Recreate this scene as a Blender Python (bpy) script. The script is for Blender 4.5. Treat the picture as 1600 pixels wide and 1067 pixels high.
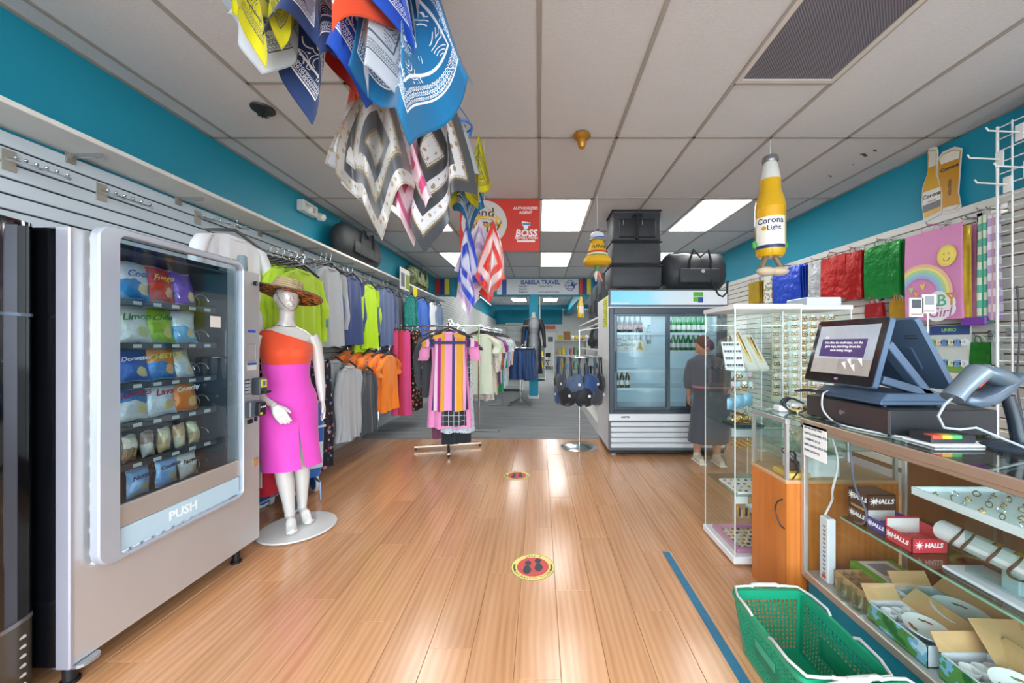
import bpy, bmesh, math, random
from mathutils import Vector, Matrix

for _o in list(bpy.data.objects): bpy.data.objects.remove(_o, do_unlink=True)
SC = bpy.context.scene
COL = SC.collection
RN = random.Random(11)
PI = math.pi

# ------------------------------------------------------------------ camera
FPX, HC = 576.0, 1.34            # focal length in pixels of a 1600 wide frame, eye height in metres
cam = bpy.data.cameras.new('camera'); cam.sensor_width = 36.0; cam.lens = 36.0 * FPX / 1600.0
cam.shift_x = -(843 - 800) / 1600.0; cam.shift_y = (537 - 533.5) / 1600.0
cam.clip_start = 0.05; cam.clip_end = 200
camo = bpy.data.objects.new('camera', cam); COL.objects.link(camo)
camo.location = (0, 0, HC); camo.rotation_euler = (PI / 2, 0, 0); SC.camera = camo

# ------------------------------------------------------------------ world, light, exposure
w = bpy.data.worlds.new('overcast_day'); SC.world = w; w.use_nodes = True
bg = w.node_tree.nodes['Background']; bg.inputs[0].default_value = (0.80, 0.91, 1.0, 1); bg.inputs[1].default_value = 10.0
TROFFER = 10.0                    # brightness of the ceiling light panels
for px in (-1.2, 1.9):           # light portals in the glazed storefront behind the camera
    pl = bpy.data.lights.new('storefront_portal', 'AREA'); pl.shape = 'RECTANGLE'; pl.size = 2.85; pl.size_y = 2.4
    pl.cycles.is_portal = True
    po = bpy.data.objects.new('storefront_portal', pl); COL.objects.link(po)
    po.location = (px, -1.72, 1.5); po.rotation_euler = (PI / 2, 0, 0)
VS = SC.view_settings
VS.view_transform = 'Standard'; VS.look = 'None'; VS.gamma = 1.0; VS.use_curve_mapping = False; VS.exposure = 0.28
SC.cycles.transparent_max_bounces = 40
SC.cycles.max_bounces = 10; SC.cycles.diffuse_bounces = 4; SC.cycles.glossy_bounces = 5

# ------------------------------------------------------------------ materials
def lin(h):
    if not isinstance(h, str): return tuple(h)
    h = h.lstrip('#'); r = []
    for i in (0, 2, 4):
        c = int(h[i:i+2], 16) / 255.0
        r.append(c / 12.92 if c <= 0.04045 else ((c + 0.055) / 1.055) ** 2.4)
    return tuple(r)
MC = {}
class NT:
    def __init__(s, name):
        s.m = bpy.data.materials.new(name); s.m.use_nodes = True
        s.t = s.m.node_tree; s.b = s.t.nodes['Principled BSDF']
    def n(s, typ, **kw):
        o = s.t.nodes.new(typ)
        for k, v in kw.items():
            if hasattr(o, k): setattr(o, k, v)
        return o
    def l(s, a, b): s.t.links.new(a, b)
    def val(s, x):
        if hasattr(x, 'node'): return x
        o = s.t.nodes.new('ShaderNodeValue'); o.outputs[0].default_value = x; return o.outputs[0]
    def math(s, op, a, b=0.0, c=0.0):
        o = s.t.nodes.new('ShaderNodeMath'); o.operation = op
        for i, x in enumerate((a, b, c)):
            if hasattr(x, 'node'): s.l(x, o.inputs[i])
            else: o.inputs[i].default_value = x
        return o.outputs[0]
    def mix(s, f, a, b):
        o = s.t.nodes.new('ShaderNodeMix'); o.data_type = 'RGBA'
        for i, x in ((0, f), (6, a), (7, b)):
            if hasattr(x, 'node'): s.l(x, o.inputs[i])
            elif i == 0: o.inputs[0].default_value = x
            else: o.inputs[i].default_value = (*lin(x), 1)
        return o.outputs[2]
    def noise(s, scale, detail=3, vec=None, rough=.5):
        o = s.t.nodes.new('ShaderNodeTexNoise'); o.inputs['Scale'].default_value = scale
        o.inputs['Detail'].default_value = detail; o.inputs['Roughness'].default_value = rough
        if vec is not None: s.l(vec, o.inputs['Vector'])
        return o.outputs[0]
    def coord(s, which='Object'): return s.n('ShaderNodeTexCoord').outputs[which]
    def mapping(s, vec, scale=(1, 1, 1), loc=(0, 0, 0), rot=(0, 0, 0)):
        o = s.n('ShaderNodeMapping'); s.l(vec, o.inputs[0])
        o.inputs['Scale'].default_value = scale; o.inputs['Location'].default_value = loc; o.inputs['Rotation'].default_value = rot
        return o.outputs[0]
    def vor(s, scale, vec=None, feature='F1', out='Distance', rnd=1.0):
        o = s.n('ShaderNodeTexVoronoi'); o.feature = feature; o.inputs['Scale'].default_value = scale
        o.inputs['Randomness'].default_value = rnd
        if vec is not None: s.l(vec, o.inputs['Vector'])
        return o.outputs[out]
    def ramp(s, fac, stops, const=True):
        o = s.n('ShaderNodeValToRGB'); o.color_ramp.interpolation = 'CONSTANT' if const else 'LINEAR'
        e = o.color_ramp.elements
        while len(e) < len(stops): e.new(0.5)
        for q, (p, c) in zip(e, stops): q.position = p; q.color = (*lin(c), 1)
        s.l(fac, o.inputs[0]); return o.outputs[0]
    def sep(s, vec):
        o = s.n('ShaderNodeSeparateXYZ'); s.l(vec, o.inputs[0]); return o.outputs
    def comb(s, x, y, z):
        o = s.n('ShaderNodeCombineXYZ')
        for i, q in enumerate((x, y, z)):
            if hasattr(q, 'node'): s.l(q, o.inputs[i])
            else: o.inputs[i].default_value = q
        return o.outputs[0]
    def bump(s, h, strength=.2, dist=.01):
        o = s.n('ShaderNodeBump'); o.inputs['Strength'].default_value = strength; o.inputs['Distance'].default_value = dist
        s.l(h, o.inputs['Height']); s.l(o.outputs[0], s.b.inputs['Normal'])
    def col(s, c):
        if hasattr(c, 'node'): s.l(c, s.b.inputs['Base Color'])
        else: s.b.inputs['Base Color'].default_value = (*lin(c), 1)
    def set(s, rough=.5, metal=0, spec=.5, coat=0, sheen=0, trans=0, alpha=1):
        i = s.b.inputs; i['Roughness'].default_value = rough; i['Metallic'].default_value = metal
        i['Specular IOR Level'].default_value = spec; i['Coat Weight'].default_value = coat
        i['Sheen Weight'].default_value = sheen; i['Transmission Weight'].default_value = trans; i['Alpha'].default_value = alpha
        return s

def mat(col, rough=.5, metal=0, spec=.5, coat=0, var=.06, vs=6, sheen=0, alpha=1, bump=0, bs=80):
    """plain procedural material: a colour with a faint noise variation"""
    k = ('p', str(col), rough, metal, spec, coat, var, vs, sheen, alpha, bump, bs)
    if k in MC: return MC[k]
    s = NT('plain_' + str(col).strip('#')); c = lin(col)
    nz = s.noise(vs, 2, s.coord())
    lo = tuple(max(0, q * (1 - var)) for q in c); hi = tuple(min(1, q * (1 + var)) for q in c)
    s.col(s.mix(nz, lo, hi)); s.set(rough, metal, spec, coat, sheen, 0, alpha)
    if bump: s.bump(s.noise(bs, 3, s.coord()), bump, .004)
    MC[k] = s.m; return s.m
def emit(col, strength):
    k = ('e', str(col), strength)
    if k in MC: return MC[k]
    s = NT('light_' + str(col).strip('#')); s.col('#222222')
    s.b.inputs['Emission Color'].default_value = (*lin(col), 1); s.b.inputs['Emission Strength'].default_value = strength
    MC[k] = s.m; return s.m
def glass(tint='#fafdfc', base=.04, rough=.02, key='g'):
    k = (key, tint, base, rough)
    if k in MC: return MC[k]
    s = NT('thin_glass'); t = s.t; t.nodes.remove(s.b); out = t.nodes['Material Output']
    tr = s.n('ShaderNodeBsdfTransparent'); tr.inputs[0].default_value = (*lin(tint), 1)
    gl = s.n('ShaderNodeBsdfGlossy'); gl.inputs['Roughness'].default_value = rough; gl.inputs[0].default_value = (1, 1, 1, 1)
    lw = s.n('ShaderNodeLayerWeight'); lw.inputs[0].default_value = .5
    f = s.math('POWER', lw.outputs['Facing'], 5.0); f = s.math('MULTIPLY_ADD', f, 1 - base, base)
    mx = s.n('ShaderNodeMixShader'); s.l(f, mx.inputs[0]); s.l(tr.outputs[0], mx.inputs[1]); s.l(gl.outputs[0], mx.inputs[2])
    s.l(mx.outputs[0], out.inputs[0]); MC[k] = s.m; return s.m

# ------------------------------------------------------------------ mesh builder
class MB:
    def __init__(s): s.v = []; s.f = []; s.m = []; s.uv = []; s.hasuv = False
    def add(s, vs, fs, mi=0, uv=None):
        o = len(s.v); s.v += [Vector(p) for p in vs]
        if uv: s.uv += list(uv); s.hasuv = True
        else: s.uv += [(0, 0)] * len(vs)
        for f in fs: s.f.append([i + o for i in f]); s.m.append(mi)
        return s
    def box(s, x0, x1, y0, y1, z0, z1, mi=0, M=None):
        v = [Vector((x, y, z)) for z in (z0, z1) for y in (y0, y1) for x in (x0, x1)]
        if M: v = [M @ p for p in v]
        return s.add(v, [(0, 2, 3, 1), (4, 5, 7, 6), (0, 1, 5, 4), (2, 6, 7, 3), (0, 4, 6, 2), (1, 3, 7, 5)], mi)
    def cb(s, c, d, mi=0, M=None):
        return s.box(c[0]-d[0]/2, c[0]+d[0]/2, c[1]-d[1]/2, c[1]+d[1]/2, c[2]-d[2]/2, c[2]+d[2]/2, mi, M)
    def loft(s, rings, mi=0, c0=True, c1=True, closed=True, uv=False):
        n = len(rings[0]); vs = [p for r in rings for p in r]; fs = []
        for i in range(len(rings) - 1):
            for j in range(n if closed else n - 1):
                k = (j + 1) % n; fs.append((i*n+j, i*n+k, (i+1)*n+k, (i+1)*n+j))
        if c0 and closed: fs.append(tuple(range(n))[::-1])
        if c1 and closed: fs.append(tuple((len(rings)-1)*n + j for j in range(n)))
        u = None
        if uv: u = [(j / n, i / (len(rings) - 1)) for i in range(len(rings)) for j in range(n)]
        return s.add(vs, fs, mi, u)
    def tube(s, pts, r, n=8, mi=0, caps=True, closed=False):
        P = [Vector(p) for p in pts]; m = len(P)
        rr = r if isinstance(r, (list, tuple)) else [r] * m
        T = []
        for i in range(m):
            a = P[i-1] if (i > 0 or closed) else P[i]; b = P[(i+1) % m] if (i < m-1 or closed) else P[i]
            t = (b - a); T.append(t.normalized() if t.length > 1e-9 else Vector((0, 0, 1)))
        up = Vector((0, 0, 1)) if abs(T[0].z) < .9 else Vector((1, 0, 0))
        x = T[0].cross(up).normalized(); rings = []
        for i in range(m):
            x = (x - T[i] * x.dot(T[i]))
            if x.length < 1e-6: x = T[i].orthogonal()
            x.normalize(); y = T[i].cross(x)
            rings.append([P[i] + (x * math.cos(2*PI*j/n) + y * math.sin(2*PI*j/n)) * rr[i] for j in range(n)])
        if closed: rings.append(rings[0]); return s.loft(rings, mi, False, False)
        return s.loft(rings, mi, caps, caps)
    def cyl(s, a, b, r0, r1=None, n=14, mi=0): return s.tube([a, b], [r0, r0 if r1 is None else r1], n, mi)
    def lathe(s, prof, c=(0, 0, 0), n=24, mi=0, c0=True, c1=True, M=None, sx=1, sy=1):
        rings = []
        for r, z in prof:
            ring = [Vector((c[0] + r*sx*math.cos(2*PI*j/n), c[1] + r*sy*math.sin(2*PI*j/n), c[2] + z)) for j in range(n)]
            rings.append([M @ p for p in ring] if M else ring)
        return s.loft(rings, mi, c0, c1)
    def prism(s, poly, fn, d0, d1, mi=0):
        n = len(poly); v = [fn(a, b, d0) for a, b in poly] + [fn(a, b, d1) for a, b in poly]
        fs = [tuple(range(n))[::-1], tuple(range(n, 2*n))] + [(i, (i+1) % n, n + (i+1) % n, n + i) for i in range(n)]
        return s.add(v, fs, mi)
    def sheet(s, fn, nu, nv, mi=0):
        vs = []; uv = []
        for j in range(nv + 1):
            for i in range(nu + 1):
                u, v = i / nu, j / nv; vs.append(fn(u, v)); uv.append((u, v))
        fs = [(j*(nu+1)+i, j*(nu+1)+i+1, (j+1)*(nu+1)+i+1, (j+1)*(nu+1)+i) for j in range(nv) for i in range(nu)]
        return s.add(vs, fs, mi, uv)
    def xf(s, M, start=0):
        for i in range(start, len(s.v)): s.v[i] = M @ s.v[i]
        return s
    def build(s, name, mats, parent=None, smooth=None, bevel=None, world=False, fix=True, seg=1):
        if not isinstance(mats, (list, tuple)): mats = [mats]
        off = Vector((0, 0, 0)); loc = None
        if parent is not None:
            if world: off = Vector(ORG[parent.name])
        else:
            xs = [p.x for p in s.v]; ys = [p.y for p in s.v]; zs = [p.z for p in s.v]
            off = Vector(((min(xs)+max(xs))/2, (min(ys)+max(ys))/2, min(zs))); loc = off
        me = bpy.data.meshes.new(name)
        me.from_pydata([tuple(p - off) for p in s.v], [], s.f)
        for m in mats: me.materials.append(m)
        if len(mats) > 1: me.polygons.foreach_set('material_index', s.m)
        if s.hasuv:
            ul = me.uv_layers.new(name='UVMap')
            ul.data.foreach_set('uv', [c for lp in me.loops for c in s.uv[lp.vertex_index]])
        if fix or bevel:
            bm = bmesh.new(); bm.from_mesh(me)
            if fix: bmesh.ops.recalc_face_normals(bm, faces=bm.faces)
            if bevel:
                es = [e for e in bm.edges if len(e.link_faces) == 2 and e.calc_face_angle(0) > .6]
                bmesh.ops.bevel(bm, geom=es, offset=bevel, segments=seg, affect='EDGES', profile=.5, clamp_overlap=True)
            bm.to_mesh(me); bm.free()
        if smooth:
            me.shade_smooth(); me.set_sharp_from_angle(angle=math.radians(smooth))
        o = bpy.data.objects.new(name, me); COL.objects.link(o)
        if parent is not None: o.parent = parent; ORG[o.name] = ORG[parent.name]
        else: o.location = loc; ORG[o.name] = tuple(loc)
        return o
ORG = {}
NTH = ('first', 'second', 'third', 'fourth', 'fifth', 'sixth', 'seventh', 'eighth', 'ninth', 'tenth', 'eleventh', 'twelfth', 'thirteenth', 'fourteenth')
def tag(o, label, cat=None, group=None, kind=None):
    if label: o['label'] = label
    if cat: o['category'] = cat
    if group: o['group'] = group
    if kind: o['kind'] = kind
    return o
def thing(name, label, cat, loc=(0, 0, 0), rotz=0, group=None, kind=None):
    o = bpy.data.objects.new(name, None); COL.objects.link(o); o.empty_display_size = .05
    o.location = loc; o.rotation_euler = (0, 0, rotz); ORG[o.name] = tuple(loc)
    return tag(o, label, cat, group, kind)
def copy_tree(o, parent=None):
    c = o.copy(); COL.objects.link(c); c.parent = parent; ORG[c.name] = ORG[o.name]
    for ch in list(KIDS(o)): copy_tree(ch, c)
    return c
def KIDS(o): return [x for x in COL.objects if x.parent == o]
def dup(o, loc, rotz=None, label=None, group=None, scale=None):
    c = copy_tree(o); c.location = loc
    if rotz is not None: c.rotation_euler = (0, 0, rotz)
    if scale: c.scale = scale
    if label: c['label'] = label
    if group: c['group'] = group
    return c
def link(name, me, parent, loc=(0, 0, 0), rot=None, scale=None):
    o = bpy.data.objects.new(name, me); COL.objects.link(o); o.parent = parent; o.location = loc
    if rot: o.rotation_euler = rot
    if scale: o.scale = scale
    ORG[o.name] = ORG.get(parent.name, (0, 0, 0)) if parent else tuple(loc)
    return o
# lettering: frame gives origin (centre), right and up directions; letters stand slightly proud of what they are on
def text(name, body, size, c, right, up, m, parent, align='CENTER', depth=.0006, world=True, xs=1.0, shear=0, bold=0, space=1.0):
    cu = bpy.data.curves.new('t', 'FONT'); cu.body = body; cu.size = size; cu.align_x = align; cu.align_y = 'CENTER'
    cu.extrude = depth; cu.resolution_u = 2; cu.shear = shear; cu.offset = bold; cu.space_character = space
    o = bpy.data.objects.new('t', cu); me = bpy.data.meshes.new_from_object(o)
    bpy.data.objects.remove(o, do_unlink=True); bpy.data.curves.remove(cu)
    r = Vector(right).normalized(); u = Vector(up).normalized(); n = r.cross(u)
    M = Matrix(((r.x*xs, u.x, n.x, c[0]), (r.y*xs, u.y, n.y, c[1]), (r.z*xs, u.z, n.z, c[2]), (0, 0, 0, 1)))
    if world and parent is not None: M = Matrix.Translation(-Vector(ORG[parent.name])) @ M
    me.transform(M); me.materials.clear(); me.materials.append(m); me.name = name
    ob = bpy.data.objects.new(name, me); COL.objects.link(ob)
    if parent is not None: ob.parent = parent; ORG[ob.name] = ORG[parent.name]
    return ob
def ellipse(a, b, n=24, cx=0, cy=0): return [(cx + a*math.cos(2*PI*i/n), cy + b*math.sin(2*PI*i/n)) for i in range(n)]
def rrect(x0, x1, y0, y1, r, n=5):
    p = []
    for cx, cy, a0 in ((x1-r, y1-r, 0), (x0+r, y1-r, 90), (x0+r, y0+r, 180), (x1-r, y0+r, 270)):
        for i in range(n + 1):
            a = math.radians(a0 + 90*i/n); p.append((cx + r*math.cos(a), cy + r*math.sin(a)))
    return p
# plane mappers for prisms: face towards -Y, +X, -X, +Z
def onY(y): return lambda a, b, d: Vector((a, y - d, b))
def onX(x, s=1): return lambda a, b, d: Vector((x + s*d, a, b))
def onZ(z): return lambda a, b, d: Vector((a, b, z + d))

WHITE = mat('#dcdcd9', .45); CHROME = mat('#d4d7da', .18, 1, var=.02); STEEL = mat('#b9bcbf', .3, 1)
BLACK = mat('#17181b', .45); DKGREY = mat('#3b3e43', .5)
# ================================================================== the room
XL, XR, YF, YH, ZC = -2.60, 3.31, -1.80, 9.20, 2.97   # left wall, right wall, storefront, header, ceiling
YC, YB, ZB = 5.215, 22.0, 3.40                        # carpet edge, far wall, back room ceiling
def wood(name, cols, along=1, scale=1.0, rough=.3, coat=.15, perobj=True):
    s = NT(name); o = s.coord('Object')
    oi = s.n('ShaderNodeObjectInfo').outputs['Random']
    shift = s.comb(s.math('MULTIPLY', oi, 37.0), s.math('MULTIPLY', oi, 91.0), 0.0)
    ad = s.n('ShaderNodeVectorMath'); ad.operation = 'ADD'; s.l(o, ad.inputs[0]); s.l(shift, ad.inputs[1])
    sc = [14*scale]*3; sc[along] = 1.1*scale
    v = s.mapping(ad.outputs[0], sc)
    n1 = s.noise(1.0, 4, v, .6)
    sc2 = [60*scale]*3; sc2[along] = 2.2*scale
    n2 = s.noise(1.0, 3, s.mapping(ad.outputs[0], sc2), .6)
    wv = s.n('ShaderNodeTexWave'); wv.wave_type = 'BANDS'; wv.bands_direction = 'X'
    wv.inputs['Scale'].default_value = 1.3; wv.inputs['Distortion'].default_value = 7; wv.inputs['Detail'].default_value = 2
    s.l(s.mapping(ad.outputs[0], [7*scale if i != along else .8*scale for i in range(3)]), wv.inputs['Vector'])
    f = s.math('ADD', s.math('MULTIPLY', n1, .62), s.math('MULTIPLY', n2, .16)); f = s.math('ADD', f, s.math('MULTIPLY', wv.outputs[1], .14))
    c = s.ramp(f, [(.2, cols[0]), (.48, cols[1]), (.8, cols[2])], False)
    if perobj:
        hv = s.n('ShaderNodeHueSaturation'); s.l(c, hv.inputs['Color'])
        s.l(s.math('MULTIPLY_ADD', oi, .16, .92), hv.inputs['Value']); c = hv.outputs[0]
    s.col(c); s.set(rough, 0, .5, coat); s.b.inputs['Coat Roughness'].default_value = .18
    s.bump(n2, .04, .002); return s.m
M_PLANK = wood('laminate_plank', ('#ab764e', '#c49066', '#d3a881'), 1, 1, .22, .3)
M_SEAM = mat('#8a6038', .7)
def carpet_mat():
    s = NT('grey_carpet'); o = s.coord()
    a = s.noise(260, 2, o); b = s.noise(1.0, 3, s.mapping(o, (1.2, 9, 1)), .6)
    f = s.math('ADD', s.math('MULTIPLY', a, .5), s.math('MULTIPLY', b, .5))
    s.col(s.ramp(f, [(.3, '#6f7276'), (.55, '#8e9194'), (.75, '#a4a7a9')], False)); s.set(.95, 0, .2); s.bump(a, .5, .004); return s.m
M_CARPET = carpet_mat()
def teal_mat():
    s = NT('teal_paint'); o = s.coord()
    s.col(s.mix(s.noise(1.6, 4, o), '#128aa6', '#1a98b2')); s.set(.55, 0, .4); s.bump(s.noise(140, 2, o), .06, .002); return s.m
M_TEAL = teal_mat()
def tile_mat():
    s = NT('acoustic_tile'); o = s.coord(); oi = s.n('ShaderNodeObjectInfo').outputs['Random']
    a = s.noise(1.0, 4, s.mapping(o, (60, 220, 60)), .7)
    c = s.mix(a, '#bfc2c6', '#d9dce0')
    hv = s.n('ShaderNodeHueSaturation'); s.l(c, hv.inputs['Color']); s.l(s.math('MULTIPLY_ADD', oi, .07, .96), hv.inputs['Value'])
    s.col(hv.outputs[0]); s.set(.95, 0, .15); s.bump(a, .35, .004); return s.m
M_TILE = tile_mat(); M_TBAR = mat('#9c9994', .6)

# floor: laminate planks on a sub floor, then carpet
fl = tag(MB().box(XL, XR, YF, YC, -.06, -.006).build('floor', M_SEAM), 'light brown laminate plank floor at the front of the shop', None, None, 'structure')
PW, PL = .192, 1.22
pm = {}
def plank_mesh(w, l):
    k = (round(w, 3), round(l, 3))
    if k not in pm:
        b = MB().box(0, w - .0016, 0, l - .0016, -.007, 0); o = b.build('plank', M_PLANK, fl, bevel=.0011); pm[k] = o.data
        bpy.data.objects.remove(o, do_unlink=True)
    return pm[k]
x = XL; i = 0
FO = Vector(fl.location)
while x < XR - .01:
    wd = min(PW, XR - x); y = YF + ((i * .437) % 1.0) * PL - PL
    while y < YC - .01:
        y0 = max(y, YF); y1 = min(y + PL, YC)
        if y1 - y0 > .03: link('plank', plank_mesh(wd, y1 - y0), fl, Vector((x, y0, 0)) - FO)
        y += PL
    x += PW; i += 1
tag(MB().box(XL, XR, YC, YB, -.06, .004).build('floor_carpet', M_CARPET), 'grey streaked carpet at the back of the shop', None, None, 'structure')
tag(MB().box(XL, XR, YC-.02, YC+.012, 0, .006).build('trim_1', mat('#6d6e70', .4)), 'thin dark strip where the laminate meets the carpet', None, None, 'structure')
tag(MB().box(-30, 30, -30, YF, -.12, -.05).build('ground', mat('#a9a8a4', .9)), 'pale pavement outside the storefront', None, None, 'structure')

# ceiling: T-bar grid with lay-in tiles
ce = tag(MB().box(XL, XR, YF, YH, ZC+.03, ZC+.08).build('ceiling', mat('#8d8a86', .9)), 'suspended ceiling of white textured tiles in a grid', None, None, 'structure')
CO = Vector(ce.location)
colx = [XL] + [.61*k for k in range(-4, 6)] + [XR]
rowy = [YF, -.744, .476, 1.696, 2.916, 4.136, 5.356, 6.576, 7.796, 9.016, YH]
lights = {(0, 4.136), (0, 6.576), (3, 4.136), (3, 6.576), (-3, 4.136), (-3, 6.576), (-3, -.744), (0, -.744), (3, -.744)}
tcache = {}
def tile(x0, x1, y0, y1, m=None):
    k = (round(x1-x0, 3), round(y1-y0, 3), m)
    if k not in tcache:
        a, b = x1-x0-.02, y1-y0-.02
        o = MB().box(-a/2, a/2, -b/2, b/2, .006, .02).build('ceiling_tile', m or M_TILE, ce); tcache[k] = o.data
        bpy.data.objects.remove(o, do_unlink=True)
    return link('ceiling_tile', tcache[k], ce, Vector(((x0+x1)/2, (y0+y1)/2, ZC)) - CO)
M_DTILE = mat('#a8a5a1', .9, bump=.3, bs=200)
for xi in range(len(colx)-1):
    k = xi - 5
    for yi in range(len(rowy)-1):
        x0, x1, y0, y1 = colx[xi], colx[xi+1], rowy[yi], rowy[yi+1]
        if (k, y0) in lights: continue
        if y0 == 1.696 and k in (2, -2, -3):
            if k == 2: tile(x0, x1, 2.306, y1)
            else: tile(x0, x1, y0, 2.306); tile(x0, x1, 2.306, y1, M_DTILE if k == -2 else None)
            continue
        if y0 == .476 and k == 2: tile(x0, x1, .476, 1.086); continue
        tile(x0, x1, y0, y1)
def bar(x0, x1, y0, y1): MB().box(x0, x1, y0, y1, ZC-.002, ZC+.03).build('grid_bar', M_TBAR, ce, world=True)
for x in colx[1:-1]: bar(x-.012, x+.012, YF, YH)
for y in rowy[1:-1]: bar(XL, XR, y-.012, y+.012)
for k in (2, -2, -3): bar(.61*k, .61*(k+1), 2.306-.012, 2.306+.012)
bar(1.22, 1.83, 1.074, 1.098)
for a, b in ((XL, XL+.025), (XR-.025, XR)): bar(a, b, YF, YH)
# flaked paint patches on a tile by the right wall
for (px, py, sx) in ((1350, 243, .05), (1367, 236, .03), (1297, 276, .028), (1333, 258, .016)):
    Y = 1.63*FPX/(537-py); X = (px-843)*Y/FPX
    b = MB(); b.prism([(X+sx*q[0], Y+sx*q[1]) for q in ((-1, -.3), (-.2, .1), (.6, .6), (1, .4), (.4, -.1), (-.3, -.5))], onZ(ZC+.0052), -.0012, .001)
    b.build('paint_flake', mat('#6e4d2c', .9), ce, world=True)

def streak_mat(k=1.0):
    s = NT('troffer_lens'); o = s.coord(); x = s.sep(o)[0]
    wv = s.math('ABSOLUTE', s.math('SINE', s.math('MULTIPLY', x, 15.5)))
    n = s.noise(1.0, 2, s.mapping(o, (60, 1.5, 1)))
    f = s.math('MULTIPLY_ADD', wv, .35, .7); f = s.math('MULTIPLY', f, s.math('MULTIPLY_ADD', n, .25, .88))
    s.col('#dddddd'); s.b.inputs['Emission Color'].default_value = (1, .985, .95, 1)
    s.l(s.math('MULTIPLY', f, TROFFER*k), s.b.inputs['Emission Strength']); return s.m
M_LENS = streak_mat(); M_LENS2 = streak_mat(2.2)
def troffer(x, y, z, label, wd=.61, ln=1.22):
    t = thing('ceiling_light', label, 'ceiling light', (x, y, z), 0, 'fluorescent ceiling lights')
    f = MB(); a, b = wd/2-.004, ln/2-.004
    for q in ((-a, a, -b, -b+.03), (-a, a, b-.03, b), (-a, -a+.03, -b, b), (a-.03, a, -b, b)): f.box(*q, -.004, .02)
    f.build('frame', mat('#e6e5e2', .5), t)
    MB().box(-a+.03, a-.03, -b+.03, b-.03, .004, .012).build('diffuser', M_LENS if z < ZC+.1 else M_LENS2, t)
nm = {(0, 4.136): 'bright ceiling light panel just right of the red hanging sign', (0, 6.576): 'farther bright ceiling light panel above the travel banner',
      (3, 4.136): 'large ceiling light panel to the right of the tall luggage stack', (3, 6.576): 'ceiling light panel half hidden behind the luggage stack',
      (-3, 4.136): 'ceiling light panel hidden behind the elephant scarves', (-3, 6.576): 'ceiling light panel left of the satin scarves and red sign',
      (-3, -.744): 'added unseen ceiling light panel overhead left, nearest the storefront', (0, -.744): 'added unseen ceiling light panel directly overhead by the storefront', (3, -.744): 'added unseen ceiling light panel overhead right, by the storefront'}  # overhead row by the storefront is unseen, added to light the shop
for (k, y) in lights: troffer(.61*k+.305, y+.61, ZC, nm[(k, y)])
def grille_mat():
    s = NT('perforated_grille'); o = s.coord(); q = s.sep(s.mapping(o, (1, 1, 1)))
    a = s.math('SINE', s.math('MULTIPLY', q[0], 420)); b = s.math('SINE', s.math('MULTIPLY', q[1], 420))
    f = s.math('GREATER_THAN', s.math('MULTIPLY', a, b), .12)
    d = s.noise(2.2, 4, o)
    s.col(s.mix(f, s.mix(d, '#6a6a76', '#8f8f9a'), '#3c3c48')); s.set(.6, .1); return s.m
t = thing('air_vent', 'dark grey perforated return air grille in the ceiling', 'air vent', (1.525, 1.696, ZC))
MB().box(-.28, .28, -.585, .585, .004, .012).build('grille', grille_mat(), t)
f = MB()
for q in ((-.303, .303, -.608, -.58), (-.303, .303, .58, .608), (-.303, -.275, -.58, .58), (.275, .303, -.58, .58)): f.box(*q, -.004, .016)
f.build('frame', mat('#c9c6c1', .5), t)

# side walls: teal plaster with slatwall boards below
for _x in (XL-.1, XR): tag(MB().box(_x, _x+.1, YH, YH+.2, 0, 2.54).build('wall_jamb', M_TEAL), 'teal jamb at the end of the header', None, None, 'structure')
def slatwall(name, side, xw, y0, y1, ztop, zbot, zwall, cslat, cgroove, label):
    s = side
    wl = MB().box(min(xw, xw-s*.1), max(xw, xw-s*.1), y0, y1, 0, zwall).build(name, M_TEAL)
    tag(wl, label, None, None, 'structure')
    xa, xb = xw, xw + s*.008
    MB().box(min(xa, xb), max(xa, xb), y0, y1, zbot, ztop).build('groove_board', mat(cgroove, .7), wl, world=True)
    n = int((ztop - zbot) / .0762); L = 2.44; cache = {}; ms = mat(cslat, .42, var=.04)
    W0 = Vector(wl.location)
    y = y0
    while y < y1 - .01:
        l = min(L, y1 - y)
        if round(l, 2) not in cache:
            b = MB(); xa, xb = sorted((0, s*.018)); b.box(xa, xb, .001, l-.001, .0045, .0717)
            o = b.build('slat', ms, wl, bevel=.003); cache[round(l, 2)] = o.data; bpy.data.objects.remove(o, do_unlink=True)
        for i in range(n): link('slat', cache[round(l, 2)], wl, Vector((xw, y, ztop - (i+1)*.0762)) - W0)
        y += L
    return wl
wallL = slatwall('wall_left', 1, XL, YF, YH, 2.372, .16, ZC, '#d3dbe2', '#2b2f36', 'left wall, teal paint above white slatwall')
wallR = slatwall('wall_right', -1, XR, YF, YH, 2.335, .16, ZC, '#dcdad4', '#8a6a4c', 'right wall, teal paint above cream slatwall')
MB().box(XR-.03, XR, YF, YH, 2.335, 2.40).build('cap_rail', mat('#e4e2dc', .45), wallR, world=True, bevel=.003)
for nm_, x0, x1 in (('baseboard_left', XL, XL+.02), ('baseboard_right', XR-.02, XR)):
    tag(MB().box(x0, x1, YF, YH, 0, .16).build(nm_, mat('#b9bec2', .5)), 'pale grey baseboard under the ' + ('left' if x0 < 0 else 'right') + ' slatwall', None, None, 'structure')
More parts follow.
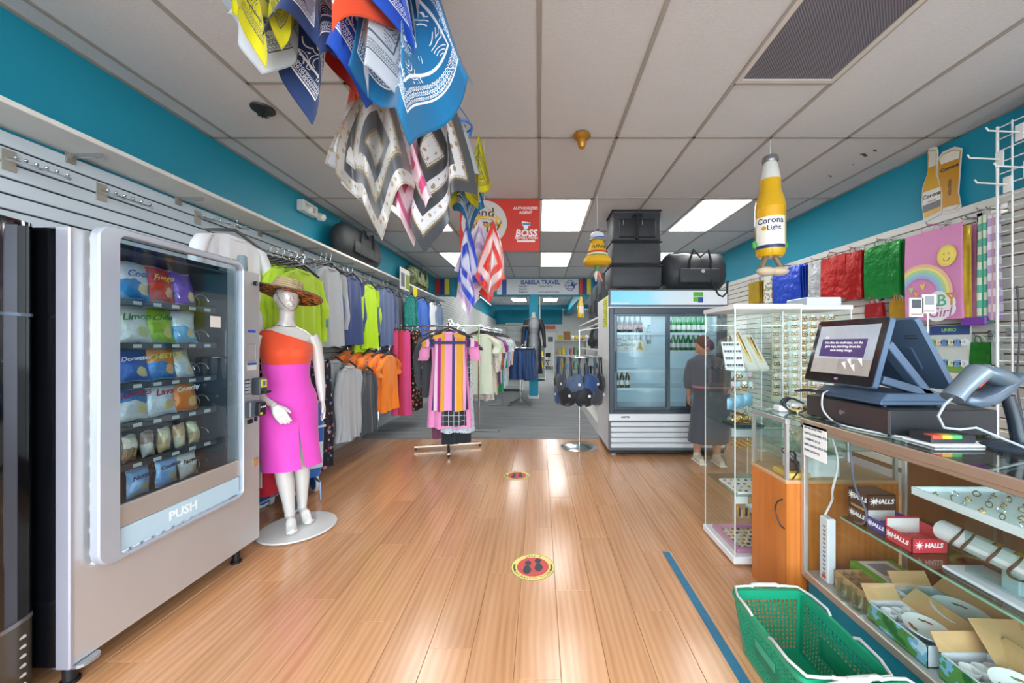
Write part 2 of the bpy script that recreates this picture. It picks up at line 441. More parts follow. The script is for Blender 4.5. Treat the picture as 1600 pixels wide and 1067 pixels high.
# storefront behind the camera: sill, head and mullions
sf = tag(MB().box(XL, XR, YF-.12, YF, 0, .3).build('wall_front', mat('#9a9c9e', .5)), 'storefront wall with aluminium mullions', None, None, 'structure')
MB().box(XL, XR, YF-.12, YF, 2.72, ZC+.1).build('head', mat('#9a9c9e', .5), sf, world=True)
for x in (XL+.03, -.95, .35, 1.85, XR-.03): MB().box(x-.03, x+.03, YF-.1, YF-.02, .3, 2.72).build('mullion', mat('#8f9295', .4, .5), sf, world=True)
MB().box(.35, 1.85, YF-.1, YF-.02, 2.1, 2.17).build('transom', mat('#8f9295', .4, .5), sf, world=True)

# header with the back room behind it
hd = tag(MB().box(XL-.1, XR+.1, YH, YH+.2, 2.54, ZB+.05).build('wall_header', M_TEAL), 'teal header beam across the middle of the shop', None, None, 'structure')
slatL = slatwall('wall_back_left', 1, XL, YH+.2, YB, 2.75, .16, ZB, '#e3e4e0', '#9a9c98', 'left wall of the back room, cream slatwall under teal')
slatR = slatwall('wall_back_right', -1, XR, YH+.2, YB, 2.75, .16, ZB, '#e3e4e0', '#9a9c98', 'right wall of the back room, cream slatwall under teal')
wb = tag(MB().box(XL, XR, YB, YB+.1, 0, ZB).build('wall_back', mat('#dcdedb', .6)), 'far wall of the back room, white below teal', None, None, 'structure')
MB().box(XL, 1.35, YB-.02, YB, 2.5, ZB).build('teal_panel', M_TEAL, wb, world=True)
for i in range(34): MB().box(.95, XR, YB-.014, YB, .5+i*.0762+.005, .5+(i+1)*.0762-.004).build('slat', mat('#e3e4e0', .45), wb, world=True)
bc = tag(MB().box(XL, XR, YH+.2, YB, ZB+.02, ZB+.08).build('ceiling_back', mat('#8d8a86', .9)), 'tiled ceiling of the back room', None, None, 'structure')
for xi in range(len(colx)-1):
    y = 12.2
    while y < YB-.1:
        y1 = min(y+1.22, YB)
        MB().box(colx[xi]+.01, colx[xi+1]-.01, y+.01, y1-.01, ZB+.004, ZB+.02).build('ceiling_tile', M_TILE, bc, world=True); y += 1.22
MB().box(1.45, 1.8, YH+.2, YB, 3.0, ZB).build('beam', M_TEAL, bc, world=True)
MB().box(XL, XR, 19.6, 19.85, 3.2, ZB).build('beam', M_TEAL, bc, world=True)
troffer(-.95, 17.3, ZB-.01, 'small bright ceiling light in the back room left of the teal column', .7, 1.3)
troffer(.5, 17.3, ZB-.01, 'small bright ceiling light in the back room right of the teal column', .7, 1.3)
for i, q in enumerate(((-.95, 12.6), (.6, 12.6), (2.4, 14.2), (2.5, 10.9))): troffer(q[0], q[1], ZB-.01, ('back room ceiling light just behind the header, left of the column', 'back room ceiling light just behind the header, right of the column', 'back room ceiling light beyond the teal beam on the right', 'back room ceiling light nearest the right wall behind the header')[i], .61, 1.22)
t = thing('column', 'square teal support column under the travel banner', 'column', (-.14, 9.08, 0), 0, None, 'structure')
MB().box(-.11, .11, -.11, .11, .06, 2.54).build('shaft', M_TEAL, t)
MB().box(-.13, .13, -.13, .13, 0, .07).build('plinth', mat('#cfd2d2', .5), t)
MB().box(.13, .16, -.02, .01, 1.2, 2.5).build('conduit', mat('#d9d9d6', .5), t)
dr = tag(MB().box(.28, 1.02, YB-.06, YB-.005, 0, 2.05).build('door_1', mat('#e6e7e4', .45)), 'white back door with a small dark window on the far wall', None, None, 'structure')
MB().box(.5, .8, YB-.07, YB-.055, 1.45, 1.75).build('pane', mat('#3d4348', .2), dr, world=True)
MB().cyl((.9, YB-.12, 1.0), (.9, YB-.06, 1.0), .03).build('door_knob', STEEL, dr, world=True, smooth=40)
f = MB()
for q in ((.22, .28, 0, 2.1), (1.02, 1.08, 0, 2.1), (.22, 1.08, 2.05, 2.12)): f.box(q[0], q[1], YB-.08, YB-.004, q[2], q[3])
f.build('door_frame', mat('#cfd1ce', .5), dr, world=True)
# ================================================================== vending machines on the left
def px(x, y, X):                     # point of the plane X = const seen at a photo pixel: (Y, Z)
    Y = abs(X) * FPX / abs(843 - x); return Y, HC - (y - 537) * Y / FPX
def pz(x, y, Y): return Vector(((x - 843) * Y / FPX, Y, HC - (y - 537) * Y / FPX))
M_SILV = mat('#c9c9cb', .34, .55, var=.05, vs=3); M_SILV2 = mat('#b4bcc8', .25, .4, var=.03)
M_GLOSS = mat('#0b0c10', .06, 0, .6, coat=.6, var=.02)
vm = thing('snack_vending_machine', 'silver snack vending machine with a lit glass front full of chip bags', 'vending machine', (-2.17, 1.89, 0))
b = MB()
b.box(-2.55, -1.85, 1.41, 1.43, .1, 1.785); b.box(-2.55, -1.85, 2.35, 2.37, .1, 1.785); b.box(-2.55, -2.52, 1.43, 2.35, .1, 1.785)
b.box(-2.52, -1.85, 1.43, 2.35, 1.765, 1.785); b.box(-2.52, -1.85, 1.43, 2.35, .1, .14)
cab = b.build('cabinet', M_GLOSS, vm, world=True)
b = MB()
for q in ((1.412, 1.5, .1, 1.787), (2.185, 2.368, .1, 1.787), (1.5, 2.185, .1, .455)): b.box(-1.85, -1.80, *q)
dpan = b.build('door_panel', M_SILV, vm, world=True)
MB().box(-1.852, -1.797, 1.408, 1.424, .09, 1.79).build('edge_trim', mat('#a9aab8', .3, .4), dpan, world=True, bevel=.004)
def ring(b, o, i, x0, x1, mi=0):
    b.loft([[Vector((x, y, z)) for y, z in p] for p, x in ((o, x0), (o, x1), (i, x1), (i, x0))], mi, False, False)
b = MB(); ring(b, rrect(1.465, 2.195, .435, 1.825, .06, 6), rrect(1.545, 2.18, .452, 1.795, .03, 6), -1.786, -1.752)
bez = b.build('window_bezel', M_SILV2, vm, world=True, smooth=35, bevel=.006)
M_LED = emit('#f4f6ff', 2.4)
for i in range(15): MB().cb((-1.795, 1.486, .5+i*.09), (.006, .008, .02)).build('led', M_LED, dpan, world=True)
for i in range(14): MB().cb((-1.795, 1.5+i*.047, .455), (.006, .03, .008)).build('led', M_LED, dpan, world=True)
MB().box(-1.782, -1.776, 1.54, 2.183, .65, 1.797).build('window_glass', glass('#e4edf0', .05), vm, world=True)
MB().box(-1.79, -1.77, 1.54, 2.183, .56, .655).build('sill_band', mat('#b9b3ae', .4, .5), vm, world=True, bevel=.003)
fp = MB().box(-1.785, -1.772, 1.547, 2.176, .458, .557).build('delivery_flap', mat('#b4cedd', .35), vm, world=True, bevel=.003)
text('lettering', 'PUSH', .062, (-1.7705, 1.835, .51), (0, 1, 0), (0, 0, 1), mat('#eef2f4', .5), fp, bold=.0012)
# interior liner, trays, spirals
b = MB(); b.box(-2.5, -2.48, 1.5, 2.2, .6, 1.765); b.box(-2.5, -1.86, 1.49, 1.5, .56, 1.765); b.box(-2.5, -1.86, 2.19, 2.2, .56, 1.765)
b.box(-2.5, -1.86, 1.5, 2.19, .55, .56); b.box(-2.5, -1.86, 1.5, 2.19, 1.755, 1.765)
lin_ = b.build('interior', mat('#4a5058', .5), vm, world=True)
MB().box(-1.90, -1.885, 1.505, 1.515, .66, 1.74).build('led_tube', emit('#f2f6ff', 16), vm, world=True)
SHZ = (1.545, 1.345, 1.16, .98, .795, .622)
def helix(turns, r, L, wr):
    n = turns*14; return [(-L*i/n, r*math.cos(2*PI*i/14), r + r*math.sin(2*PI*i/14)) for i in range(n+1)]
coil = MB().tube(helix(6, .036, .32, .002), .0022, 4).build('spiral', STEEL, vm, smooth=60); coil_me = coil.data
bpy.data.objects.remove(coil, do_unlink=True)
V0 = Vector(ORG[vm.name])
for zi, z in enumerate(SHZ):
    t_ = MB().box(-2.4, -1.87, 1.52, 2.13, z-.012, z-.004)
    t_.box(-1.872, -1.866, 1.52, 2.13, z-.03, z); tr = t_.build('tray', mat('#50565c', .4, .4), vm, world=True)
    for j in range(5):
        y = 1.70 + j*.09
        MB().cb((-1.8645, y+.01, z-.016), (.003, .035, .016)).build('price_tag', WHITE, tr, world=True)
    for j in range(3 if zi < 4 else 1): link('spiral', coil_me, vm, Vector((-1.90, 2.08-.085*j, z)) - V0)
MB().box(-1.774, -1.7735, 1.985, 2.05, 1.43, 1.49).build('glass_sticker', mat('#d9d6cf', .6), vm, world=True)
# control column
cy = lambda x, y: px(x, y, 1.80)
def plate(x0, y0, x1, y1, d, m, name, **k):
    Ya, Za = cy(x0, y0); Yb, Zb = cy(x1, y1); return MB().box(-1.80, -1.80+d, min(Ya, Yb), max(Ya, Yb), min(Za, Zb), max(Za, Zb)).build(name, m, vm, world=True, **k)
Y, Z = cy(398, 443); lk = MB().cyl((-1.80, Y, Z), (-1.788, Y, Z), .014, n=18).build('lock', BLACK, vm, world=True, smooth=40)
MB().cyl((-1.789, Y, Z), (-1.785, Y, Z), .006, n=12).build('keyhole', STEEL, lk, world=True)
MB().box(-1.80, -1.798, 2.275, 2.335, 1.41, 1.425).build('blue_strip', mat('#2a50c8', .4), vm, world=True)
f = MB(); ring(f, rrect(2.27, 2.34, 1.23, 1.34, .004, 2), rrect(2.274, 2.336, 1.234, 1.336, .003, 2), -1.80, -1.7985); f.build('panel_outline', mat('#a5a5a8', .4, .5), vm, world=True)
st = MB().box(-1.80, -1.7985, 2.268, 2.342, 1.175, 1.222).build('sticker', WHITE, vm, world=True); MB().box(-1.7986, -1.798, 2.268, 2.342, 1.207, 1.222).build('sticker_header', mat('#2f62a8', .5), st, world=True)
kp = MB().box(-1.80, -1.79, 2.235, 2.285, 1.03, 1.12).build('keypad', BLACK, vm, world=True, bevel=.003)
for r in range(4):
    for c in range(3): MB().cb((-1.789, 2.246+c*.0145, 1.043+r*.021), (.006, .011, .016)).build('key', mat('#a8b0b8', .4), kp, world=True, bevel=.0015)
cr = MB().box(-1.80, -1.745, 2.30, 2.365, 1.02, 1.125).build('card_reader', mat('#3a4046', .4), vm, world=True, bevel=.006)
MB().box(-1.7455, -1.744, 2.308, 2.358, 1.065, 1.115).build('screen', mat('#d9d53a', .3), cr, world=True)
MB().box(-1.7445, -1.743, 2.325, 2.345, 1.075, 1.105).build('screen_mark', mat('#3a70c0', .3), cr, world=True)
MB().box(-1.745, -1.715, 2.306, 2.36, 1.028, 1.045).build('card_slot', BLACK, cr, world=True, bevel=.003)
bv = MB().box(-1.80, -1.765, 2.25, 2.35, .885, .985).build('bill_validator', mat('#6e7680', .35, .4), vm, world=True, bevel=.006)
MB().box(-1.765, -1.735, 2.285, 2.345, .89, .975).build('bill_mouth', BLACK, bv, world=True, bevel=.006)
for i in range(3): MB().cb((-1.734, 2.298+i*.016, .945), (.003, .008, .008)).build('indicator', mat('#e8e8ea', .4), bv, world=True)
MB().cb((-1.734, 2.30, .905), (.003, .018, .012)).build('label_mark', mat('#e6c63a', .5), bv, world=True)
MB().box(-1.80, -1.792, 2.27, 2.305, .845, .87).build('coin_slot', BLACK, vm, world=True); MB().box(-1.80, -1.79, 2.325, 2.34, .85, .89).build('coin_button', BLACK, vm, world=True)
cc = MB().box(-1.80, -1.794, 2.315, 2.35, .57, .62).build('coin_cup', mat('#b9a27c', .35, .6), vm, world=True); MB().box(-1.7945, -1.792, 2.32, 2.345, .575, .608).build('coin_cup_door', mat('#c98a4a', .5), cc, world=True)
MB().lathe([(.028, 0), (.028, .02), (.024, .09), (.02, .095)], (-1.83, 2.27, 1.787), 18).build('antenna', mat('#7e8f96', .4), vm, world=True, smooth=40)
for q in ((-1.86, 2.26), (-1.86, 1.46), (-2.45, 2.26), (-2.45, 1.46)):
    MB().lathe([(.03, 0), (.03, .012), (.02, .014), (.02, .1)], (q[0], q[1], 0), 14).build('leg', BLACK, vm, world=True, smooth=40)
b = MB(); b.prism(rrect(-1.9, -1.765, 1.42, 1.5, .03), onZ(.085), 0, .012); b.build('corner_plate', mat('#a9b0ba', .25, .7), vm, world=True)

# black beverage machine next to it, mostly out of the frame
dm = thing('drinks_machine', 'glossy black drinks machine with a curved front at the left edge', 'vending machine', (-2.2, .97, 0))
def bow(y, k=.06): u = (y-.55)/.84; return -1.915 + k*max(0, math.sin(PI*min(max(u, 0), 1)))**.5
def curved(z0, z1, off=0):
    ys = [.55+.84*(1-math.cos(PI*i/28))/2 for i in range(29)]
    poly = [(bow(y)+off, y) for y in ys] + [(-2.0, 1.39), (-2.0, .55)]
    return MB().prism(poly, onZ(0), z0, z1)
MB().box(-2.56, -2.0, .55, 1.39, .05, 1.785).build('cabinet', M_GLOSS, dm, world=True)
ud = curved(.335, 1.79).build('front_door', M_GLOSS, dm, world=True, smooth=30)
curved(1.44, 1.452, .006).build('trim_line', mat('#6d7884', .2, .6), ud, world=True, smooth=30)
curved(.32, .335, .004).build('seam', mat('#8d8a88', .25, .7), dm, world=True, smooth=30)
kk = curved(.05, .32).build('kick_panel', mat('#5c5348', .2, .5), dm, world=True, smooth=30)
for i in range(6):
    z = .09+i*.035; MB().cb((-1.899, 1.33, z), (.02, .06, .012)).build('louver', mat('#cbc7c2', .3, .5), kk, world=True, bevel=.003)

# bags in the snack machine
def bag_mat(c1, c2, c3, style):
    s = NT('chip_bag_print'); uv = s.coord('UV'); u, v, _ = s.sep(uv)
    n = s.noise(3.0, 2, uv)
    vv = s.math('ADD', v, s.math('MULTIPLY', s.math('SUBTRACT', n, .5), .25)); vv = s.math('ADD', vv, s.math('MULTIPLY', u, .12))
    f = s.math('GREATER_THAN', vv, .55 if style != 2 else .38)
    base = s.mix(f, c2, c1)
    du = s.math('SUBTRACT', u, .66); dv = s.math('MULTIPLY', s.math('SUBTRACT', v, .3), 1.3)
    d = s.math('SQRT', s.math('ADD', s.math('MULTIPLY', du, du), s.math('MULTIPLY', dv, dv)))
    chip = s.math('LESS_THAN', s.math('ADD', d, s.math('MULTIPLY', s.noise(14, 2, uv), .16)), .27)
    base = s.mix(chip, base, s.mix(s.noise(22, 2, uv), c3, '#f3e2ad'))
    crimp = s.math('GREATER_THAN', s.math('ABSOLUTE', s.math('SUBTRACT', v, .5)), .46)
    s.col(s.mix(s.math('MULTIPLY', crimp, .5), base, '#e6e6e8')); s.set(.28, .15, .6); s.bump(s.noise(9, 3, uv), .35, .01); return s.m
def chip_bag(label, y, z, wd, h, c, txt=None, tc='#ffffff', x=-1.905, lean=.1, group='snack bags in the vending machine', style=1, yaw=0):
    t = thing('snack_bag', label, 'snack bag', (x, y, z), PI/2 + yaw, group)
    rs = random.Random(label); ph = [rs.random()*6 for _ in range(4)]
    def side(sg):
        def fn(u, v):
            th = .028*sg*(max(0, math.sin(PI*u))**.55)*(max(0, math.sin(PI*v))**.5)
            wr = .0035*math.sin(9*u+ph[0])*math.sin(PI*v)*math.cos(7*v+ph[1])
            X = (u-.5)*wd*(1-.07*math.sin(PI*v)) + .004*math.sin(5*v+ph[2]); Z = v*h + .003*math.sin(6*u+ph[3])
            return Vector((X*(1 if sg < 0 else 1), th + wr*(1 if sg < 0 else .3) + lean*v*h*.9, Z))
        return fn
    b = MB(); b.sheet(side(-1), 12, 14, 0); b.sheet(side(1), 12, 14, 1)
    o = b.build('pouch', [bag_mat(*c, style), mat(c[0], .3, .2)], t, smooth=60, fix=False)
    if txt: text('lettering', txt, min(.045, wd*1.9/len(txt)), (0, -.0315+lean*.68*h, .70*h), (1, 0, .08), (0, -lean, 1), mat(tc, .5), o, world=False, bold=.0006)
    return t
BG = [
 ('white and blue chip bag at the near end of the top tray', 1.748, 0, .118, .17, ('#e9eff4', '#2d8fce', '#e8d9a4'), 'Cool', '#3a6fb4'),
 ('red chip bag on the top tray', 1.866, 0, .122, .17, ('#d8312b', '#e2472d', '#f0a53a'), 'Fuego', '#f6e14c'),
 ('purple chip bag on the top tray', 1.985, 0, .105, .165, ('#6a3fb8', '#7c4fc4', '#eeb54a'), None, None),
 ('white lime chip bag at the near end of the second tray', 1.742, 1, .118, .165, ('#eceee6', '#f1f1ec', '#a8c83a'), 'Limon', '#3d8c3c'),
 ('lime green chip bag on the second tray', 1.866, 1, .122, .17, ('#b7d833', '#a2cc2c', '#f0d860'), 'Chile', '#2f7a2c'),
 ('white and pale blue chip bag on the second tray', 1.985, 1, .11, .16, ('#e6ebee', '#62b2dc', '#e2a646'), None, None),
 ('dark blue snack bag at the near end of the third tray', 1.742, 2, .118, .15, ('#2a58b0', '#2f66bf', '#e9c884'), 'Donettes', '#ffffff'),
 ('orange and blue cheese puff bag on the third tray', 1.866, 2, .125, .16, ('#ef8a1f', '#3c86cf', '#f29a2a'), 'CHEETOS', '#f7e04a'),
 ('pale tan snack bag at the far end of the third tray', 1.985, 2, .1, .145, ('#e4dcc6', '#c9d6dc', '#b08a52'), None, None),
 ('blue and white ridged chip bag on the fourth tray', 1.742, 3, .12, .165, ('#3c7cc4', '#e6e8ea', '#f0e0a0'), 'RUFFLES', '#d8332c'),
 ('silvery white chip bag on the fourth tray', 1.862, 3, .125, .16, ('#d9dfe6', '#e9ebee', '#e6c66a'), 'Lays', '#c8352c'),
 ('bright orange chip bag on the fourth tray', 1.985, 3, .12, .165, ('#f08c1c', '#ee7d14', '#f7b04a'), 'Crunchy', '#ffffff'),
]
for lb, y, r, wd, h, c, tx, tc in BG: chip_bag(lb, y, SHZ[r], wd*1.1, h*1.06, c, tx, tc or '#ffffff', yaw=RN.uniform(-.16, .1), lean=RN.uniform(.12, .3))
for i, (lb, c) in enumerate((('slim cream wafer packet nearest the edge of the fifth tray', ('#d8cdb4', '#8c6a48', '#c8a060')), ('slim brown chocolate bar packet on the fifth tray', ('#a88a78', '#d6cfc8', '#6b4a34')),
    ('slim tan peanut packet in the middle of the fifth tray', ('#d9c49a', '#c8a46a', '#8c6a3c')), ('slim orange cracker packet on the fifth tray', ('#e0b48a', '#d8d0b0', '#c86a30')), ('slim green tipped cracker packet at the far end of the fifth tray', ('#dcd2a8', '#c4a878', '#7a9a3c')))):
    chip_bag(lb, 1.715+i*.079, SHZ[4], .058, .12, c, None, group='slim packets on the fifth tray')
for lb, y, wd, h, c, tx, tc in (('light blue cookie bag at the near end of the bottom tray', 1.752, .1, .13, ('#7fb4e0', '#9cc6ea', '#c08a4a'), 'Nutter', '#2a3f7c'), ('light blue cookie bag second on the bottom tray', 1.885, .11, .14, ('#8fbfe8', '#78aede', '#c89a58'), 'Cookies', '#2a3f7c'),
    ('white and brown cookie bag at the far end of the bottom tray', 2.0, .105, .13, ('#e6e2da', '#d8cfc4', '#7a4a2c'), 'Famous', '#5a3420')): chip_bag(lb, y, SHZ[5], wd, h, c, tx, tc)
# ================================================================== glass counters on the right
GL = glass(); GLS = glass('#eaf4f2', .05, .02)
M_ALU = mat('#b6a08c', .32, .55, var=.04); M_ALU2 = mat('#c8c9c6', .28, .7)
M_OAK = wood('counter_veneer', ('#a85a20', '#c4722e', '#d58a48'), 2, 1.0, .35, .1, False)
M_BACK = wood('case_back', ('#6e4024', '#8a5430', '#a06a40'), 2, .7, .5, 0, False)
M_CARD = mat('#c09a6c', .8, var=.08); M_GOLD = mat('#d9a93c', .22, 1, var=.1, vs=40); M_PAPER = mat('#eeeeec', .7)
sc = thing('glass_counter', 'long glass display counter with a brushed frame and teal base', 'display counter', (1.56, 1.06, 0))
MB().box(1.315, 1.80, .30, 1.80, 0, .205).build('base', M_TEAL, sc, world=True)
MB().box(1.30, 1.82, .30, 1.82, .205, .222).build('deck', mat('#a9aeb0', .4), sc, world=True)
MB().box(1.295, 1.315, .30, 1.82, .196, .232).build('bottom_rail', mat('#bdb6ad', .3, .6), sc, world=True, bevel=.003)
b = MB(); b.box(1.293, 1.325, .30, 1.825, .925, .968); MB_ = b; b.box(1.288, 1.30, .30, 1.825, .94, .975)
b.build('top_rail', M_ALU, sc, world=True, bevel=.004)
MB().box(1.293, 1.80, 1.805, 1.825, .925, .972).build('end_rail', M_ALU, sc, world=True, bevel=.004)
for q in ((1.293, 1.315, 1.80, 1.825), (1.79, 1.815, 1.80, 1.825)): MB().box(*q, .2, .93).build('post', M_ALU2, sc, world=True, bevel=.003)
MB().box(1.80, 1.82, .30, 1.82, .222, .96).build('back_panel', M_BACK, sc, world=True)
MB().box(1.302, 1.307, .30, 1.80, .225, .93).build('front_glass', GL, sc, world=True)
MB().box(1.315, 1.79, 1.812, 1.817, .225, .93).build('end_glass', GL, sc, world=True)
MB().box(1.30, 1.82, .30, 1.82, .968, .975).build('top_glass', glass('#d9e9e6', .07), sc, world=True)
sh = MB().box(1.42, 1.79, .30, 1.74, .517, .525).build('glass_shelf', glass('#cfe6e0', .08), sc, world=True)
MB().box(1.418, 1.421, .30, 1.74, .517, .525).build('shelf_edge', mat('#7fb3a3', .2), sh, world=True)
for y in (1.40, 1.43): MB().box(1.775, 1.79, y, y+.012, .222, .93).build('shelf_standard', STEEL, sc, world=True)
sg = MB().box(1.288, 1.2895, 1.655, 1.80, .80, .955).build('notice', M_PAPER, sc, world=True)
for i, t_ in enumerate(('NO SE ACEPTAN', 'DEVOLUCIONES, SOLO', 'CAMBIOS. SI LA', 'MERCANCIA ESTA EN', 'BUEN ESTADO.')):
    text('lettering', t_, .0145, (1.2875, 1.792, .937-i*.027), (0, -1, 0), (0, 0, 1), mat('#4a5360', .6), sg, align='LEFT', bold=.0003)

# cabinet with wooden front at the end of the counter
ec = thing('end_cabinet', 'short display cabinet with orange wood front and glass top section', 'display counter', (1.5, 1.975, 0))
MB().box(1.225, 1.78, 1.828, 2.126, 0, .643).build('wood_body', M_OAK, ec, world=True)
MB().box(1.222, 1.785, 1.828, 2.13, .643, .662).build('deck', mat('#c59a72', .4), ec, world=True, bevel=.002)
for q in ((1.225, 2.112), (1.225, 1.83), (1.765, 2.112), (1.765, 1.83)): MB().box(q[0], q[0]+.015, q[1], q[1]+.015, .662, .955).build('post', M_ALU2, ec, world=True)
b = MB(); b.box(1.222, 1.245, 1.828, 2.13, .94, .968); b.box(1.245, 1.78, 2.112, 2.13, .94, .968); b.build('top_rail', M_ALU2, ec, world=True, bevel=.003)
MB().box(1.228, 1.232, 1.845, 2.112, .662, .942).build('front_glass', GL, ec, world=True)
MB().box(1.24, 1.765, 2.12, 2.124, .662, .942).build('end_glass', GL, ec, world=True)
MB().box(1.222, 1.785, 1.828, 2.13, .968, .974).build('top_glass', glass('#d9e9e6', .07), ec, world=True)
MB().box(1.25, 1.76, 1.845, 2.11, .80, .806).build('glass_shelf', glass('#cfe6e0', .08), ec, world=True)
t = thing('white_storage_box', 'white plastic box inside the wood fronted cabinet', 'box', (1.42, 1.95, .662))
MB().box(-.08, .1, -.09, .09, 0, .1).build('tub', mat('#dfe0e2', .4), t, bevel=.008); MB().box(-.09, .11, -.1, .1, .1, .115).build('lid', WHITE, t, bevel=.005)
t = thing('padlock', 'small dark padlock on a yellow pad in the cabinet', 'padlock', (1.30, 1.90, .69))
MB().box(-.03, .03, -.02, .02, 0, .05).build('body', mat('#4a3c34', .4), t, bevel=.008)
MB().tube([(-.018, 0, .045), (-.018, 0, .08), (-.01, 0, .095), (.01, 0, .095), (.018, 0, .08), (.018, 0, .045)], .005, 6).build('shackle', BLACK, t, smooth=50)
tag(MB().box(1.245, 1.36, 1.845, 1.97, .662, .69).build('yellow_pad', mat('#d8b25a', .7), bevel=.005), 'flat yellow pad under the padlock in the cabinet', 'pad')
for i, (x, y, z) in enumerate(((1.42, 2.03, .806), (1.55, 2.02, .806))):
    b = MB()
    for j in range(26):
        a, h = RN.uniform(0, 6.3), RN.random(); b.cyl((x, y, z), (x+.05*math.cos(a)*(1-.3*h), y+.05*math.sin(a)*(1-.3*h), z+.02+.07*h), .002, n=4)
        b.cb((x+.05*math.cos(a)*(1-.3*h), y+.05*math.sin(a)*(1-.3*h), z+.02+.07*h), (.012, .012, .012))
    tag(b.build('jewellery_cluster', mat('#d8cfae', .4)), ('cream' if i == 0 else 'second cream') + ' beaded jewellery cluster on the cabinet shelf', 'jewellery', 'beaded jewellery in the end cabinet')

# ---- point of sale
dw = thing('cash_drawer', 'black metal cash drawer under the touch screens', 'cash drawer', (1.58, 1.665, .975))
MB().box(1.37, 1.79, 1.44, 1.89, .981, 1.08).build('case', mat('#26282d', .35, .2), dw, world=True, bevel=.003)
MB().box(1.366, 1.371, 1.445, 1.885, .985, 1.076).build('drawer_front', mat('#463c3b', .35, .2), dw, world=True, bevel=.001)
MB().cyl((1.366, 1.665, 1.03), (1.36, 1.665, 1.03), .011, n=14).build('lock', STEEL, dw, world=True, smooth=40)
for q in ((1.39, 1.46), (1.39, 1.87), (1.77, 1.46), (1.77, 1.87)): MB().cyl((q[0], q[1], .975), (q[0], q[1], .981), .012, n=10).build('foot', BLACK, dw, world=True)
M_POS = mat('#4a5f78', .38, .15)
ps = thing('touch_screen_terminal', 'dual touch screen sales terminal on the cash drawer', 'cash register', (1.53, 1.68, 1.08))
b = MB(); b.prism([(1.39, 1.50), (1.67, 1.50), (1.67, 1.86), (1.39, 1.86)], onZ(1.088), 0, .016)
b.loft([[Vector((x, y, z)) for x, y in p] for p, z in (([(1.39, 1.5), (1.67, 1.5), (1.67, 1.86), (1.39, 1.86)], 1.104), ([(1.43, 1.515), (1.63, 1.515), (1.63, 1.85), (1.43, 1.85)], 1.135))])
b.build('base', M_POS, ps, world=True, bevel=.004)
for q in ((1.42, 1.52), (1.64, 1.52), (1.42, 1.84), (1.64, 1.84)): MB().cyl((q[0], q[1], 1.08), (q[0], q[1], 1.089), .01, n=10).build('foot', BLACK, ps, world=True)
for y in (1.525, 1.80):      # A-shaped side brackets
    b = MB()
    for (xa, za), (xb, zb) in (((1.425, 1.19), (1.66, 1.12)), ((1.63, 1.115), (1.45, 1.34))):
        d = Vector((xb-xa, 0, zb-za)).normalized(); n = Vector((-d.z, 0, d.x))*.016
        p = [Vector((xa, 0, za))+n, Vector((xb, 0, zb))+n, Vector((xb, 0, zb))-n, Vector((xa, 0, za))-n]
        b.prism([(q.x, q.z) for q in p], lambda a, c, d_, y=y: Vector((a, y+d_, c)), 0, .05)
    b.build('stand_bracket', M_POS, ps, world=True, bevel=.003)
def screen(xb, xt, zb, zt, sgn, name):
    d = Vector((xt-xb, 0, zt-zb)).normalized(); n = Vector((-d.z, 0, d.x)) * sgn     # outward normal
    L = math.hypot(xt-xb, zt-zb)
    def fn(a, b_, dd): return Vector((xb, 0, zb)) + d*b_ + n*dd + Vector((0, a, 0))
    o = MB().prism(rrect(1.50, 1.885, 0, L, .015), fn, -.022, 0).build(name, M_POS, ps, world=True, smooth=35)
    g = MB().prism(rrect(1.503, 1.882, .003, L-.003, .013), fn, 0, .003).build('bezel', mat('#251c1f', .12, 0, .5, coat=.4), o, world=True)
    return o, fn, L, d, n, g
o, fn, L, d, n, g = screen(1.355, 1.432, 1.158, 1.452, 1, 'front_screen')
def scr_mat():
    s = NT('screen_photo'); p = s.coord(); z = s.sep(p)[2]
    f = s.math('GREATER_THAN', s.math('ADD', s.sep(p)[1], s.math('MULTIPLY', s.noise(9, 2, p), .02)), .03)
    a = s.mix(s.noise(14, 3, p), '#a8b4c4', '#cfd8e2'); c = s.mix(s.noise(24, 3, p), '#a89a92', '#c4bcb6')
    q = s.mix(s.math('GREATER_THAN', z, .19), c, a); q = s.mix(s.math('MULTIPLY', f, .25), q, '#e0dcd8')
    s.l(q, s.b.inputs['Emission Color']); s.b.inputs['Emission Strength'].default_value = .75; s.col('#16161a'); s.set(.12); return s.m
MB().prism([(1.53, .045), (1.855, .045), (1.855, L-.03), (1.53, L-.03)], fn, .003, .0036).build('display', scr_mat(), o, world=True)
pb = MB().prism([(1.575, .125), (1.825, .125), (1.825, .21), (1.575, .21)], fn, .0036, .0042).build('quote_band', emit('#5a3a86', .55), o, world=True)
wt = emit('#ffffff', .9)
for i, t_ in enumerate(('It is often the small steps, not the', 'giant leaps, that bring about the', 'most lasting change.')):
    text('lettering', t_, .0155, fn(1.70, .192-i*.018, .0046), (0, -1, 0), d, wt, pb, depth=.0002, bold=.0003)
text('lettering', '\u201c', .05, fn(1.80, .205, .0046), (0, -1, 0), d, wt, pb, depth=.0002)
for q in ((1.60, .06), (1.625, .085), (1.57, .09), (1.65, .07)):
    MB().prism([(q[0], q[1]), (q[0]+.03, q[1]+.028), (q[0]+.012, q[1]+.035)], fn, .0036, .0042).build('plane_mark', wt, o, world=True)
MB().prism(rrect(1.68, 1.70, .018, .028, .003, 2), fn, .003, .0036).build('maker_mark', mat('#b07ab0', .4), o, world=True)
o2, fn2, L2, d2, n2, g2 = screen(1.70, 1.546, 1.16, 1.45, -1, 'rear_screen')
MB().prism(rrect(1.57, 1.80, .09, .2, .01), fn2, -.03, -.022).build('mount_plate', mat('#3e5168', .4), o2, world=True)
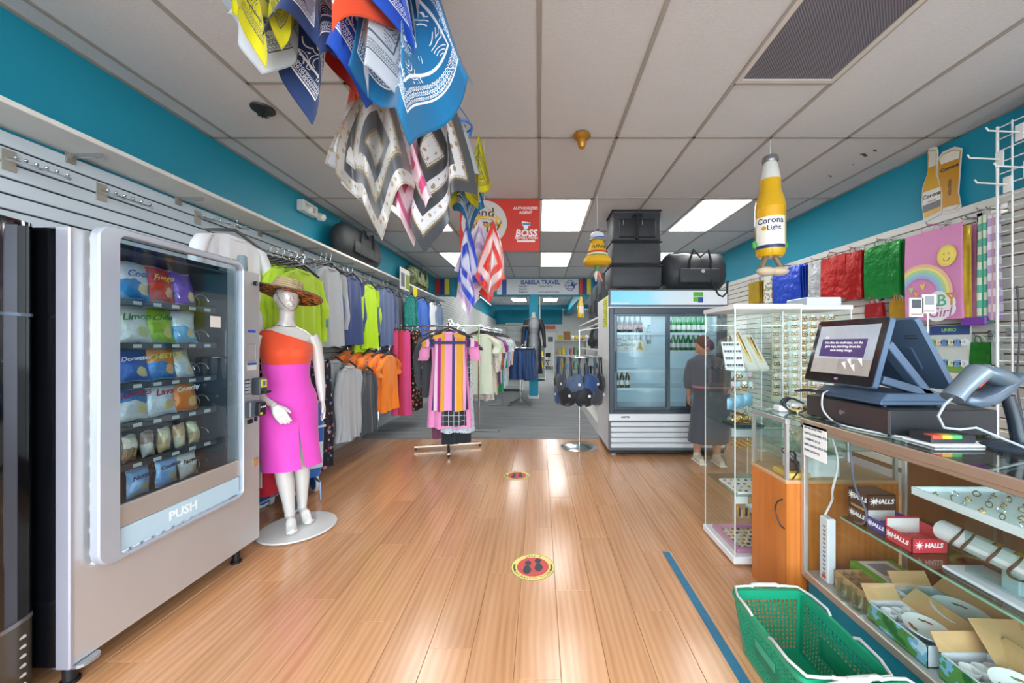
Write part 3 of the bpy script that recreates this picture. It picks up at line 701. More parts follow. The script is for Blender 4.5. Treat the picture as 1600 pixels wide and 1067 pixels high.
for i in range(2): MB().prism([(1.53, .24+i*.012), (1.58, .24+i*.012), (1.58, .243+i*.012), (1.53, .243+i*.012)], fn2, -.0235, -.022).build('vent_slot', mat('#1c242e', .5), o2, world=True)

# barcode scanner in its stand
t = thing('barcode_scanner', 'grey handheld barcode scanner resting in a black stand', 'scanner', (1.66, 1.27, .975))
b = MB(); b.lathe([(.0, 0), (.085, 0), (.09, .008), (.07, .02), (.03, .03), (0, .032)], (1.66, 1.27, .975), 28, c0=False, c1=False, sx=1.15)
b.build('stand_base', mat('#3a4450', .2, .3), t, world=True, smooth=40)
MB().tube([(1.655, 1.27, 1.0), (1.645, 1.275, 1.08), (1.625, 1.28, 1.16)], [.021, .02, .018], 14).build('stand_pole', mat('#1d2732', .2), t, world=True, smooth=40)
# cradle, gun handle and head laid along the view plane at depth Y
gx = lambda x, y, Y=1.28: pz(x, y, Y)
cr_ = [(1498, 628), (1520, 636), (1545, 630), (1570, 612), (1592, 588), (1589, 580), (1568, 596), (1545, 612), (1520, 620), (1502, 618)]
b = MB(); b.prism([(gx(*p).x, gx(*p).z) for p in cr_], lambda a, c, d_: Vector((a, 1.25+d_, c)), 0, .075); b.build('cradle', mat('#566474', .3, .3), t, world=True, smooth=50, bevel=.005)
def oval(pts, rs, sy=1.25, n=14):
    P = [gx(*p) for p in pts]; rings = []
    for i, p in enumerate(P):
        a = P[max(i-1, 0)]; c = P[min(i+1, len(P)-1)]; tt = (c-a).normalized(); nn = Vector((-tt.z, 0, tt.x))
        rings.append([p + nn*rs[i]*math.cos(2*PI*j/n) + Vector((0, 1, 0))*rs[i]*sy*math.sin(2*PI*j/n) for j in range(n)])
    return MB().loft(rings)
oval([(1487, 622), (1500, 608), (1516, 592), (1530, 580)], [.028, .026, .028, .032]).build('handle', mat('#6d7a86', .28, .3), t, world=True, smooth=50)
oval([(1517, 577), (1524, 578), (1545, 584), (1565, 592), (1577, 594)], [.008, .022, .03, .03, .022], 1.3).build('head', mat('#5b6874', .28, .3), t, world=True, smooth=50)
oval([(1519, 575), (1540, 577), (1562, 585)], [.008, .018, .012], 1.45).build('head_cover', mat('#8d99a4', .25, .3), t, world=True, smooth=50)
oval([(1535, 592), (1524, 604)], [.012, .01]).build('trigger', mat('#d8412e', .4), t, world=True, smooth=50)
P0 = gx(1487, 622)
tag(MB().tube([P0, gx(1476, 632), gx(1466, 650), gx(1475, 668), gx(1500, 671), gx(1525, 668, 1.26), (1.62, 1.20, .985), (1.55, 1.16, .982), (1.63, 1.10, .981), (1.72, 1.16, .981)], .0042, 6).build('scanner_cable', mat('#9aa2aa', .4), smooth=50), 'pale grey cable trailing from the barcode scanner', 'cable')
# card reader with a paper beneath
t = thing('card_terminal', 'small black card reader with coloured stripe on the counter', 'card reader', (1.465, 1.345, .975))
MB().box(1.40, 1.56, 1.315, 1.40, .983, 1.012).build('body', mat('#2a2b30', .4), t, world=True, bevel=.004)
for i, c in enumerate(('#c9452c', '#d9a23a', '#3f9a5a')): MB().box(1.402+i*.035, 1.437+i*.035, 1.3145, 1.345, 1.0, 1.0135).build('stripe', mat(c, .5), t, world=True)
tag(MB().box(1.385, 1.60, 1.29, 1.41, .976, .983).build('paper_pad', mat('#e8eaf0', .6), bevel=.002), 'white paper pad under the card reader', 'paper')
# cables on and below the counter
def cable(pts, r, c, label):
    P = [Vector(p) for p in pts]; Q = []
    for i in range(len(P)-1):
        p0, p1, p2, p3 = P[max(i-1, 0)], P[i], P[i+1], P[min(i+2, len(P)-1)]
        for k in range(6):
            u = k/6; Q.append(.5*((2*p1)+(-p0+p2)*u+(2*p0-5*p1+4*p2-p3)*u*u+(-p0+3*p1-3*p2+p3)*u**3))
    Q.append(P[-1]); return tag(MB().tube(Q, r, 6).build('cable', mat(c, .45), smooth=60), label, 'cable')
cable([(1.47, 1.80, 1.13), (1.40, 1.79, 1.11), (1.36, 1.77, 1.095), (1.345, 1.75, 1.03), (1.35, 1.7, .985), (1.34, 1.62, .98), (1.36, 1.52, .98), (1.42, 1.40, .98), (1.52, 1.42, .98), (1.6, 1.35, .98), (1.72, 1.33, .98)], .0042, '#c4c7c9', 'white cable looping down the front of the cash drawer')
cable([(1.42, 1.86, 1.1), (1.38, 1.93, 1.1), (1.35, 1.95, 1.09), (1.36, 1.88, 1.1), (1.40, 1.82, 1.105), (1.37, 1.86, 1.10), (1.39, 1.78, 1.105), (1.43, 1.84, 1.1), (1.38, 1.90, 1.105), (1.41, 1.75, 1.11), (1.45, 1.80, 1.12)], .0035, '#22242a', 'black cable tangle on top of the cash drawer')
for i in range(3):
    cable([(1.37, 1.91, 1.03), (1.34, 1.95+.02*i, 1.05), (1.325-.012*i, 1.99, 1.02), (1.335, 1.97, .985), (1.36, 1.93, .98), (1.39, 1.92, 1.0)], .0045, '#2e2f34', ('outer', 'middle', 'inner')[i] + ' black cord loop hanging beside the cash drawer end')
cable([(1.345, 1.73, .982), (1.335, 1.66, .985), (1.33, 1.62, .97), (1.345, 1.60, .93), (1.36, 1.61, .85), (1.37, 1.60, .72), (1.40, 1.58, .62), (1.42, 1.62, .55), (1.44, 1.68, .53)], .004, '#5d6a86', 'blue grey cable bundle falling inside the glass counter')
cable([(1.35, 1.70, .90), (1.36, 1.68, .8), (1.35, 1.70, .66), (1.38, 1.74, .6), (1.36, 1.77, .5)], .005, '#d4d4d6', 'white power cord above the power strip')
cable([(1.30, 1.90, .74), (1.27, 1.93, .78), (1.26, 1.88, .80), (1.30, 1.85, .72), (1.26, 1.84, .66)], .0035, '#2a2b2e', 'thin black wire by the padlock in the cabinet')
cable([(1.219, 1.85, .56), (1.21, 1.88, .53), (1.208, 1.89, .48), (1.212, 1.86, .43), (1.219, 1.835, .42)], .0035, '#2a2b2e', 'thin black cord looped against the orange wood panel')
t = thing('power_strip', 'white upright power strip with a row of sockets inside the counter', 'power strip', (1.36, 1.74, .222))
MB().box(-.02, .02, -.028, .028, .0, .30).build('case', mat('#e4e6ec', .4), t, bevel=.006)
for i in range(12): MB().cb((-.021, -.006, .04+i*.02), (.003, .012, .008)).build('socket', mat('#7d8088', .5), t)
MB().cb((-.021, -.004, .025), (.004, .02, .014)).build('switch', mat('#d8402c', .4), t)

# HALLS boxes on the glass shelf
def sweet_box(x0, x1, y0, y1, z0, z1, col, label, opened, loc='sweet boxes in the counter'):
    t = thing('lozenge_box', label, 'box', ((x0+x1)/2, (y0+y1)/2, z0), 0, loc); m = mat(col, .45)
    b = MB(); w_ = .003
    b.box(x0, x1, y0, y0+w_, z0, z1); b.box(x0, x0+w_, y0, y1, z0, z1); b.box(x1-w_, x1, y0, y1, z0, z1+.02*opened); b.box(x0, x1, y1-w_, y1, z0, z1+.035*opened); b.box(x0, x1, y0, y1, z0, z0+w_)
    if not opened: b.box(x0, x1, y0, y1, z1-w_, z1)
    bx = b.build('carton', m, t, world=True)
    if opened:
        MB().box(x0+.004, x1-.004, y1-w_-.002, y1-w_, z0+.004, z1+.03).build('inner_flap', M_PAPER, t, world=True)
        for i in range(6): MB().cb((x0+.02+i*(x1-x0-.04)/5, (y0+y1)/2, z0+.02), (.015, (y1-y0)*.8, .03)).build('lozenge_stick', mat(col, .4), t, world=True, bevel=.004)
    h = z1-z0; wl = mat('#ffffff', .5)
    text('lettering', 'HALLS', h*.42, ((x0*.4+x1*.6), y0-.0006, z0+h*.55), (1, 0, 0), (0, 0, 1), wl, bx, shear=.2, bold=.0008)
    text('lettering', 'HALLS', h*.42, (x0-.0006, (y0*.55+y1*.45), z0+h*.55), (0, -1, 0), (0, 0, 1), wl, bx, shear=.2, bold=.0008)
    for fn_ in (lambda a, b_, d_: Vector((x0+.028+a, y0-d_, z0+h*.55+b_)), lambda a, b_, d_: Vector((x0-d_, y1-.016-a, z0+h*.55+b_))):
        st = []
        for k in range(16):
            r_ = (h*.32 if k % 2 == 0 else h*.1); st.append((r_*math.cos(PI*k/8), r_*math.sin(PI*k/8)))
        MB().prism(st, fn_, .0, .0006).build('star_mark', wl, bx, world=True)
    return t
sweet_box(1.445, 1.585, 1.43, 1.54, .525, .583, '#cf2f48', 'red open lozenge box at the front of the glass shelf', 1)
sweet_box(1.455, 1.58, 1.55, 1.64, .525, .578, '#3f3a94', 'purple lozenge box behind the red one', 1)
sweet_box(1.455, 1.58, 1.648, 1.735, .525, .585, '#55392f', 'dark brown lozenge box at the bottom of the brown stack', 0)
sweet_box(1.45, 1.575, 1.63, 1.73, .604, .672, '#4a342c', 'dark brown lozenge box on top of the brown stack', 0)
tag(MB().box(1.46, 1.57, 1.64, 1.73, .585, .604).build('cardboard_slab', M_CARD, bevel=.002), 'tan cardboard tray between the two brown lozenge boxes', 'tray')
# white tray of rings near the top
t = thing('jewellery_tray', 'white shallow tray of rings and earrings high in the counter', 'tray', (1.58, 1.0, .78))
b = MB(); b.box(1.40, 1.77, .55, 1.39, .775, .785); b.box(1.40, 1.41, .55, 1.39, .785, .803); b.box(1.76, 1.77, .55, 1.39, .785, .803); b.box(1.41, 1.76, 1.38, 1.39, .785, .803); b.build('tray_body', mat('#dfe9ef', .4), t, world=True, bevel=.002)
b = MB(); b.box(1.50, 1.52, .6, 1.3, .525, .775); b.build('tray_support', glass('#e2f0ee', .05), t, world=True)
def gem(b, c, r, tilt):
    b.tube([Vector(c)+Vector((r*math.cos(a), r*math.sin(a)*math.cos(tilt), r*math.sin(a)*math.sin(tilt)+r)) for a in [2*PI*k/10 for k in range(10)]], .0016, 4, closed=True); b.cb((c[0], c[1], c[2]+2*r), (.005, .005, .005))
gm = []
for k in range(3):
    b = MB(); gem(b, (0, 0, 0), .0075+.001*k, .5+.4*k); o = b.build('finger_ring', (M_GOLD, CHROME, mat('#8c7a4a', .3, .8))[k], None, smooth=60); gm.append(o)
k = 0
for iy in range(12):
    for ix in range(5):
        o = gm[k % 3] if k < 3 else gm[k % 3].copy()
        if k >= 3: COL.objects.link(o)
        o.location = (1.45+ix*.066+RN.uniform(-.01, .01), 1.34-iy*.045+RN.uniform(-.008, .008), .786); o.rotation_euler = (0, 0, RN.uniform(0, 6))
        tag(o, 'tiny metal ring in the ' + NTH[iy] + ' row, ' + NTH[ix] + ' from the front, in the white jewellery tray', 'ring', 'rings in the white jewellery tray'); k += 1
# bracelet bar
t = thing('bracelet_bar', 'white padded bracelet roll on a white stand', 'display stand', (1.535, 1.2, .525))
MB().cyl((1.535, .82, .632), (1.535, 1.41, .632), .036, n=24).build('roll', mat('#e3e6ea', .8, bump=.3, bs=120), t, world=True, smooth=40, bevel=.006)
MB().box(1.525, 1.545, 1.17, 1.22, .535, .60).build('post', mat('#d5dbe6', .5), t, world=True, bevel=.004)
MB().box(1.46, 1.61, 1.05, 1.34, .526, .538).build('foot', mat('#d5dde8', .4), t, world=True, bevel=.004)
for i, y in enumerate((1.335, 1.30, 1.225, 1.17, 1.10, 1.05)):
    b = MB(); b.tube([(1.535+.0405*math.cos(a), y+.012*math.sin(a*2), .632+.0405*math.sin(a)-.006) for a in [2*PI*q/22 for q in range(22)]], .0042, 6, closed=True)
    br = thing('bracelet', ('dark braided bracelet nearest the far end of the white roll', 'second dark braided bracelet from the far end of the white roll', 'dark bracelet with a gold flower charm on the white roll', 'dark bracelet with a gold leaf charm on the white roll', 'dark bracelet fifth from the far end of the white roll', 'dark bracelet sixth from the far end of the white roll')[i], 'bracelet', (1.535, y, .596), 0, 'bracelets on the white roll')
    b.build('band', mat('#4a3428', .6), br, world=True, smooth=60)
    if i in (2, 3): MB().lathe([(0, 0), (.014, .002), (.008, .008), (0, .01)], (1.525, y, .668), 8, c0=False, c1=False).build('charm', M_GOLD, br, world=True)

# dinnerware boxes on the deck
def plate_mesh(t, c, r, tiltx, mname='plate'):
    M = Matrix.Translation(c) @ Matrix.Rotation(tiltx, 4, 'X')
    p = MB().lathe([(0, 0), (r*.6, 0), (r, .012), (r, .016), (r*.62, .006), (0, .005)], (0, 0, 0), 32, c0=False, c1=False, M=M)
    o = tag(p.build(mname, mat('#eceff0', .12, 0, .6, coat=.3), smooth=40), t, 'plate', 'dinner plates in the open boxes'); 
    b = MB()
    for k in range(3):
        a = 2*PI*k/3+.6
        for j in range(3): b.lathe([(0, 0), (.011-.002*j, .0006)], (r*.72*math.cos(a+j*.12), r*.72*math.sin(a+j*.12), .0085), 8, 0, c0=False, c1=False, M=M)
    b2 = b.build('flower_print', mat('#b8403a', .5), o, world=True); b3 = MB()
    for k in range(3): 
        a = 2*PI*k/3+1.0; b3.lathe([(0, 0), (.012, .0006)], (r*.7*math.cos(a), r*.7*math.sin(a), .0085), 7, 0, c0=False, c1=False, M=M)
    b3.build('leaf_print', mat('#4d7d3a', .5), o, world=True); return o
def print_mat():
    s = NT('tropical_box_print'); p = s.coord(); a = s.noise(16, 3, p); b_ = s.noise(5, 2, p)
    c = s.ramp(s.math('ADD', s.math('MULTIPLY', a, .6), s.math('MULTIPLY', b_, .4)), [(0, '#2f6b34'), (.42, '#5d8f4a'), (.5, '#7fb6d4'), (.56, '#c6dbe8'), (.66, '#3f86b8')]); s.col(c); s.set(.35); return s.m
M_PRINT = print_mat()
def open_box(x0, x1, y0, y1, z0, h, label, flaps=True, prt=True, rot=0):
    t = thing('dinnerware_box', label, 'box', ((x0+x1)/2, (y0+y1)/2, z0), rot, 'open dinnerware boxes in the counter')
    a, c = (x1-x0)/2, (y1-y0)/2; w_ = .004; b = MB()
    b.box(-a, a, -c, -c+w_, 0, h); b.box(-a, a, c-w_, c, 0, h); b.box(a-w_, a, -c, c, 0, h); b.box(-a, a, -c, c, 0, w_); b.box(-a, -a+w_, -c, c, 0, h)
    b.build('carton', mat('#d9dce4', .5), t)
    if prt: MB().box(-a-.001, -a, -c, c, .004, h-.004).build('printed_side', M_PRINT, t)
    MB().box(-a+w_, a-w_, -.006, .006, w_, h*.9).build('divider', mat('#cdd2de', .6), t)
    if flaps:
        b = MB(); b.loft([[Vector((-a, c, h)), Vector((a, c, h)), Vector((a, c+.003, h)), Vector((-a, c+.003, h))], [Vector((-a-.01, c+.02, h+.055)), Vector((a-.01, c+.02, h+.055)), Vector((a-.01, c+.023, h+.055)), Vector((-a-.01, c+.023, h+.055))]]); b.build('flap', M_CARD, t)
        b = MB(); b.loft([[Vector((a, -c, h)), Vector((a, c, h)), Vector((a+.003, c, h)), Vector((a+.003, -c, h))], [Vector((a+.06, -c, h+.05)), Vector((a+.06, c, h+.05)), Vector((a+.063, c, h+.05)), Vector((a+.063, -c, h+.05))]]); b.build('flap', M_CARD, t)
    for i in range(3):
        MB().lathe([(.0, 0), (.02, 0), (.026, .03), (.024, .031), (.02, .004), (0, .003)], (-a*.5+i*.04, c*.5, h*.55), 14, c0=False, c1=False).build('cup', mat('#eceff0', .15), t, smooth=40)
    return t
open_box(1.335, 1.47, 1.27, 1.50, .222, .075, 'white printed dinnerware box nearest the front glass')
open_box(1.50, 1.66, 1.29, 1.56, .222, .09, 'open dinnerware box with a large round plate behind', prt=False)
open_box(1.34, 1.50, 1.02, 1.235, .222, .085, 'printed dinnerware box at the near corner with flower cups')
tag(MB().box(-.16, .16, -.002, .002, 0, .2, M=Matrix.Translation((1.60, 1.16, .225)) @ Matrix.Rotation(-.7, 4, 'X') @ Matrix.Rotation(.35, 4, 'Z')).build('cardboard_sheet', M_CARD), 'large tan cardboard lid leaning at the near end of the counter', 'cardboard')
plate_mesh('white flowered plate in the box nearest the front glass', (1.40, 1.335, .30), .065, .1)
plate_mesh('large white flowered plate in the rear box', (1.58, 1.38, .318), .085, .12)
plate_mesh('white flowered plate in the near corner box', (1.42, 1.08, .312), .07, .08)
plate_mesh('white flowered plate lying beside the rear box', (1.72, 1.26, .245), .08, .05)
t = thing('divided_carton', 'tan cardboard carton with egg crate dividers at the far end', 'box', (1.43, 1.60, .222))
b = MB(); 
for q in ((-.075, .075, -.095, -.091), (-.075, .075, .091, .095), (-.075, -.071, -.095, .095), (.071, .075, -.095, .095)): b.box(*q, 0, .08)
b.build('carton', M_CARD, t)
for i in range(3): MB().box(-.038+i*.037, -.035+i*.037, -.091, .091, .004, .078).build('divider', mat('#a88254', .8), t)
for i in range(4): MB().box(-.071, .071, -.06+i*.038, -.057+i*.038, .004, .078).build('divider', mat('#a88254', .8), t)
for i, (x, y) in enumerate(((1.345, 1.545), (1.34, 1.62))):
    tag(MB().lathe([(0, .004), (.026, 0), (.03, .075), (.028, .075), (.024, .008), (0, .008)], (x, y, .222), 20, c0=False, c1=False).build('drinking_glass', glass('#e9f3f1', .12, .02, 'gg'), smooth=40), ('clear drinking glass beside the printed dinnerware box', 'clear drinking glass in front of the divided carton')[i], 'glass', 'drinking glasses in the counter')
t = thing('green_white_box', 'white and green product box at the back of the deck', 'box', (1.58, 1.68, .222))
MB().box(-.1, .1, -.075, .075, 0, .085).build('carton', mat('#e2e6e2', .5), t, bevel=.002)
for q in ((-.1005, -.07), (.07, .1005)): MB().box(q[0], q[1], -.076, .076, -.0, .0855).build('green_band', mat('#5fa83c', .5), t)
MB().box(-.045, .045, -.04, .05, .085, .0858).build('printed_picture', mat('#8c96a8', .5), t)
b = MB()
for i in range(18): b.box(-.065+i*.0075, -.062+i*.0075, -.0762, -.075, .015, .07)
b.build('bar_lines', mat('#6a7076', .5), t)
tag(MB().box(1.64, 1.78, .92, 1.08, .968, .9695).build('yellow_card', mat('#d9dc2c', .5)), 'yellow card under the glass counter top', 'card')
# ================================================================== glass towers with jewellery
M_TW = mat('#eceef0', .35)
def tower(x0, x1, y0, y1, zt, shelves, label):
    t = thing('glass_tower', label, 'display case', ((x0+x1)/2, (y0+y1)/2, 0)); g = 'world'
    MB().box(x0-.005, x1+.005, y0-.005, y1+.005, .012, .055).build('base', M_TW, t, world=True, bevel=.004)
    MB().box(x0-.004, x1+.004, y0-.004, y1+.004, zt-.03, zt).build('top_panel', M_TW, t, world=True, bevel=.004)
    for q in ((x0+.04, y0+.04), (x1-.04, y0+.04), (x0+.04, y1-.04), (x1-.04, y1-.04)): MB().cyl((q[0], q[1], 0), (q[0], q[1], .013), .02, n=10).build('foot', BLACK, t, world=True)
    for q in ((x0, y0), (x1-.012, y0), (x0, y1-.012), (x1-.012, y1-.012)): MB().box(q[0]+.003, q[0]+.009, q[1]+.003, q[1]+.009, .055, zt-.03).build('corner_post', mat('#dfe8e8', .15, .3), t, world=True)
    for nm_, q in (('front_pane', (x0+.012, x1-.012, y0+.003, y0+.008)), ('rear_pane', (x0+.012, x1-.012, y1-.008, y1-.003)), ('side_pane', (x0+.003, x0+.008, y0+.012, y1-.012)), ('side_pane', (x1-.008, x1-.003, y0+.012, y1-.012))):
        MB().box(*q, .055, zt-.03).build(nm_, GL, t, world=True)
    for z in shelves: MB().box(x0+.012, x1-.012, y0+.012, y1-.012, z-.006, z).build('glass_shelf', glass('#d6ebe6', .06), t, world=True)
    return t
tower(1.174, 1.584, 2.22, 2.63, 1.58, (1.174, .827, .42), 'tall slim glass tower case of jewellery in front of the cooler')
tower(1.66, 2.14, 2.52, 2.96, 1.605, (1.25, .92, .55), 'wider glass tower case packed with earring cards behind the sales terminal')
# -- jewellery pieces
def hoop(b, c, r, mi=0, wr=.0018, n=12): b.tube([Vector(c)+Vector((r*math.cos(2*PI*k/n), 0, r*math.sin(2*PI*k/n))) for k in range(n)], wr, 4, mi, closed=True)
M_CRD = mat('#e6e3da', .7); M_CRB = mat('#a8c4d4', .6); M_CRP = mat('#c9b8cc', .6)
ear = []
for k, (cm, sty) in enumerate(((M_CRD, 0), (M_CRB, 1), (M_CRD, 2), (M_CRP, 1))):
    t = thing('earring_card', 'tmp', 'earrings', (0, 0, 0), 0, 'earring cards in the wide glass tower')
    MB().box(-.013, .013, 0, .001, -.03, 0).build('card', cm, t)
    for s_ in (-1, 1):
        b = MB()
        if sty == 0: hoop(b, (s_*.01, -.004, -.03), .01, 0, .0028)
        elif sty == 1: b.lathe([(0, 0), (.007, .01), (0, .022)], (s_*.01, -.005, -.046), 6, c0=False, c1=False); b.cyl((s_*.008, -.003, -.024), (s_*.008, -.003, -.012), .001, n=4)
        else: hoop(b, (s_*.01, -.004, -.022), .007, 0, .0025); hoop(b, (s_*.01, -.004, -.04), .011, 0, .003)
        b.build('earring', (M_GOLD, mat('#c9b27a', .35, .6), M_GOLD, mat('#b8874a', .3, .8))[k], t, smooth=60)
    ear.append(t)
def cards(n, x0, x1, rows, ztop, dz, y, label, group, first=False, kinds=(0, 1, 2, 3)):
    k = 0
    for r in range(rows):
        for i in range(n):
            e = ear[kinds[(k*7+r) % len(kinds)]]; 
            c = dup(e, (x0+(x1-x0)*(i+.5)/n+RN.uniform(-.004, .004), y+RN.uniform(-.006, .002), ztop-r*dz+RN.uniform(-.003, .003)), 0, label.replace('ROW', NTH[r]).replace('COL', NTH[i]), group); k += 1
tag(MB().box(1.675, 2.125, 2.66, 2.668, .93, 1.56).build('earring_board', mat('#cfc4ac', .6)), 'pale pegboard holding the rows of earring cards', 'display board')
cards(13, 1.685, 2.12, 11, 1.55, .054, 2.655, 'earring card, ROW row, COL from left, on the wide tower pegboard', 'earring cards in the wide glass tower')
cards(4, 1.19, 1.33, 2, 1.165, .06, 2.30, 'earring card, ROW row, COL from left, under the slim tower shelf', 'earring cards under the slim tower shelf', kinds=(1, 3, 1, 0))
for e in ear:
    for c in list(KIDS(e)): bpy.data.objects.remove(c, do_unlink=True)
    bpy.data.objects.remove(e, do_unlink=True)
# easel of earrings on the slim tower's top shelf, leaning
def easel(x, y, z, wd, h, rows, label, col, studs, tilt=.35, rz=0):
    t = thing('jewellery_easel', label, 'display stand', (x, y, z), rz)
    M = Matrix.Rotation(-tilt, 4, 'X')
    o = MB().box(-wd/2, wd/2, 0, .006, 0, h, M=M).build('board', mat(col, .5), t)
    MB().box(-.012, .012, .01, .016, 0, h*.8, M=Matrix.Translation((0, h*.55, 0)) @ Matrix.Rotation(.35, 4, 'X')).build('strut', mat(col, .5), t)
    b = MB()
    for r in range(rows):
        for c in range(studs): b.cb((-wd*.38+wd*.76*c/(studs-1), -.003, h*(.15+.75*r/max(rows-1, 1))), (.012, .006, .014), 0, M)
    b.build('stud_rows', mat('#56606c', .3, .5), o); 
    for r in range(rows): MB().box(-wd*.44, wd*.44, -.001, 0, h*(.15+.75*r/max(rows-1, 1))-.014, h*(.15+.75*r/max(rows-1, 1))-.01, M=M).build('row_line', mat('#b6bcc4', .5), o)
    return t
easel(1.255, 2.36, 1.174, .12, .19, 4, 'white easel with four rows of dark studs on the slim tower shelf', '#e9ebee', 6)
for i, (x, y, h) in enumerate(((1.40, 2.40, .30), (1.50, 2.45, .26))):
    t = thing('necklace_board', ('tall white slanted necklace board in the slim tower', 'shorter white slanted necklace board in the slim tower')[i], 'display stand', (x, y, 1.174), .5)
    M = Matrix.Rotation(-.5, 4, 'X'); o = MB().box(-.05, .05, 0, .012, 0, h, M=M).build('board', mat('#dedad0', .6), t)
    for k in range(3):
        b = MB(); b.tube([M @ Vector((-.03+.01*k+.06*u-.02*k*u, -.005, h*.92-h*(.5+.12*k)*math.sin(PI*u))) for u in [q/14 for q in range(15)]], .0025, 5); b.build('necklace', M_GOLD if k else mat('#b8b49a', .4), t, smooth=60)
    b = MB(); b.box(-.006, .006, .01, .02, 0, h*.75, M=Matrix.Translation((0, h*.72, 0)) @ Matrix.Rotation(.3, 4, 'X')); b.build('strut', mat('#8a8c8c', .5), t)
for i in range(5):
    t = thing('hanging_necklace', ('left hand', 'middle', 'right hand')[i] + ' pearl necklace strand hanging at the left of the earring board' if i < 3 else ('left', 'right')[i-3] + ' gold chain strand hanging low beside the earring board', 'necklace', (1.70+i*.012 if i < 3 else 1.80+i*.03, 2.60, 1.27 if i < 3 else .95), 0, 'hanging pearl strands' if i < 3 else 'low gold chain strands')
    b = MB(); L_ = .27 if i < 3 else .2
    for k in range(18): b.lathe([(0, -.006), (.005, -.003), (.006, 0), (.005, .003), (0, .006)], (0, 0, L_*k/17), 6, c0=False, c1=False)
    b.build('beads', mat('#d9cfae', .3) if i < 3 else M_GOLD, t, smooth=60)
# blue pouches below the top shelf and gold pieces on the others
for i in range(3):
    b = MB(); b.sheet(lambda u, v: Vector((1.20+i*.05+(u-.5)*.06, 2.30+.012*math.sin(PI*u)*math.sin(PI*v), .93+i*.012+v*.075)), 6, 6); b.sheet(lambda u, v: Vector((1.20+i*.05+(u-.5)*.06, 2.30-.012*math.sin(PI*u)*math.sin(PI*v), .93+i*.012+v*.075)), 6, 6)
    tag(b.build('gift_pouch', mat('#6f9fb8', .35, .1), smooth=60), ('leftmost', 'middle', 'right hand')[i] + ' small blue gift pouch hung in the slim tower', 'pouch', 'blue gift pouches')
tag(MB().box(1.20, 1.38, 2.26, 2.42, .827, .842).build('black_tray', mat('#22242a', .6), bevel=.003), 'black velvet tray with bangles in the slim tower', 'tray')
def bangles(n, x0, x1, y0, y1, z, r, label, group, m=M_GOLD):
    for i in range(n):
        b = MB(); hoop(b, (0, 0, r), r, 0, .0032, 16); o = b.build('bangle', m, None, smooth=60)
        o.location = (RN.uniform(x0, x1), y0+(y1-y0)*i/(n-1), z); o.rotation_euler = (RN.uniform(-.5, .5), 0, RN.uniform(0, 3)); tag(o, label.replace('gold bangle', 'gold bangle, ' + NTH[i] + ' nearest the front,'), 'bangle', group)
bangles(8, 1.22, 1.36, 2.28, 2.40, .843, .025, 'gold bangle standing on the black velvet tray', 'gold bangles on the black tray')
t = thing('keychain_rack', 'grey card strip dangling gold charms under the middle shelf', 'jewellery', (1.26, 2.30, .70))
MB().box(-.06, .07, 0, .004, .06, .115).build('strip', mat('#b9bdc0', .5), t)
for i in range(9):
    b = MB(); x = -.055+i*.015; hoop(b, (x, -.004, .045-.008*(i % 3)), .012); hoop(b, (x+.002, -.006, .02-.01*(i % 3)), .01, 0, .003); b.build('charm', M_GOLD, t, smooth=60)
t = thing('white_jewel_tray', 'white tray of small jewels on the low shelf of the slim tower', 'tray', (1.33, 2.36, .42))
MB().box(-.12, .16, -.11, .13, 0, .012).build('tray_body', mat('#eef0f2', .4), t, bevel=.003)
for i in range(24): MB().cb((-.10+.046*(i % 6)+RN.uniform(-.008, .008), -.085+.055*(i//6)+RN.uniform(-.01, .01), .016), (.014, .01, .008), 0).build('jewel', (M_GOLD, mat('#4a5a5c', .4), mat('#c06a4a', .4), CHROME)[i % 4], t)
t = thing('keychain_cluster', 'bunch of tan key charms hanging under the low shelf', 'keychain', (1.24, 2.28, .27))
MB().box(-.03, .05, 0, .003, .08, .14).build('card', M_PAPER, t)
for i in range(6): MB().cb((-.02+.014*i, -.006, .045-.012*(i % 3)), (.012, .005, .05)).build('charm', mat(('#b98a4a', '#3d3f66', '#caa76a')[i % 3], .5), t)
t = thing('pink_jewel_case', 'pink framed flat case of gold trinkets on the slim tower floor', 'tray', (1.38, 2.42, .055))
b = MB()
for q in ((-.17, .17, -.16, -.13), (-.17, .17, .13, .16), (-.17, -.14, -.13, .13), (.14, .17, -.13, .13)): b.box(*q, 0, .025)
b.build('rim', mat('#c987ab', .5), t, bevel=.003); MB().box(-.14, .14, -.13, .13, 0, .008).build('pad', mat('#e2d6cf', .7), t)
for i in range(48): MB().cb((-.12+.034*(i % 8)+RN.uniform(-.006, .006), -.11+.044*(i//8)+RN.uniform(-.006, .006), .012), (.018, .012, .008)).build('trinket', (M_GOLD, mat('#7b5a4a', .5), mat('#b5b0a0', .4))[i % 3], t)
tag(MB().box(1.86, 2.10, 2.56, 2.78, 1.606, 1.665).build('clear_tray', mat('#c2ccd6', .3), bevel=.006), 'pale translucent plastic tray on top of the wider tower', 'tray')
t = thing('ring_pad', 'long cream pad of rings on the cabinet top near the slim tower', 'tray', (1.50, 1.98, .974))
MB().box(-.15, .12, -.05, .05, 0, .018).build('pad', mat('#d9c99a', .7), t, bevel=.003)
for i in range(30): MB().cb((-.135+.0265*(i % 10), -.03+.03*(i//10), .022), (.01, .014, .012)).build('ring_top', (M_GOLD, CHROME)[i % 2], t)
for i in range(2): tag(MB().box(1.29+.07*i, 1.345+.07*i, 1.98, 2.04, .974, 1.005+.015*i).build('ring_box', mat('#e6e8ea', .4), bevel=.006), ('small white ring box at the cabinet corner', 'taller white ring box beside the cream ring pad')[i], 'ring box')

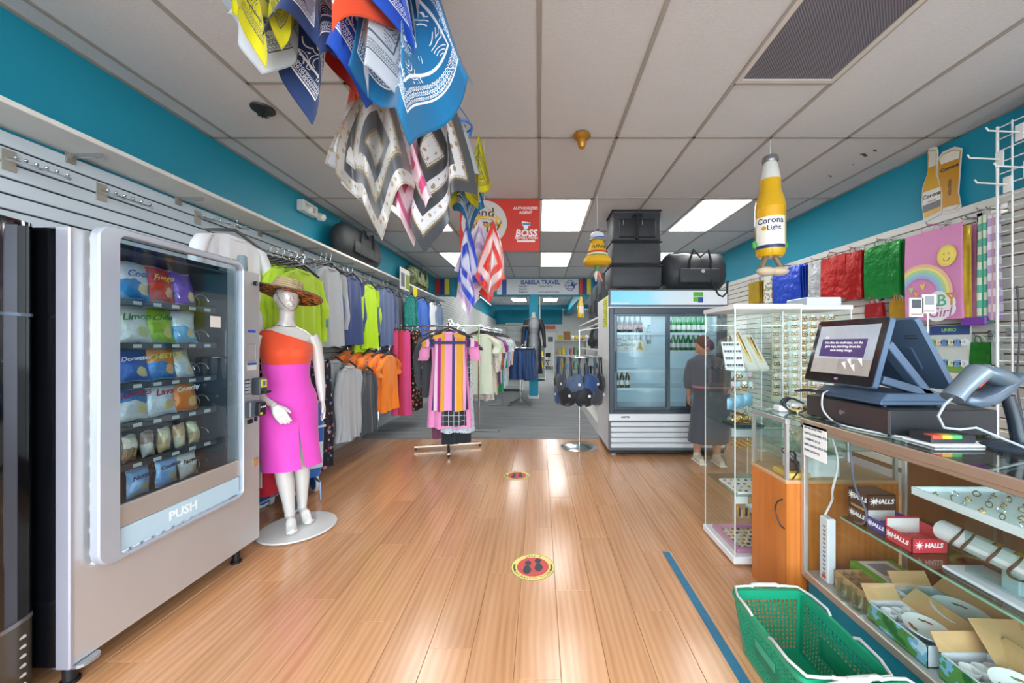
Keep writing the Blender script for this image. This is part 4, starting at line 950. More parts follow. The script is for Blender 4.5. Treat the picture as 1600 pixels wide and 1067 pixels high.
# ================================================================== drinks cooler
M_CW = mat('#dfe2e4', .4, var=.04); M_CF = mat('#3a444e', .4, .2)
X0, X1, Y0, Y1 = .835, 2.245, 4.41, 5.28
ck = thing('drinks_cooler', 'tall white two door drinks cooler with a lit sign on top', 'cooler', (1.54, 4.85, 0))
b = MB(); b.box(X0, X0+.04, Y0+.03, Y1, .06, 1.93); b.box(X1-.04, X1, Y0+.03, Y1, .06, 1.93); b.box(X0+.04, X1-.04, Y1-.04, Y1, .06, 1.93); b.box(X0+.04, X1-.04, Y0+.03, Y1-.04, .06, .52); b.box(X0+.04, X1-.04, Y0+.03, Y1-.04, 1.75, 1.93)
b.build('cabinet', M_CW, ck, world=True)
b = MB(); b.box(X0+.04, X1-.04, Y1-.06, Y1-.04, .52, 1.75); b.box(X0+.04, X0+.05, Y0+.05, Y1-.06, .52, 1.75); b.box(X1-.05, X1-.04, Y0+.05, Y1-.06, .52, 1.75); b.build('liner', mat('#dfeaf0', .35), ck, world=True)
MB().box(X0+.1, X1-.1, Y0+.09, Y0+.12, 1.725, 1.745).build('lamp_tube', emit('#eaf6ff', 30), ck, world=True)
b = MB(); 
for q in ((X0, X0+.055, .5, 1.77), (X1-.055, X1, .5, 1.77), (X0+.055, X1-.055, .5, .545), (X0+.055, X1-.055, 1.70, 1.77)): b.box(q[0], q[1], Y0, Y0+.04, q[2], q[3])
b.build('door_surround', M_CF, ck, world=True, bevel=.004)
def cdoor(xa, xb, y):
    b = MB()
    for q in ((xa, xa+.04, .545, 1.70), (xb-.04, xb, .545, 1.70), (xa+.04, xb-.04, .545, .58), (xa+.04, xb-.04, 1.67, 1.70)): b.box(q[0], q[1], y, y+.03, q[2], q[3])
    o = b.build('sliding_door', mat('#4a555e', .35, .4), ck, world=True, bevel=.003)
    MB().box(xa+.04, xb-.04, y+.01, y+.016, .58, 1.67).build('door_glass', glass('#eaf3f5', .018), o, world=True)
    MB().box(xa+.012, xa+.026, y-.012, y, 1.0, 1.25).build('handle', mat('#23292e', .4), o, world=True, bevel=.003)
cdoor(X0+.055, 1.565, Y0+.005); cdoor(1.525, X1-.055, Y0+.04)
sgn = MB().box(X0-.004, X1+.004, Y0-.02, Y0+.05, 1.79, 1.985).build('sign_box', mat('#565d64', .4, .3), ck, world=True, bevel=.004)
def signm():
    s = NT('cooler_sign_face'); u = s.sep(s.coord('Object'))[0]; n = s.noise(3, 3, s.coord())
    f = s.math('ADD', u, s.math('MULTIPLY', n, .35)); c = s.ramp(s.math('MULTIPLY_ADD', f, .72, .5), [(.15, '#58b4dc'), (.45, '#7cc0dc'), (.62, '#b9cfd8'), (.9, '#c8ced2')], False)
    s.col(c); s.l(c, s.b.inputs['Emission Color']); s.b.inputs['Emission Strength'].default_value = .28; s.set(.3); return s.m
face = MB().box(X0+.012, X1-.012, Y0-.024, Y0-.019, 1.805, 1.972).build('sign_face', signm(), sgn, world=True)
for q, c in (((2.03, 2.08, 1.90, 1.955), '#5cb02c'), ((2.087, 2.137, 1.90, 1.955), '#5cb02c'), ((2.03, 2.08, 1.84, 1.895), '#5cb02c'), ((2.087, 2.137, 1.83, 1.895), '#24479c')):
    MB().box(q[0]-.2, q[1]-.2+.01, Y0-.026, Y0-.023, q[2], q[3]).build('logo_square', mat(c, .4), face, world=True)
MB().box(X0+.02, X0+.24, Y0-.0262, Y0-.024, 1.815, 1.828).build('sign_line', WHITE, face, world=True)
MB().box(X0, X1, Y0, Y0+.03, .42, .5).build('fascia', M_CW, ck, world=True, bevel=.003)
text('lettering', 'AMSTEL', .03, (X0+.19, Y0-.001, .462), (1, 0, 0), (0, 0, 1), mat('#30343a', .4), ck, shear=.35, bold=.001)
for i in range(5): MB().box(X0+.02, X1-.02, Y0, Y0+.035, .09+i*.064, .145+i*.064).build('louver', mat('#d6dade', .35, .1), ck, world=True, bevel=.012)
MB().box(X0, X1, Y0+.025, Y0+.06, .06, .42).build('grille_back', mat('#59626a', .6), ck, world=True)
MB().box(X0+.02, X1-.02, Y0+.03, Y1-.03, .02, .06).build('plinth', BLACK, ck, world=True)
for q in ((X0+.06, Y0+.06), (X1-.06, Y0+.06), (X0+.06, Y1-.06), (X1-.06, Y1-.06)): MB().cyl((q[0], q[1], 0), (q[0], q[1], .022), .035, n=12).build('foot', mat('#8d9296', .4), ck, world=True)
ps_ = MB().box(X0-.002, X0, 4.53, 4.84, 1.55, 1.92).build('side_poster', mat('#ccd52e', .5), ck, world=True)
for i in range(11): MB().box(X0-.0026, X0-.0019, 4.56, 4.56+.25*(.6+.4*math.sin(i*2.3)**2), 1.59+i*.028, 1.603+i*.028).build('print_line', mat('#8a9420', .6), ps_, world=True)
CSZ = (1.46, 1.24, 1.0, .78, .56)
for z in CSZ[:4]:
    b = MB(); b.cyl((X0+.05, Y0+.13, z), (X1-.05, Y0+.13, z), .006, n=6); b.cyl((X0+.05, Y1-.1, z), (X1-.05, Y1-.1, z), .005, n=6); b.box(X0+.05, X1-.05, Y0+.12, Y0+.124, z-.012, z+.018)
    for k in range(34): b.cyl((X0+.07+k*.038, Y0+.13, z), (X0+.07+k*.038, Y1-.1, z), .0022, n=4)
    b.build('wire_shelf', mat('#e6ebee', .35), ck, world=True)
BPROF = [(0, 0), (.028, 0), (.03, .006), (.03, .13), (.026, .152), (.014, .178), (.0125, .222), (.0145, .224), (.0145, .232)]
def bottle_proto(col, lab, cap, label, cat='bottle'):
    t = thing('beer_bottle', label, cat, (0, 0, 0))
    MB().lathe(BPROF, n=14, c0=False, c1=True).build('bottle_glass', mat(col, .08, 0, .6, coat=.3), t, smooth=40)
    MB().lathe([(.0305, .05), (.0305, .105)], n=14, c0=False, c1=False).build('label_band', mat(lab, .5), t, smooth=40)
    MB().lathe([(.0155, .222), (.016, .232), (.012, .238), (0, .239)], n=12, c0=False, c1=False).build('cap', mat(cap, .3, .4), t, smooth=40); return t
bgreen = bottle_proto('#1f6b35', '#e6e2da', '#c9c4b4', 'x'); bred = bottle_proto('#2a6b3a', '#e0d8d4', '#b83a34', 'x'); bbrown = bottle_proto('#6b4420', '#e4e2dc', '#d0c8a4', 'x'); bdark = bottle_proto('#1d2023', '#8c5a50', '#b83a34', 'x'); bclear = bottle_proto('#8ea2a0', '#c8ccd0', '#6a6a6e', 'x')
yb = Y0+.17
for i in range(8): dup(bred, (1.60+i*.062, yb, CSZ[0]+.004), 0, 'green beer bottle with red cap, ' + NTH[i] + ' from the left on the top right cooler shelf', 'bottles on the top right cooler shelf')
for i in range(8): dup(bgreen, (1.60+i*.062, yb, CSZ[1]+.004), 0, 'green beer bottle with pale cap, ' + NTH[i] + ' from the left on the second right cooler shelf', 'bottles on the second right cooler shelf')
for i in range(6): dup(bdark, (.93+i*.064, yb, CSZ[0]+.004), 0, 'dark bottle, ' + NTH[i] + ' from the left on the top left cooler shelf', 'bottles on the top left cooler shelf')
for i in range(7): dup(bclear, (.93+i*.075, yb+.09, CSZ[1]+.10), 0, 'pale bottle, ' + NTH[i] + ' from the left, standing behind the white beer carton', 'pale bottles behind the beer carton')
for i in range(3): dup(bbrown, (.955+i*.068, yb, CSZ[3]+.004), 0, ('leftmost', 'middle', 'right hand')[i] + ' brown beer bottle of the three in the lower left of the cooler', 'three brown bottles')
dup(bdark, (1.86, yb+.02, .525), 0, 'single dark bottle at the bottom right of the cooler')
for pr in (bgreen, bred, bbrown, bdark, bclear):
    for c in list(KIDS(pr)): bpy.data.objects.remove(c, do_unlink=True)
    bpy.data.objects.remove(pr, do_unlink=True)
t = thing('beer_carton', 'white beer carton with blue script on the second left shelf', 'box', (1.10, yb-.0, CSZ[1]+.006))
o = MB().box(-.19, .22, -.05, .05, 0, .135).build('carton', mat('#e6e2d8', .5), t, bevel=.003)
text('lettering', 'Corona', .075, (-.04, -.0508, .085), (1, 0, 0), (0, 0, 1), mat('#2b3f77', .5), o, world=False); text('lettering', 'Extra', .03, (-.02, -.0508, .035), (1, 0, 0), (0, 0, 1), mat('#2b3f77', .5), o, world=False)
MB().prism([(.09, .02), (.17, .02), (.155, .06), (.15, .09), (.135, .115), (.12, .09), (.105, .06)], onY(-.05), 0, .001).build('gold_crown', mat('#d3a53a', .5), o)

# ---- luggage on top of the cooler
M_NYL = mat('#35383d', .55, .0, .45, var=.25, vs=7, bump=1.0, bs=9); M_NYL2 = mat('#22242a', .6, bump=.3, bs=30); M_STRAP = mat('#191a1e', .7)
t = thing('expandable_luggage', 'tall black three tier expandable bag standing on the cooler', 'luggage', (1.20, 4.70, 1.99))
for i, (z0, z1, n_) in enumerate(((.0, .31, 'lower_tier'), (.315, .60, 'middle_tier'), (.605, .985, 'upper_tier'))):
    o = MB().box(-.33+.01*i, .30-.005*i, -.2, .2, z0 if i else .03, z1).build(n_, M_NYL, t, bevel=.035, seg=3, smooth=50)
    MB().box(-.335+.01*i, .305-.005*i, -.205, .205, z1-.012, z1+.004).build('zip_line', M_STRAP, o, bevel=.004)
for x in (-.13, .1):
    o = MB().box(x-.105, x+.115, -.235, -.2, .64, .87).build('front_pocket', M_NYL2, t, bevel=.02, seg=2, smooth=50)
    MB().box(x-.09, x+.1, -.238, -.234, .84, .846).build('pocket_zip', M_STRAP, o); MB().box(x-.06, x-.05, -.243, -.235, .79, .845).build('zip_pull', CHROME, o)
MB().tube([(-.07, -.2, .90), (-.05, -.24, .915), (.03, -.24, .915), (.05, -.2, .90)], .012, 8).build('grab_handle', M_STRAP, t, smooth=50)
MB().box(-.03, .005, -.242, -.2, .62, .93).build('center_strap', M_STRAP, t, bevel=.004)
MB().box(-.30, .28, -.21, .19, .93, .99).build('top_flap', M_NYL, t, bevel=.025, seg=2, smooth=50)
for x in (-.2, .02, .2): MB().cyl((x-.02, -.16, .018), (x+.02, -.16, .018), .018, n=12).build('wheel', BLACK, t, smooth=40)
def duffel(name, label, loc, rz, L, W, H, m, strap=True, group=None):
    t = thing(name, label, 'bag', loc, rz, group); rs = random.Random(label); rings = []
    for i in range(21):
        u = i/20; e = (1-abs(2*u-1)**7)**.5 if abs(2*u-1) < 1 else 0; e = max(e, .35)
        ring_ = []
        for j in range(24):
            a = 2*PI*j/24; c, s_ = math.cos(a), math.sin(a); k = (abs(c)**2.6+abs(s_)**2.6)**(-1/2.6)
            wr = 1+.035*math.sin(7*u*PI+3*a+rs.random())+.025*math.sin(13*a+9*u)
            sag = .04*math.sin(PI*u)*(1 if s_ > 0 else 0)
            ring_.append(Vector(((u-.5)*L, W/2*c*k*e*wr, max(.0, H/2+(H/2)*s_*k*e*wr-sag*H))))
        rings.append(ring_)
    o = MB().loft(rings).build('body', m, t, smooth=70)
    MB().tube([(-.4*L, 0, H*.985), (-.2*L, 0, H*1.0), (0, 0, H*.99), (.2*L, 0, H*1.0), (.4*L, 0, H*.985)], .008, 6).build('zip', M_STRAP, o, smooth=50)
    for s_ in (-1, 1):
        MB().tube([(-.17*L, s_*W*.5, H*.12), (-.16*L, s_*W*.54, H*.7), (-.11*L, s_*W*.58, H*.95), (.0, s_*W*.55, H*.78 if s_ < 0 else H*1.02), (.11*L, s_*W*.58, H*.95), (.16*L, s_*W*.54, H*.7), (.17*L, s_*W*.5, H*.12)], .014, 6).build('strap', M_STRAP, t, smooth=50)
    MB().box(-.3*L, .3*L, -W*.56, -W*.48, H*.16, H*.52).build('pocket', m, t, bevel=.02, seg=2, smooth=50)
    return t
dfl = duffel('duffel_bag', 'big slouchy black duffel bag lying on the right of the cooler', (1.93, 4.70, 1.99), 0, .80, .5, .50, M_NYL)
MB().lathe([(0, 0), (.022, .002), (.022, .006), (0, .007)], (0, 0, 0), 14, c0=False, c1=False, M=Matrix.Translation((.03, -.285, .22)) @ Matrix.Rotation(PI/2, 4, 'X')).build('badge', mat('#c8a8a4', .4), dfl)
MB().tube([(.13, -.28, .12), (.16, -.31, .0), (.2, -.31, -.07), (.25, -.31, -.09), (.3, -.31, -.04), (.32, -.29, .1)], .013, 6).build('hanging_strap', M_STRAP, dfl, smooth=50)
duffel('gym_bag', 'black round ended duffel bag on the left wall shelf', (-2.42, 4.92, 2.415), PI/2, 1.12, .24, .42, mat('#2f3236', .6, bump=.4, bs=16, var=.2))
duffel('camo_bag', 'olive camouflage duffel bag at the far end of the left shelf', (-2.42, 7.25, 2.415), PI/2, 1.1, .24, .40, None or (lambda s: (s.col(s.ramp(s.noise(9, 2, s.coord()), [(0, '#3d4a2c'), (.42, '#5d6b42'), (.52, '#8a8c66'), (.6, '#474f3a')])), s.set(.75), s.m)[2])(NT('camouflage')))

# ================================================================== gondola behind the cooler with cases
t = thing('shelf_gondola', 'white shelving run with a low base deck behind the cooler', 'shelving', (1.3, 7.3, 0))
MB().box(.86, 1.5, 5.35, 9.0, 0, .17).build('base_deck', mat('#dcdcd6', .5), t, world=True, bevel=.004); MB().box(1.44, 1.5, 5.35, 9.0, .17, 1.9).build('back_board', mat('#d4d6d4', .5), t, world=True)
MB().box(.95, 1.44, 5.45, 8.9, 1.75, 1.78).build('top_shelf', mat('#e2e2de', .5), t, world=True); MB().box(.98, 1.44, 5.45, 8.9, 1.22, 1.245).build('middle_shelf', mat('#e2e2de', .5), t, world=True)
MB().tube([(.88, 8.5, 1.62), (.86, 6.4, 1.62), (.86, 5.4, 1.64)], .012, 8).build('hang_rail', mat('#e0e0dc', .4), t, world=True, smooth=40)
for i, (y, h, z) in enumerate(((6.2, .72, 1.78), (6.75, .62, 1.78), (7.3, .56, 1.78))):
    c = thing('suitcase', ('tall dark suitcase on the shelf right beside the cooler', 'second dark suitcase on the shelf behind the cooler', 'third dark suitcase, farthest along the shelf')[i], 'suitcase', (1.17, y, z), 0, 'dark suitcases on the shelf')
    MB().box(-.17, .2, -.22, .22, .03, h).build('shell', mat('#3c4148', .55, bump=.3, bs=30), c, bevel=.04, seg=3, smooth=50)
    MB().box(-.185, -.165, -.15, .15, .12, h*.55).build('pocket', M_NYL2, c, bevel=.01); MB().tube([(.0, -.1, h-.01), (.0, -.08, h+.04), (.0, .08, h+.04), (.0, .1, h-.01)], .01, 6).build('handle', M_STRAP, c, smooth=50)
    for s_ in (-1, 1): MB().cyl((0, s_*.16, .02), (0, s_*.2, .02), .025, n=10).build('wheel', BLACK, c)
for i in range(4):
    c = thing('backpack', ('black backpack hanging lowest near the cooler', 'dark backpack second along the shelf', 'grey backpack third along the shelf', 'dark backpack at the far end of the shelf')[i], 'bag', (1.15, 5.9+i*.55, 1.245), 0, 'backpacks on the middle shelf')
    MB().lathe([(0, 0), (.13, .0), (.16, .1), (.16, .28), (.1, .42), (0, .45)], n=16, sx=.8, c0=False, c1=False).build('body', mat(('#2c2f34', '#33383e', '#5a6068', '#2e3338')[i], .6, bump=.4, bs=18), c, smooth=60)
    MB().lathe([(0, .04), (.1, .05), (.12, .14), (.08, .24), (0, .26)], (-.05, 0, 0), n=14, c0=False, c1=False).build('front_pocket', M_NYL2, c, smooth=60)
for i in range(9):
    c = thing('clutch_bag', 'small grey strap bag, ' + NTH[i] + ' from the cooler along the gondola deck', 'bag', (.90+.02*(i % 2), 5.55+i*.22, .55), 0, 'small strap bags on the gondola rail')
    MB().box(-.03, .03, -.09, .09, 0, .14).build('pouch', mat(('#4d545c', '#6b737c', '#3a4048')[i % 3], .6), c, bevel=.015, seg=2, smooth=50); MB().tube([(0, -.07, .13), (0, -.03, .4), (0, .03, .4), (0, .07, .13)], .006, 5).build('strap', M_STRAP, c, smooth=50)
# ================================================================== goods on the right wall
def gift_mat(c, c2=None, scale=18):
    s = NT('foil_gift_bag'); p = s.coord(); n = s.noise(scale, 4, p, .7); cc = lin(c)
    s.col(s.mix(n, tuple(q*.7 for q in cc), tuple(min(1, q*1.25+.01) for q in cc))); s.set(.22, .35, .6); s.bump(s.noise(11, 4, p), .7, .02); return s.m
def gift_bag(label, xa, xb, ya, yb, col, n=3, X=3.2, group='gift bags on the right wall', m=None, name='gift_bag', gap=.03, handle=True):
    """flat paper gift bags facing -X, hung one behind another on a hook of the slatwall; the front one spans the given pixels"""
    Y1, _ = px(xa, 0, X); Y0, _ = px(xb, 0, X); Ym = (Y0+Y1)/2
    zt = HC-(ya-537)*Ym/FPX; zb = HC-(yb-537)*Ym/FPX; m = m or gift_mat(col); out = []
    for i in range(n):
        t = thing(name, label if i == 0 else label.replace('front', ('second', 'third', 'fourth', 'fifth')[i-1]), 'gift bag', (X+i*gap, Ym-.004*i, zb+.003*i), 0, group)
        a = (Y1-Y0)/2; h = zt-zb; ph = RN.random()*6
        def sd(off):
            return lambda u, v: Vector((off*(1-.55*v)*(1 if off > 0 else .6)+.006*math.sin(5*u+ph)*math.sin(4*v+ph), (u-.5)*2*a, v*h))
        b = MB(); b.sheet(sd(-.008), 8, 8); b.sheet(sd(.016), 8, 8)
        f0, f1 = sd(-.008), sd(.016)
        for u in (0, 1): b.sheet(lambda p, q, u=u: f0(u, q).lerp(f1(u, q), p), 1, 8)
        b.sheet(lambda p, q: f0(q, 0).lerp(f1(q, 0), p), 1, 8)
        o = b.build('bag_body', m, t, smooth=50)
        if handle: MB().tube([(.0, -a*.35, h-.02), (-.015, -a*.3, h+.03), (-.02, 0, h+.05), (-.015, a*.3, h+.03), (.0, a*.35, h-.02)], .0035, 5).build('handle', mat('#d8d8d8', .5) if i else mat(col, .5), t, smooth=60)
        out.append((t, Ym, a, h, zb))
    # hook
    t = thing('slatwall_hook', 'wire hook behind the ' + label.replace('front of the ', '').replace('front ', ''), 'hook', (3.29, Ym, zt), 0, 'wire hooks on the right slatwall')
    MB().tube([(0, 0, .045), (X-3.29-.03, 0, .045), (X-3.29-.045, 0, .06)], .004, 6).build('prong', CHROME, t, smooth=60); MB().box(-.004, 0, -.02, .02, .02, .09).build('plate', CHROME, t)
    return out
gift_bag('front gold foil gift bag, farthest along the right wall', 1170, 1186, 441, 474, '#c9a21c', 3)
def floral_small():
    s = NT('flower_paper'); v = s.vor(34, s.coord(), 'F1', 'Color'); h = s.sep(v)[0]
    s.col(s.ramp(h, [(0, '#e2e6dc'), (.55, '#7fa27a'), (.7, '#e8e0d8'), (.85, '#c88a8a')])); s.set(.5); return s.m
gift_bag('front white flowered gift bag between the gold and blue ones', 1194, 1206, 430, 473, '#dfe2d8', 1, m=floral_small())
gift_bag('front shiny blue gift bag on the right wall', 1208, 1250, 420, 474, '#1f4fd6', 4)
gift_bag('front silver gift bag between the blue and red ones', 1263, 1283, 411, 470, '#c4c8cc', 1)
gift_bag('front shiny red gift bag, left of the two red ones', 1283, 1321, 401, 467, '#c8231f', 2)
gift_bag('front shiny red gift bag, right of the two red ones', 1322, 1346, 394, 468, '#c02420', 3)
gift_bag('front shiny green gift bag on the right wall', 1351, 1406, 382, 466, '#1f9440', 4)
gift_bag('front small red gift bag below the green one', 1352, 1378, 474, 499, '#b8262a', 2, gap=.02)
gift_bag('front small gold gift bag beside the small red one', 1391, 1416, 469, 499, '#c8961c', 2, gap=.02)
gift_bag('front small green foil gift bag low on the right wall', 1516, 1546, 535, 578, '#1e7a1e', 2, gap=.02)
gift_bag('front clear cellophane bag beside the small green one', 1550, 1566, 533, 570, '#b8c4c4', 1, gap=.02)
# large pink baby bag with rainbow and sun
M_PINK = mat('#dd8fc0', .5)
(t, Ym, a, h, zb), = gift_bag('front large pink baby girl gift bag with a rainbow and smiling sun', 1415, 1503, 360, 500, '#d88abf', 1, X=3.16, m=M_PINK)
fr = [c for c in KIDS(t) if c.name.startswith('bag_body')][0]
ff = lambda u, v, d: Vector((-.0105-d, u*2*a, v*h+0*d))       # u -.5..5 (left = +Y), v 0..1
for k, c in enumerate(('#f0c6a0', '#f3e48a', '#b4dca0', '#9ccfe0', '#a8b4e4')):
    ro, ri = .58-.052*k, .53-.052*k; b = MB()
    cx, cz = .2, .28
    P = [(cx+ro*math.cos(q)*1.0, cz+ro*math.sin(q)*.62) for q in [PI*i/16 for i in range(17)]] + [(cx+ri*math.cos(q), cz+ri*math.sin(q)*.62) for q in [PI*i/16 for i in range(16, -1, -1)]]
    for i in range(16):
        q = [P[i], P[i+1], P[33-i-1], P[33-i]]; q = [(min(max(u, -.49), .49), v) for u, v in q]
        if abs(q[0][0]-q[1][0])+abs(q[0][1]-q[1][1]) > 1e-4: b.prism(q, ff, .0, .001)
    b.build('rainbow_band', mat(c, .6), fr)
sun = MB().prism(ellipse(.16, .115, 24, -.28, .68), ff, .001, .0024).build('sun_face', mat('#f2d65a', .6), fr)
MB().prism(ellipse(.13, .095, 24, -.28, .68), ff, .0024, .003).build('sun_disc', mat('#f6e074', .6), fr)
MB().tube([ff(-.28+.05*math.cos(q), .655+.03*math.sin(q), .0035) for q in [PI+PI*i/8 for i in range(9)]], .002, 5).build('smile', mat('#5a4a30', .6), fr)
for u in (-.24, -.32): MB().prism(ellipse(.008, .008, 8, u, .70), ff, .003, .0036).build('eye', mat('#5a4a30', .6), fr)
b = MB()
for k_, (cx, cz, r) in enumerate(((.02, .17, .1), (-.13, .2, .12), (-.28, .17, .1), (-.13, .12, .15), (-.3, .11, .09))): b.prism(ellipse(r*1.5, r*.95, 16, cx, cz), ff, .0012, .002+.0002*k_)
b.build('cloud', mat('#f0eef2', .6), fr)
for i, (ch, c) in enumerate((('B', '#7fb8d8'), ('A', '#8a7fc0'), ('B', '#58b488'), ('Y', '#e09a3c'))): text('lettering', ch, .13, ff(.13-.165*i, .2, .0035), (0, -1, 0), (0, 0, 1), mat(c, .6), fr, world=False, bold=.001)
text('lettering', 'Girl', .11, ff(-.16, .075, .0035), (0, -1, 0), (0, 0, 1), mat('#b56aa4', .6), fr, world=False, shear=.2)
for cx, cz, c in ((.36, .36, '#bcd88a'), (.26, .3, '#e8b060'), (.14, .38, '#f0d070')): MB().prism([(cx-.05, cz+.02), (cx-.025, cz+.04), (cx, cz+.02), (cx+.025, cz+.04), (cx+.05, cz+.02), (cx, cz-.04)], ff, .001, .002).build('heart', mat(c, .6), fr)
gift_bag('front yellow patterned gift bag edge behind the pink baby bag', 1504, 1516, 352, 505, '#e8d24a', 1, X=3.19, handle=False)
gift_bag('front second pink gift bag behind the baby one', 1510, 1526, 350, 500, '#d98fbd', 1, X=3.22, handle=False)
def ribbon_mat(cs):
    s = NT('ribbon_paper'); p = s.sep(s.coord())
    f = s.math('FRACT', s.math('MULTIPLY', p[2], 9.0)); g = s.math('FRACT', s.math('MULTIPLY', p[1], 28.0))
    c = s.mix(s.math('GREATER_THAN', f, .5), cs[0], cs[1]); c = s.mix(s.math('GREATER_THAN', g, .72), c, cs[2]); s.col(c); s.set(.45); return s.m
gift_bag('front green ribbon patterned gift bag stack right of the pink bag', 1528, 1541, 337, 505, '#5fbfa0', 2, m=ribbon_mat(('#5fbfa0', '#e2ead0', '#3f9a86')), handle=False)
gift_bag('front lilac checked gift bag stack at the right', 1544, 1556, 336, 500, '#c4a4d4', 2, m=ribbon_mat(('#c4a4d4', '#ece4ee', '#e0b0b8')), handle=False)
# blister card display
t = thing('tape_card_display', 'hanging card of round tapes with a navy header behind the terminal', 'retail display', (3.2, 2.88, .95))
MB().box(0, .012, -.14, .14, 0, .53).build('backing_card', mat('#cfd6d2', .5), t)
hd_ = MB().box(-.002, 0, -.14, .14, .46, .53).build('header', mat('#2f4a86', .5), t); text('lettering', 'LINKO', .035, (-.003, 0, .497), (0, -1, 0), (0, 0, 1), mat('#8fd06a', .5), hd_, world=False, bold=.001)
for r in range(2):
    for c in range(6):
        b = MB(); M = Matrix.Translation((-.006, -.11+c*.044, .40-r*.16)) @ Matrix.Rotation(PI/2, 4, 'Y'); b.lathe([(.012, -.008), (.027, -.008), (.027, .008), (.012, .008), (.012, -.008)], (0, 0, 0), 16, c0=False, c1=False, M=M)
        b.build('tape_roll', mat(('#e6ecee', '#7fa4d8', '#d8e4c4', '#6a92c8', '#e4d8c8', '#8fc46a')[c], .3), t, smooth=40)
for r, c in enumerate(('#c8504a', '#e0d6c8', '#7aa84a')): MB().box(-.012, 0, -.13, .13, .05+r*.06, .10+r*.06).build('packet_row', mat(c, .4), t, bevel=.004)
tag(MB().box(3.17, 3.19, 2.62, 2.78, 1.475, 1.535).build('purple_packet', mat('#7a3fa8', .4), bevel=.006), 'small purple packet hung under the pink baby bag', 'packet')
for i, (x, y, c) in enumerate(((1432, 480, '#d8d8d4'), (1452, 475, '#e2dfd2'))):
    p = pz(x, y, 2.35); t = thing('price_card', ('white shelf card with a dark picture above the terminal', 'cream shelf card with a round emblem above the terminal')[i], 'card', (p.x, 2.35, p.z-.06))
    MB().box(-.045, .045, 0, .004, 0, .12).build('card', mat(c, .6), t); MB().box(-.03, .03, -.001, 0, .055, .11).build('picture', mat(('#50565c', '#8f9298')[i], .6), t); MB().box(-.035, .035, -.001, 0, .012, .018).build('caption_line', mat('#8a6a64', .6), t)
    MB().cyl((0, .01, -(p.z-.06)), (0, .01, .05), .004, n=6).build('stick', mat('#d8d8d8', .4), t)
# corona style cut-out sign leaning on the wall above the slats
ct = thing('beer_cutout_sign', 'printed beer bottle and glass cut-out sign on the teal wall', 'sign', (3.28, 2.99, 2.40))
cf = lambda x, y, d: Vector((-d, (lambda Y: Y-2.99)((3.28)*FPX/(x-843)), HC-(y-537)*(3.28*FPX/(x-843))/FPX-2.40))
bo = [(1446, 343), (1472, 330), (1473, 300), (1468, 282), (1464, 272), (1466, 240), (1464, 233), (1454, 234), (1452, 241), (1452, 270), (1444, 292), (1443, 315)]
go = [(1473, 333), (1495, 328), (1502, 320), (1498, 300), (1503, 234), (1492, 232), (1474, 240), (1467, 250), (1467, 275), (1473, 300)]
def grow(P, k):
    cx = sum(p[0] for p in P)/len(P); cy = sum(p[1] for p in P)/len(P); return [(cx+(p[0]-cx)*k, cy+(p[1]-cy)*k) for p in P]
MB().prism(grow(go, 1.06), cf, 0, .006).build('glass_backing', WHITE, ct); MB().prism(grow(bo, 1.08), cf, 0, .01).build('bottle_backing', WHITE, ct)
gb = MB().prism(grow(go, .97), cf, .006, .0075).build('beer_glass', mat('#c98f12', .35), ct); MB().prism([(1469, 250), (1475, 242), (1492, 235), (1501, 236), (1500, 247), (1472, 257)], cf, .0075, .0085).build('foam', mat('#eee8d8', .5), gb)
MB().prism([(1474, 331), (1494, 326), (1500, 319), (1475, 325)], cf, .0075, .0085).build('glass_foot', mat('#dcd8cc', .3), gb)
bb = MB().prism(grow(bo, .97), cf, .01, .012).build('beer_bottle_print', mat('#d8a412', .3), ct); MB().prism([(1453, 241), (1464, 240), (1465, 236), (1454, 236)] and [(1453, 262), (1464, 258), (1465, 236), (1454, 237)], cf, .012, .013).build('bottle_neck', mat('#dcdcd8', .3), bb)
MB().prism([(1444, 322), (1472, 311), (1471, 292), (1445, 301)], cf, .012, .013).build('label_white', mat('#ecebe6', .5), bb); MB().prism([(1444, 333), (1472, 322), (1472, 311), (1444, 322)], cf, .012, .013).build('label_band', mat('#6d7076', .4), bb)
dn = mat('#2a2f4a', .5); q0 = cf(1458, 305, .0142); text('lettering', 'Corona', .045, q0, (0, -1, 0), (0, 0, 1), dn, bb, world=False, bold=.001)
text('lettering', 'PREMIER', .02, cf(1458, 314, .0142), (0, -1, 0), (0, 0, 1), mat('#9a8a5a', .5), bb, world=False)
text('lettering', 'Corona', .042, cf(1485, 262, .0085), (0, -1, 0), (0, 0, 1), dn, gb, world=False, bold=.001); text('lettering', 'PREMIER', .034, cf(1485, 293, .0085), (0, 0, -1), (0, -1, 0), dn, gb, world=False)
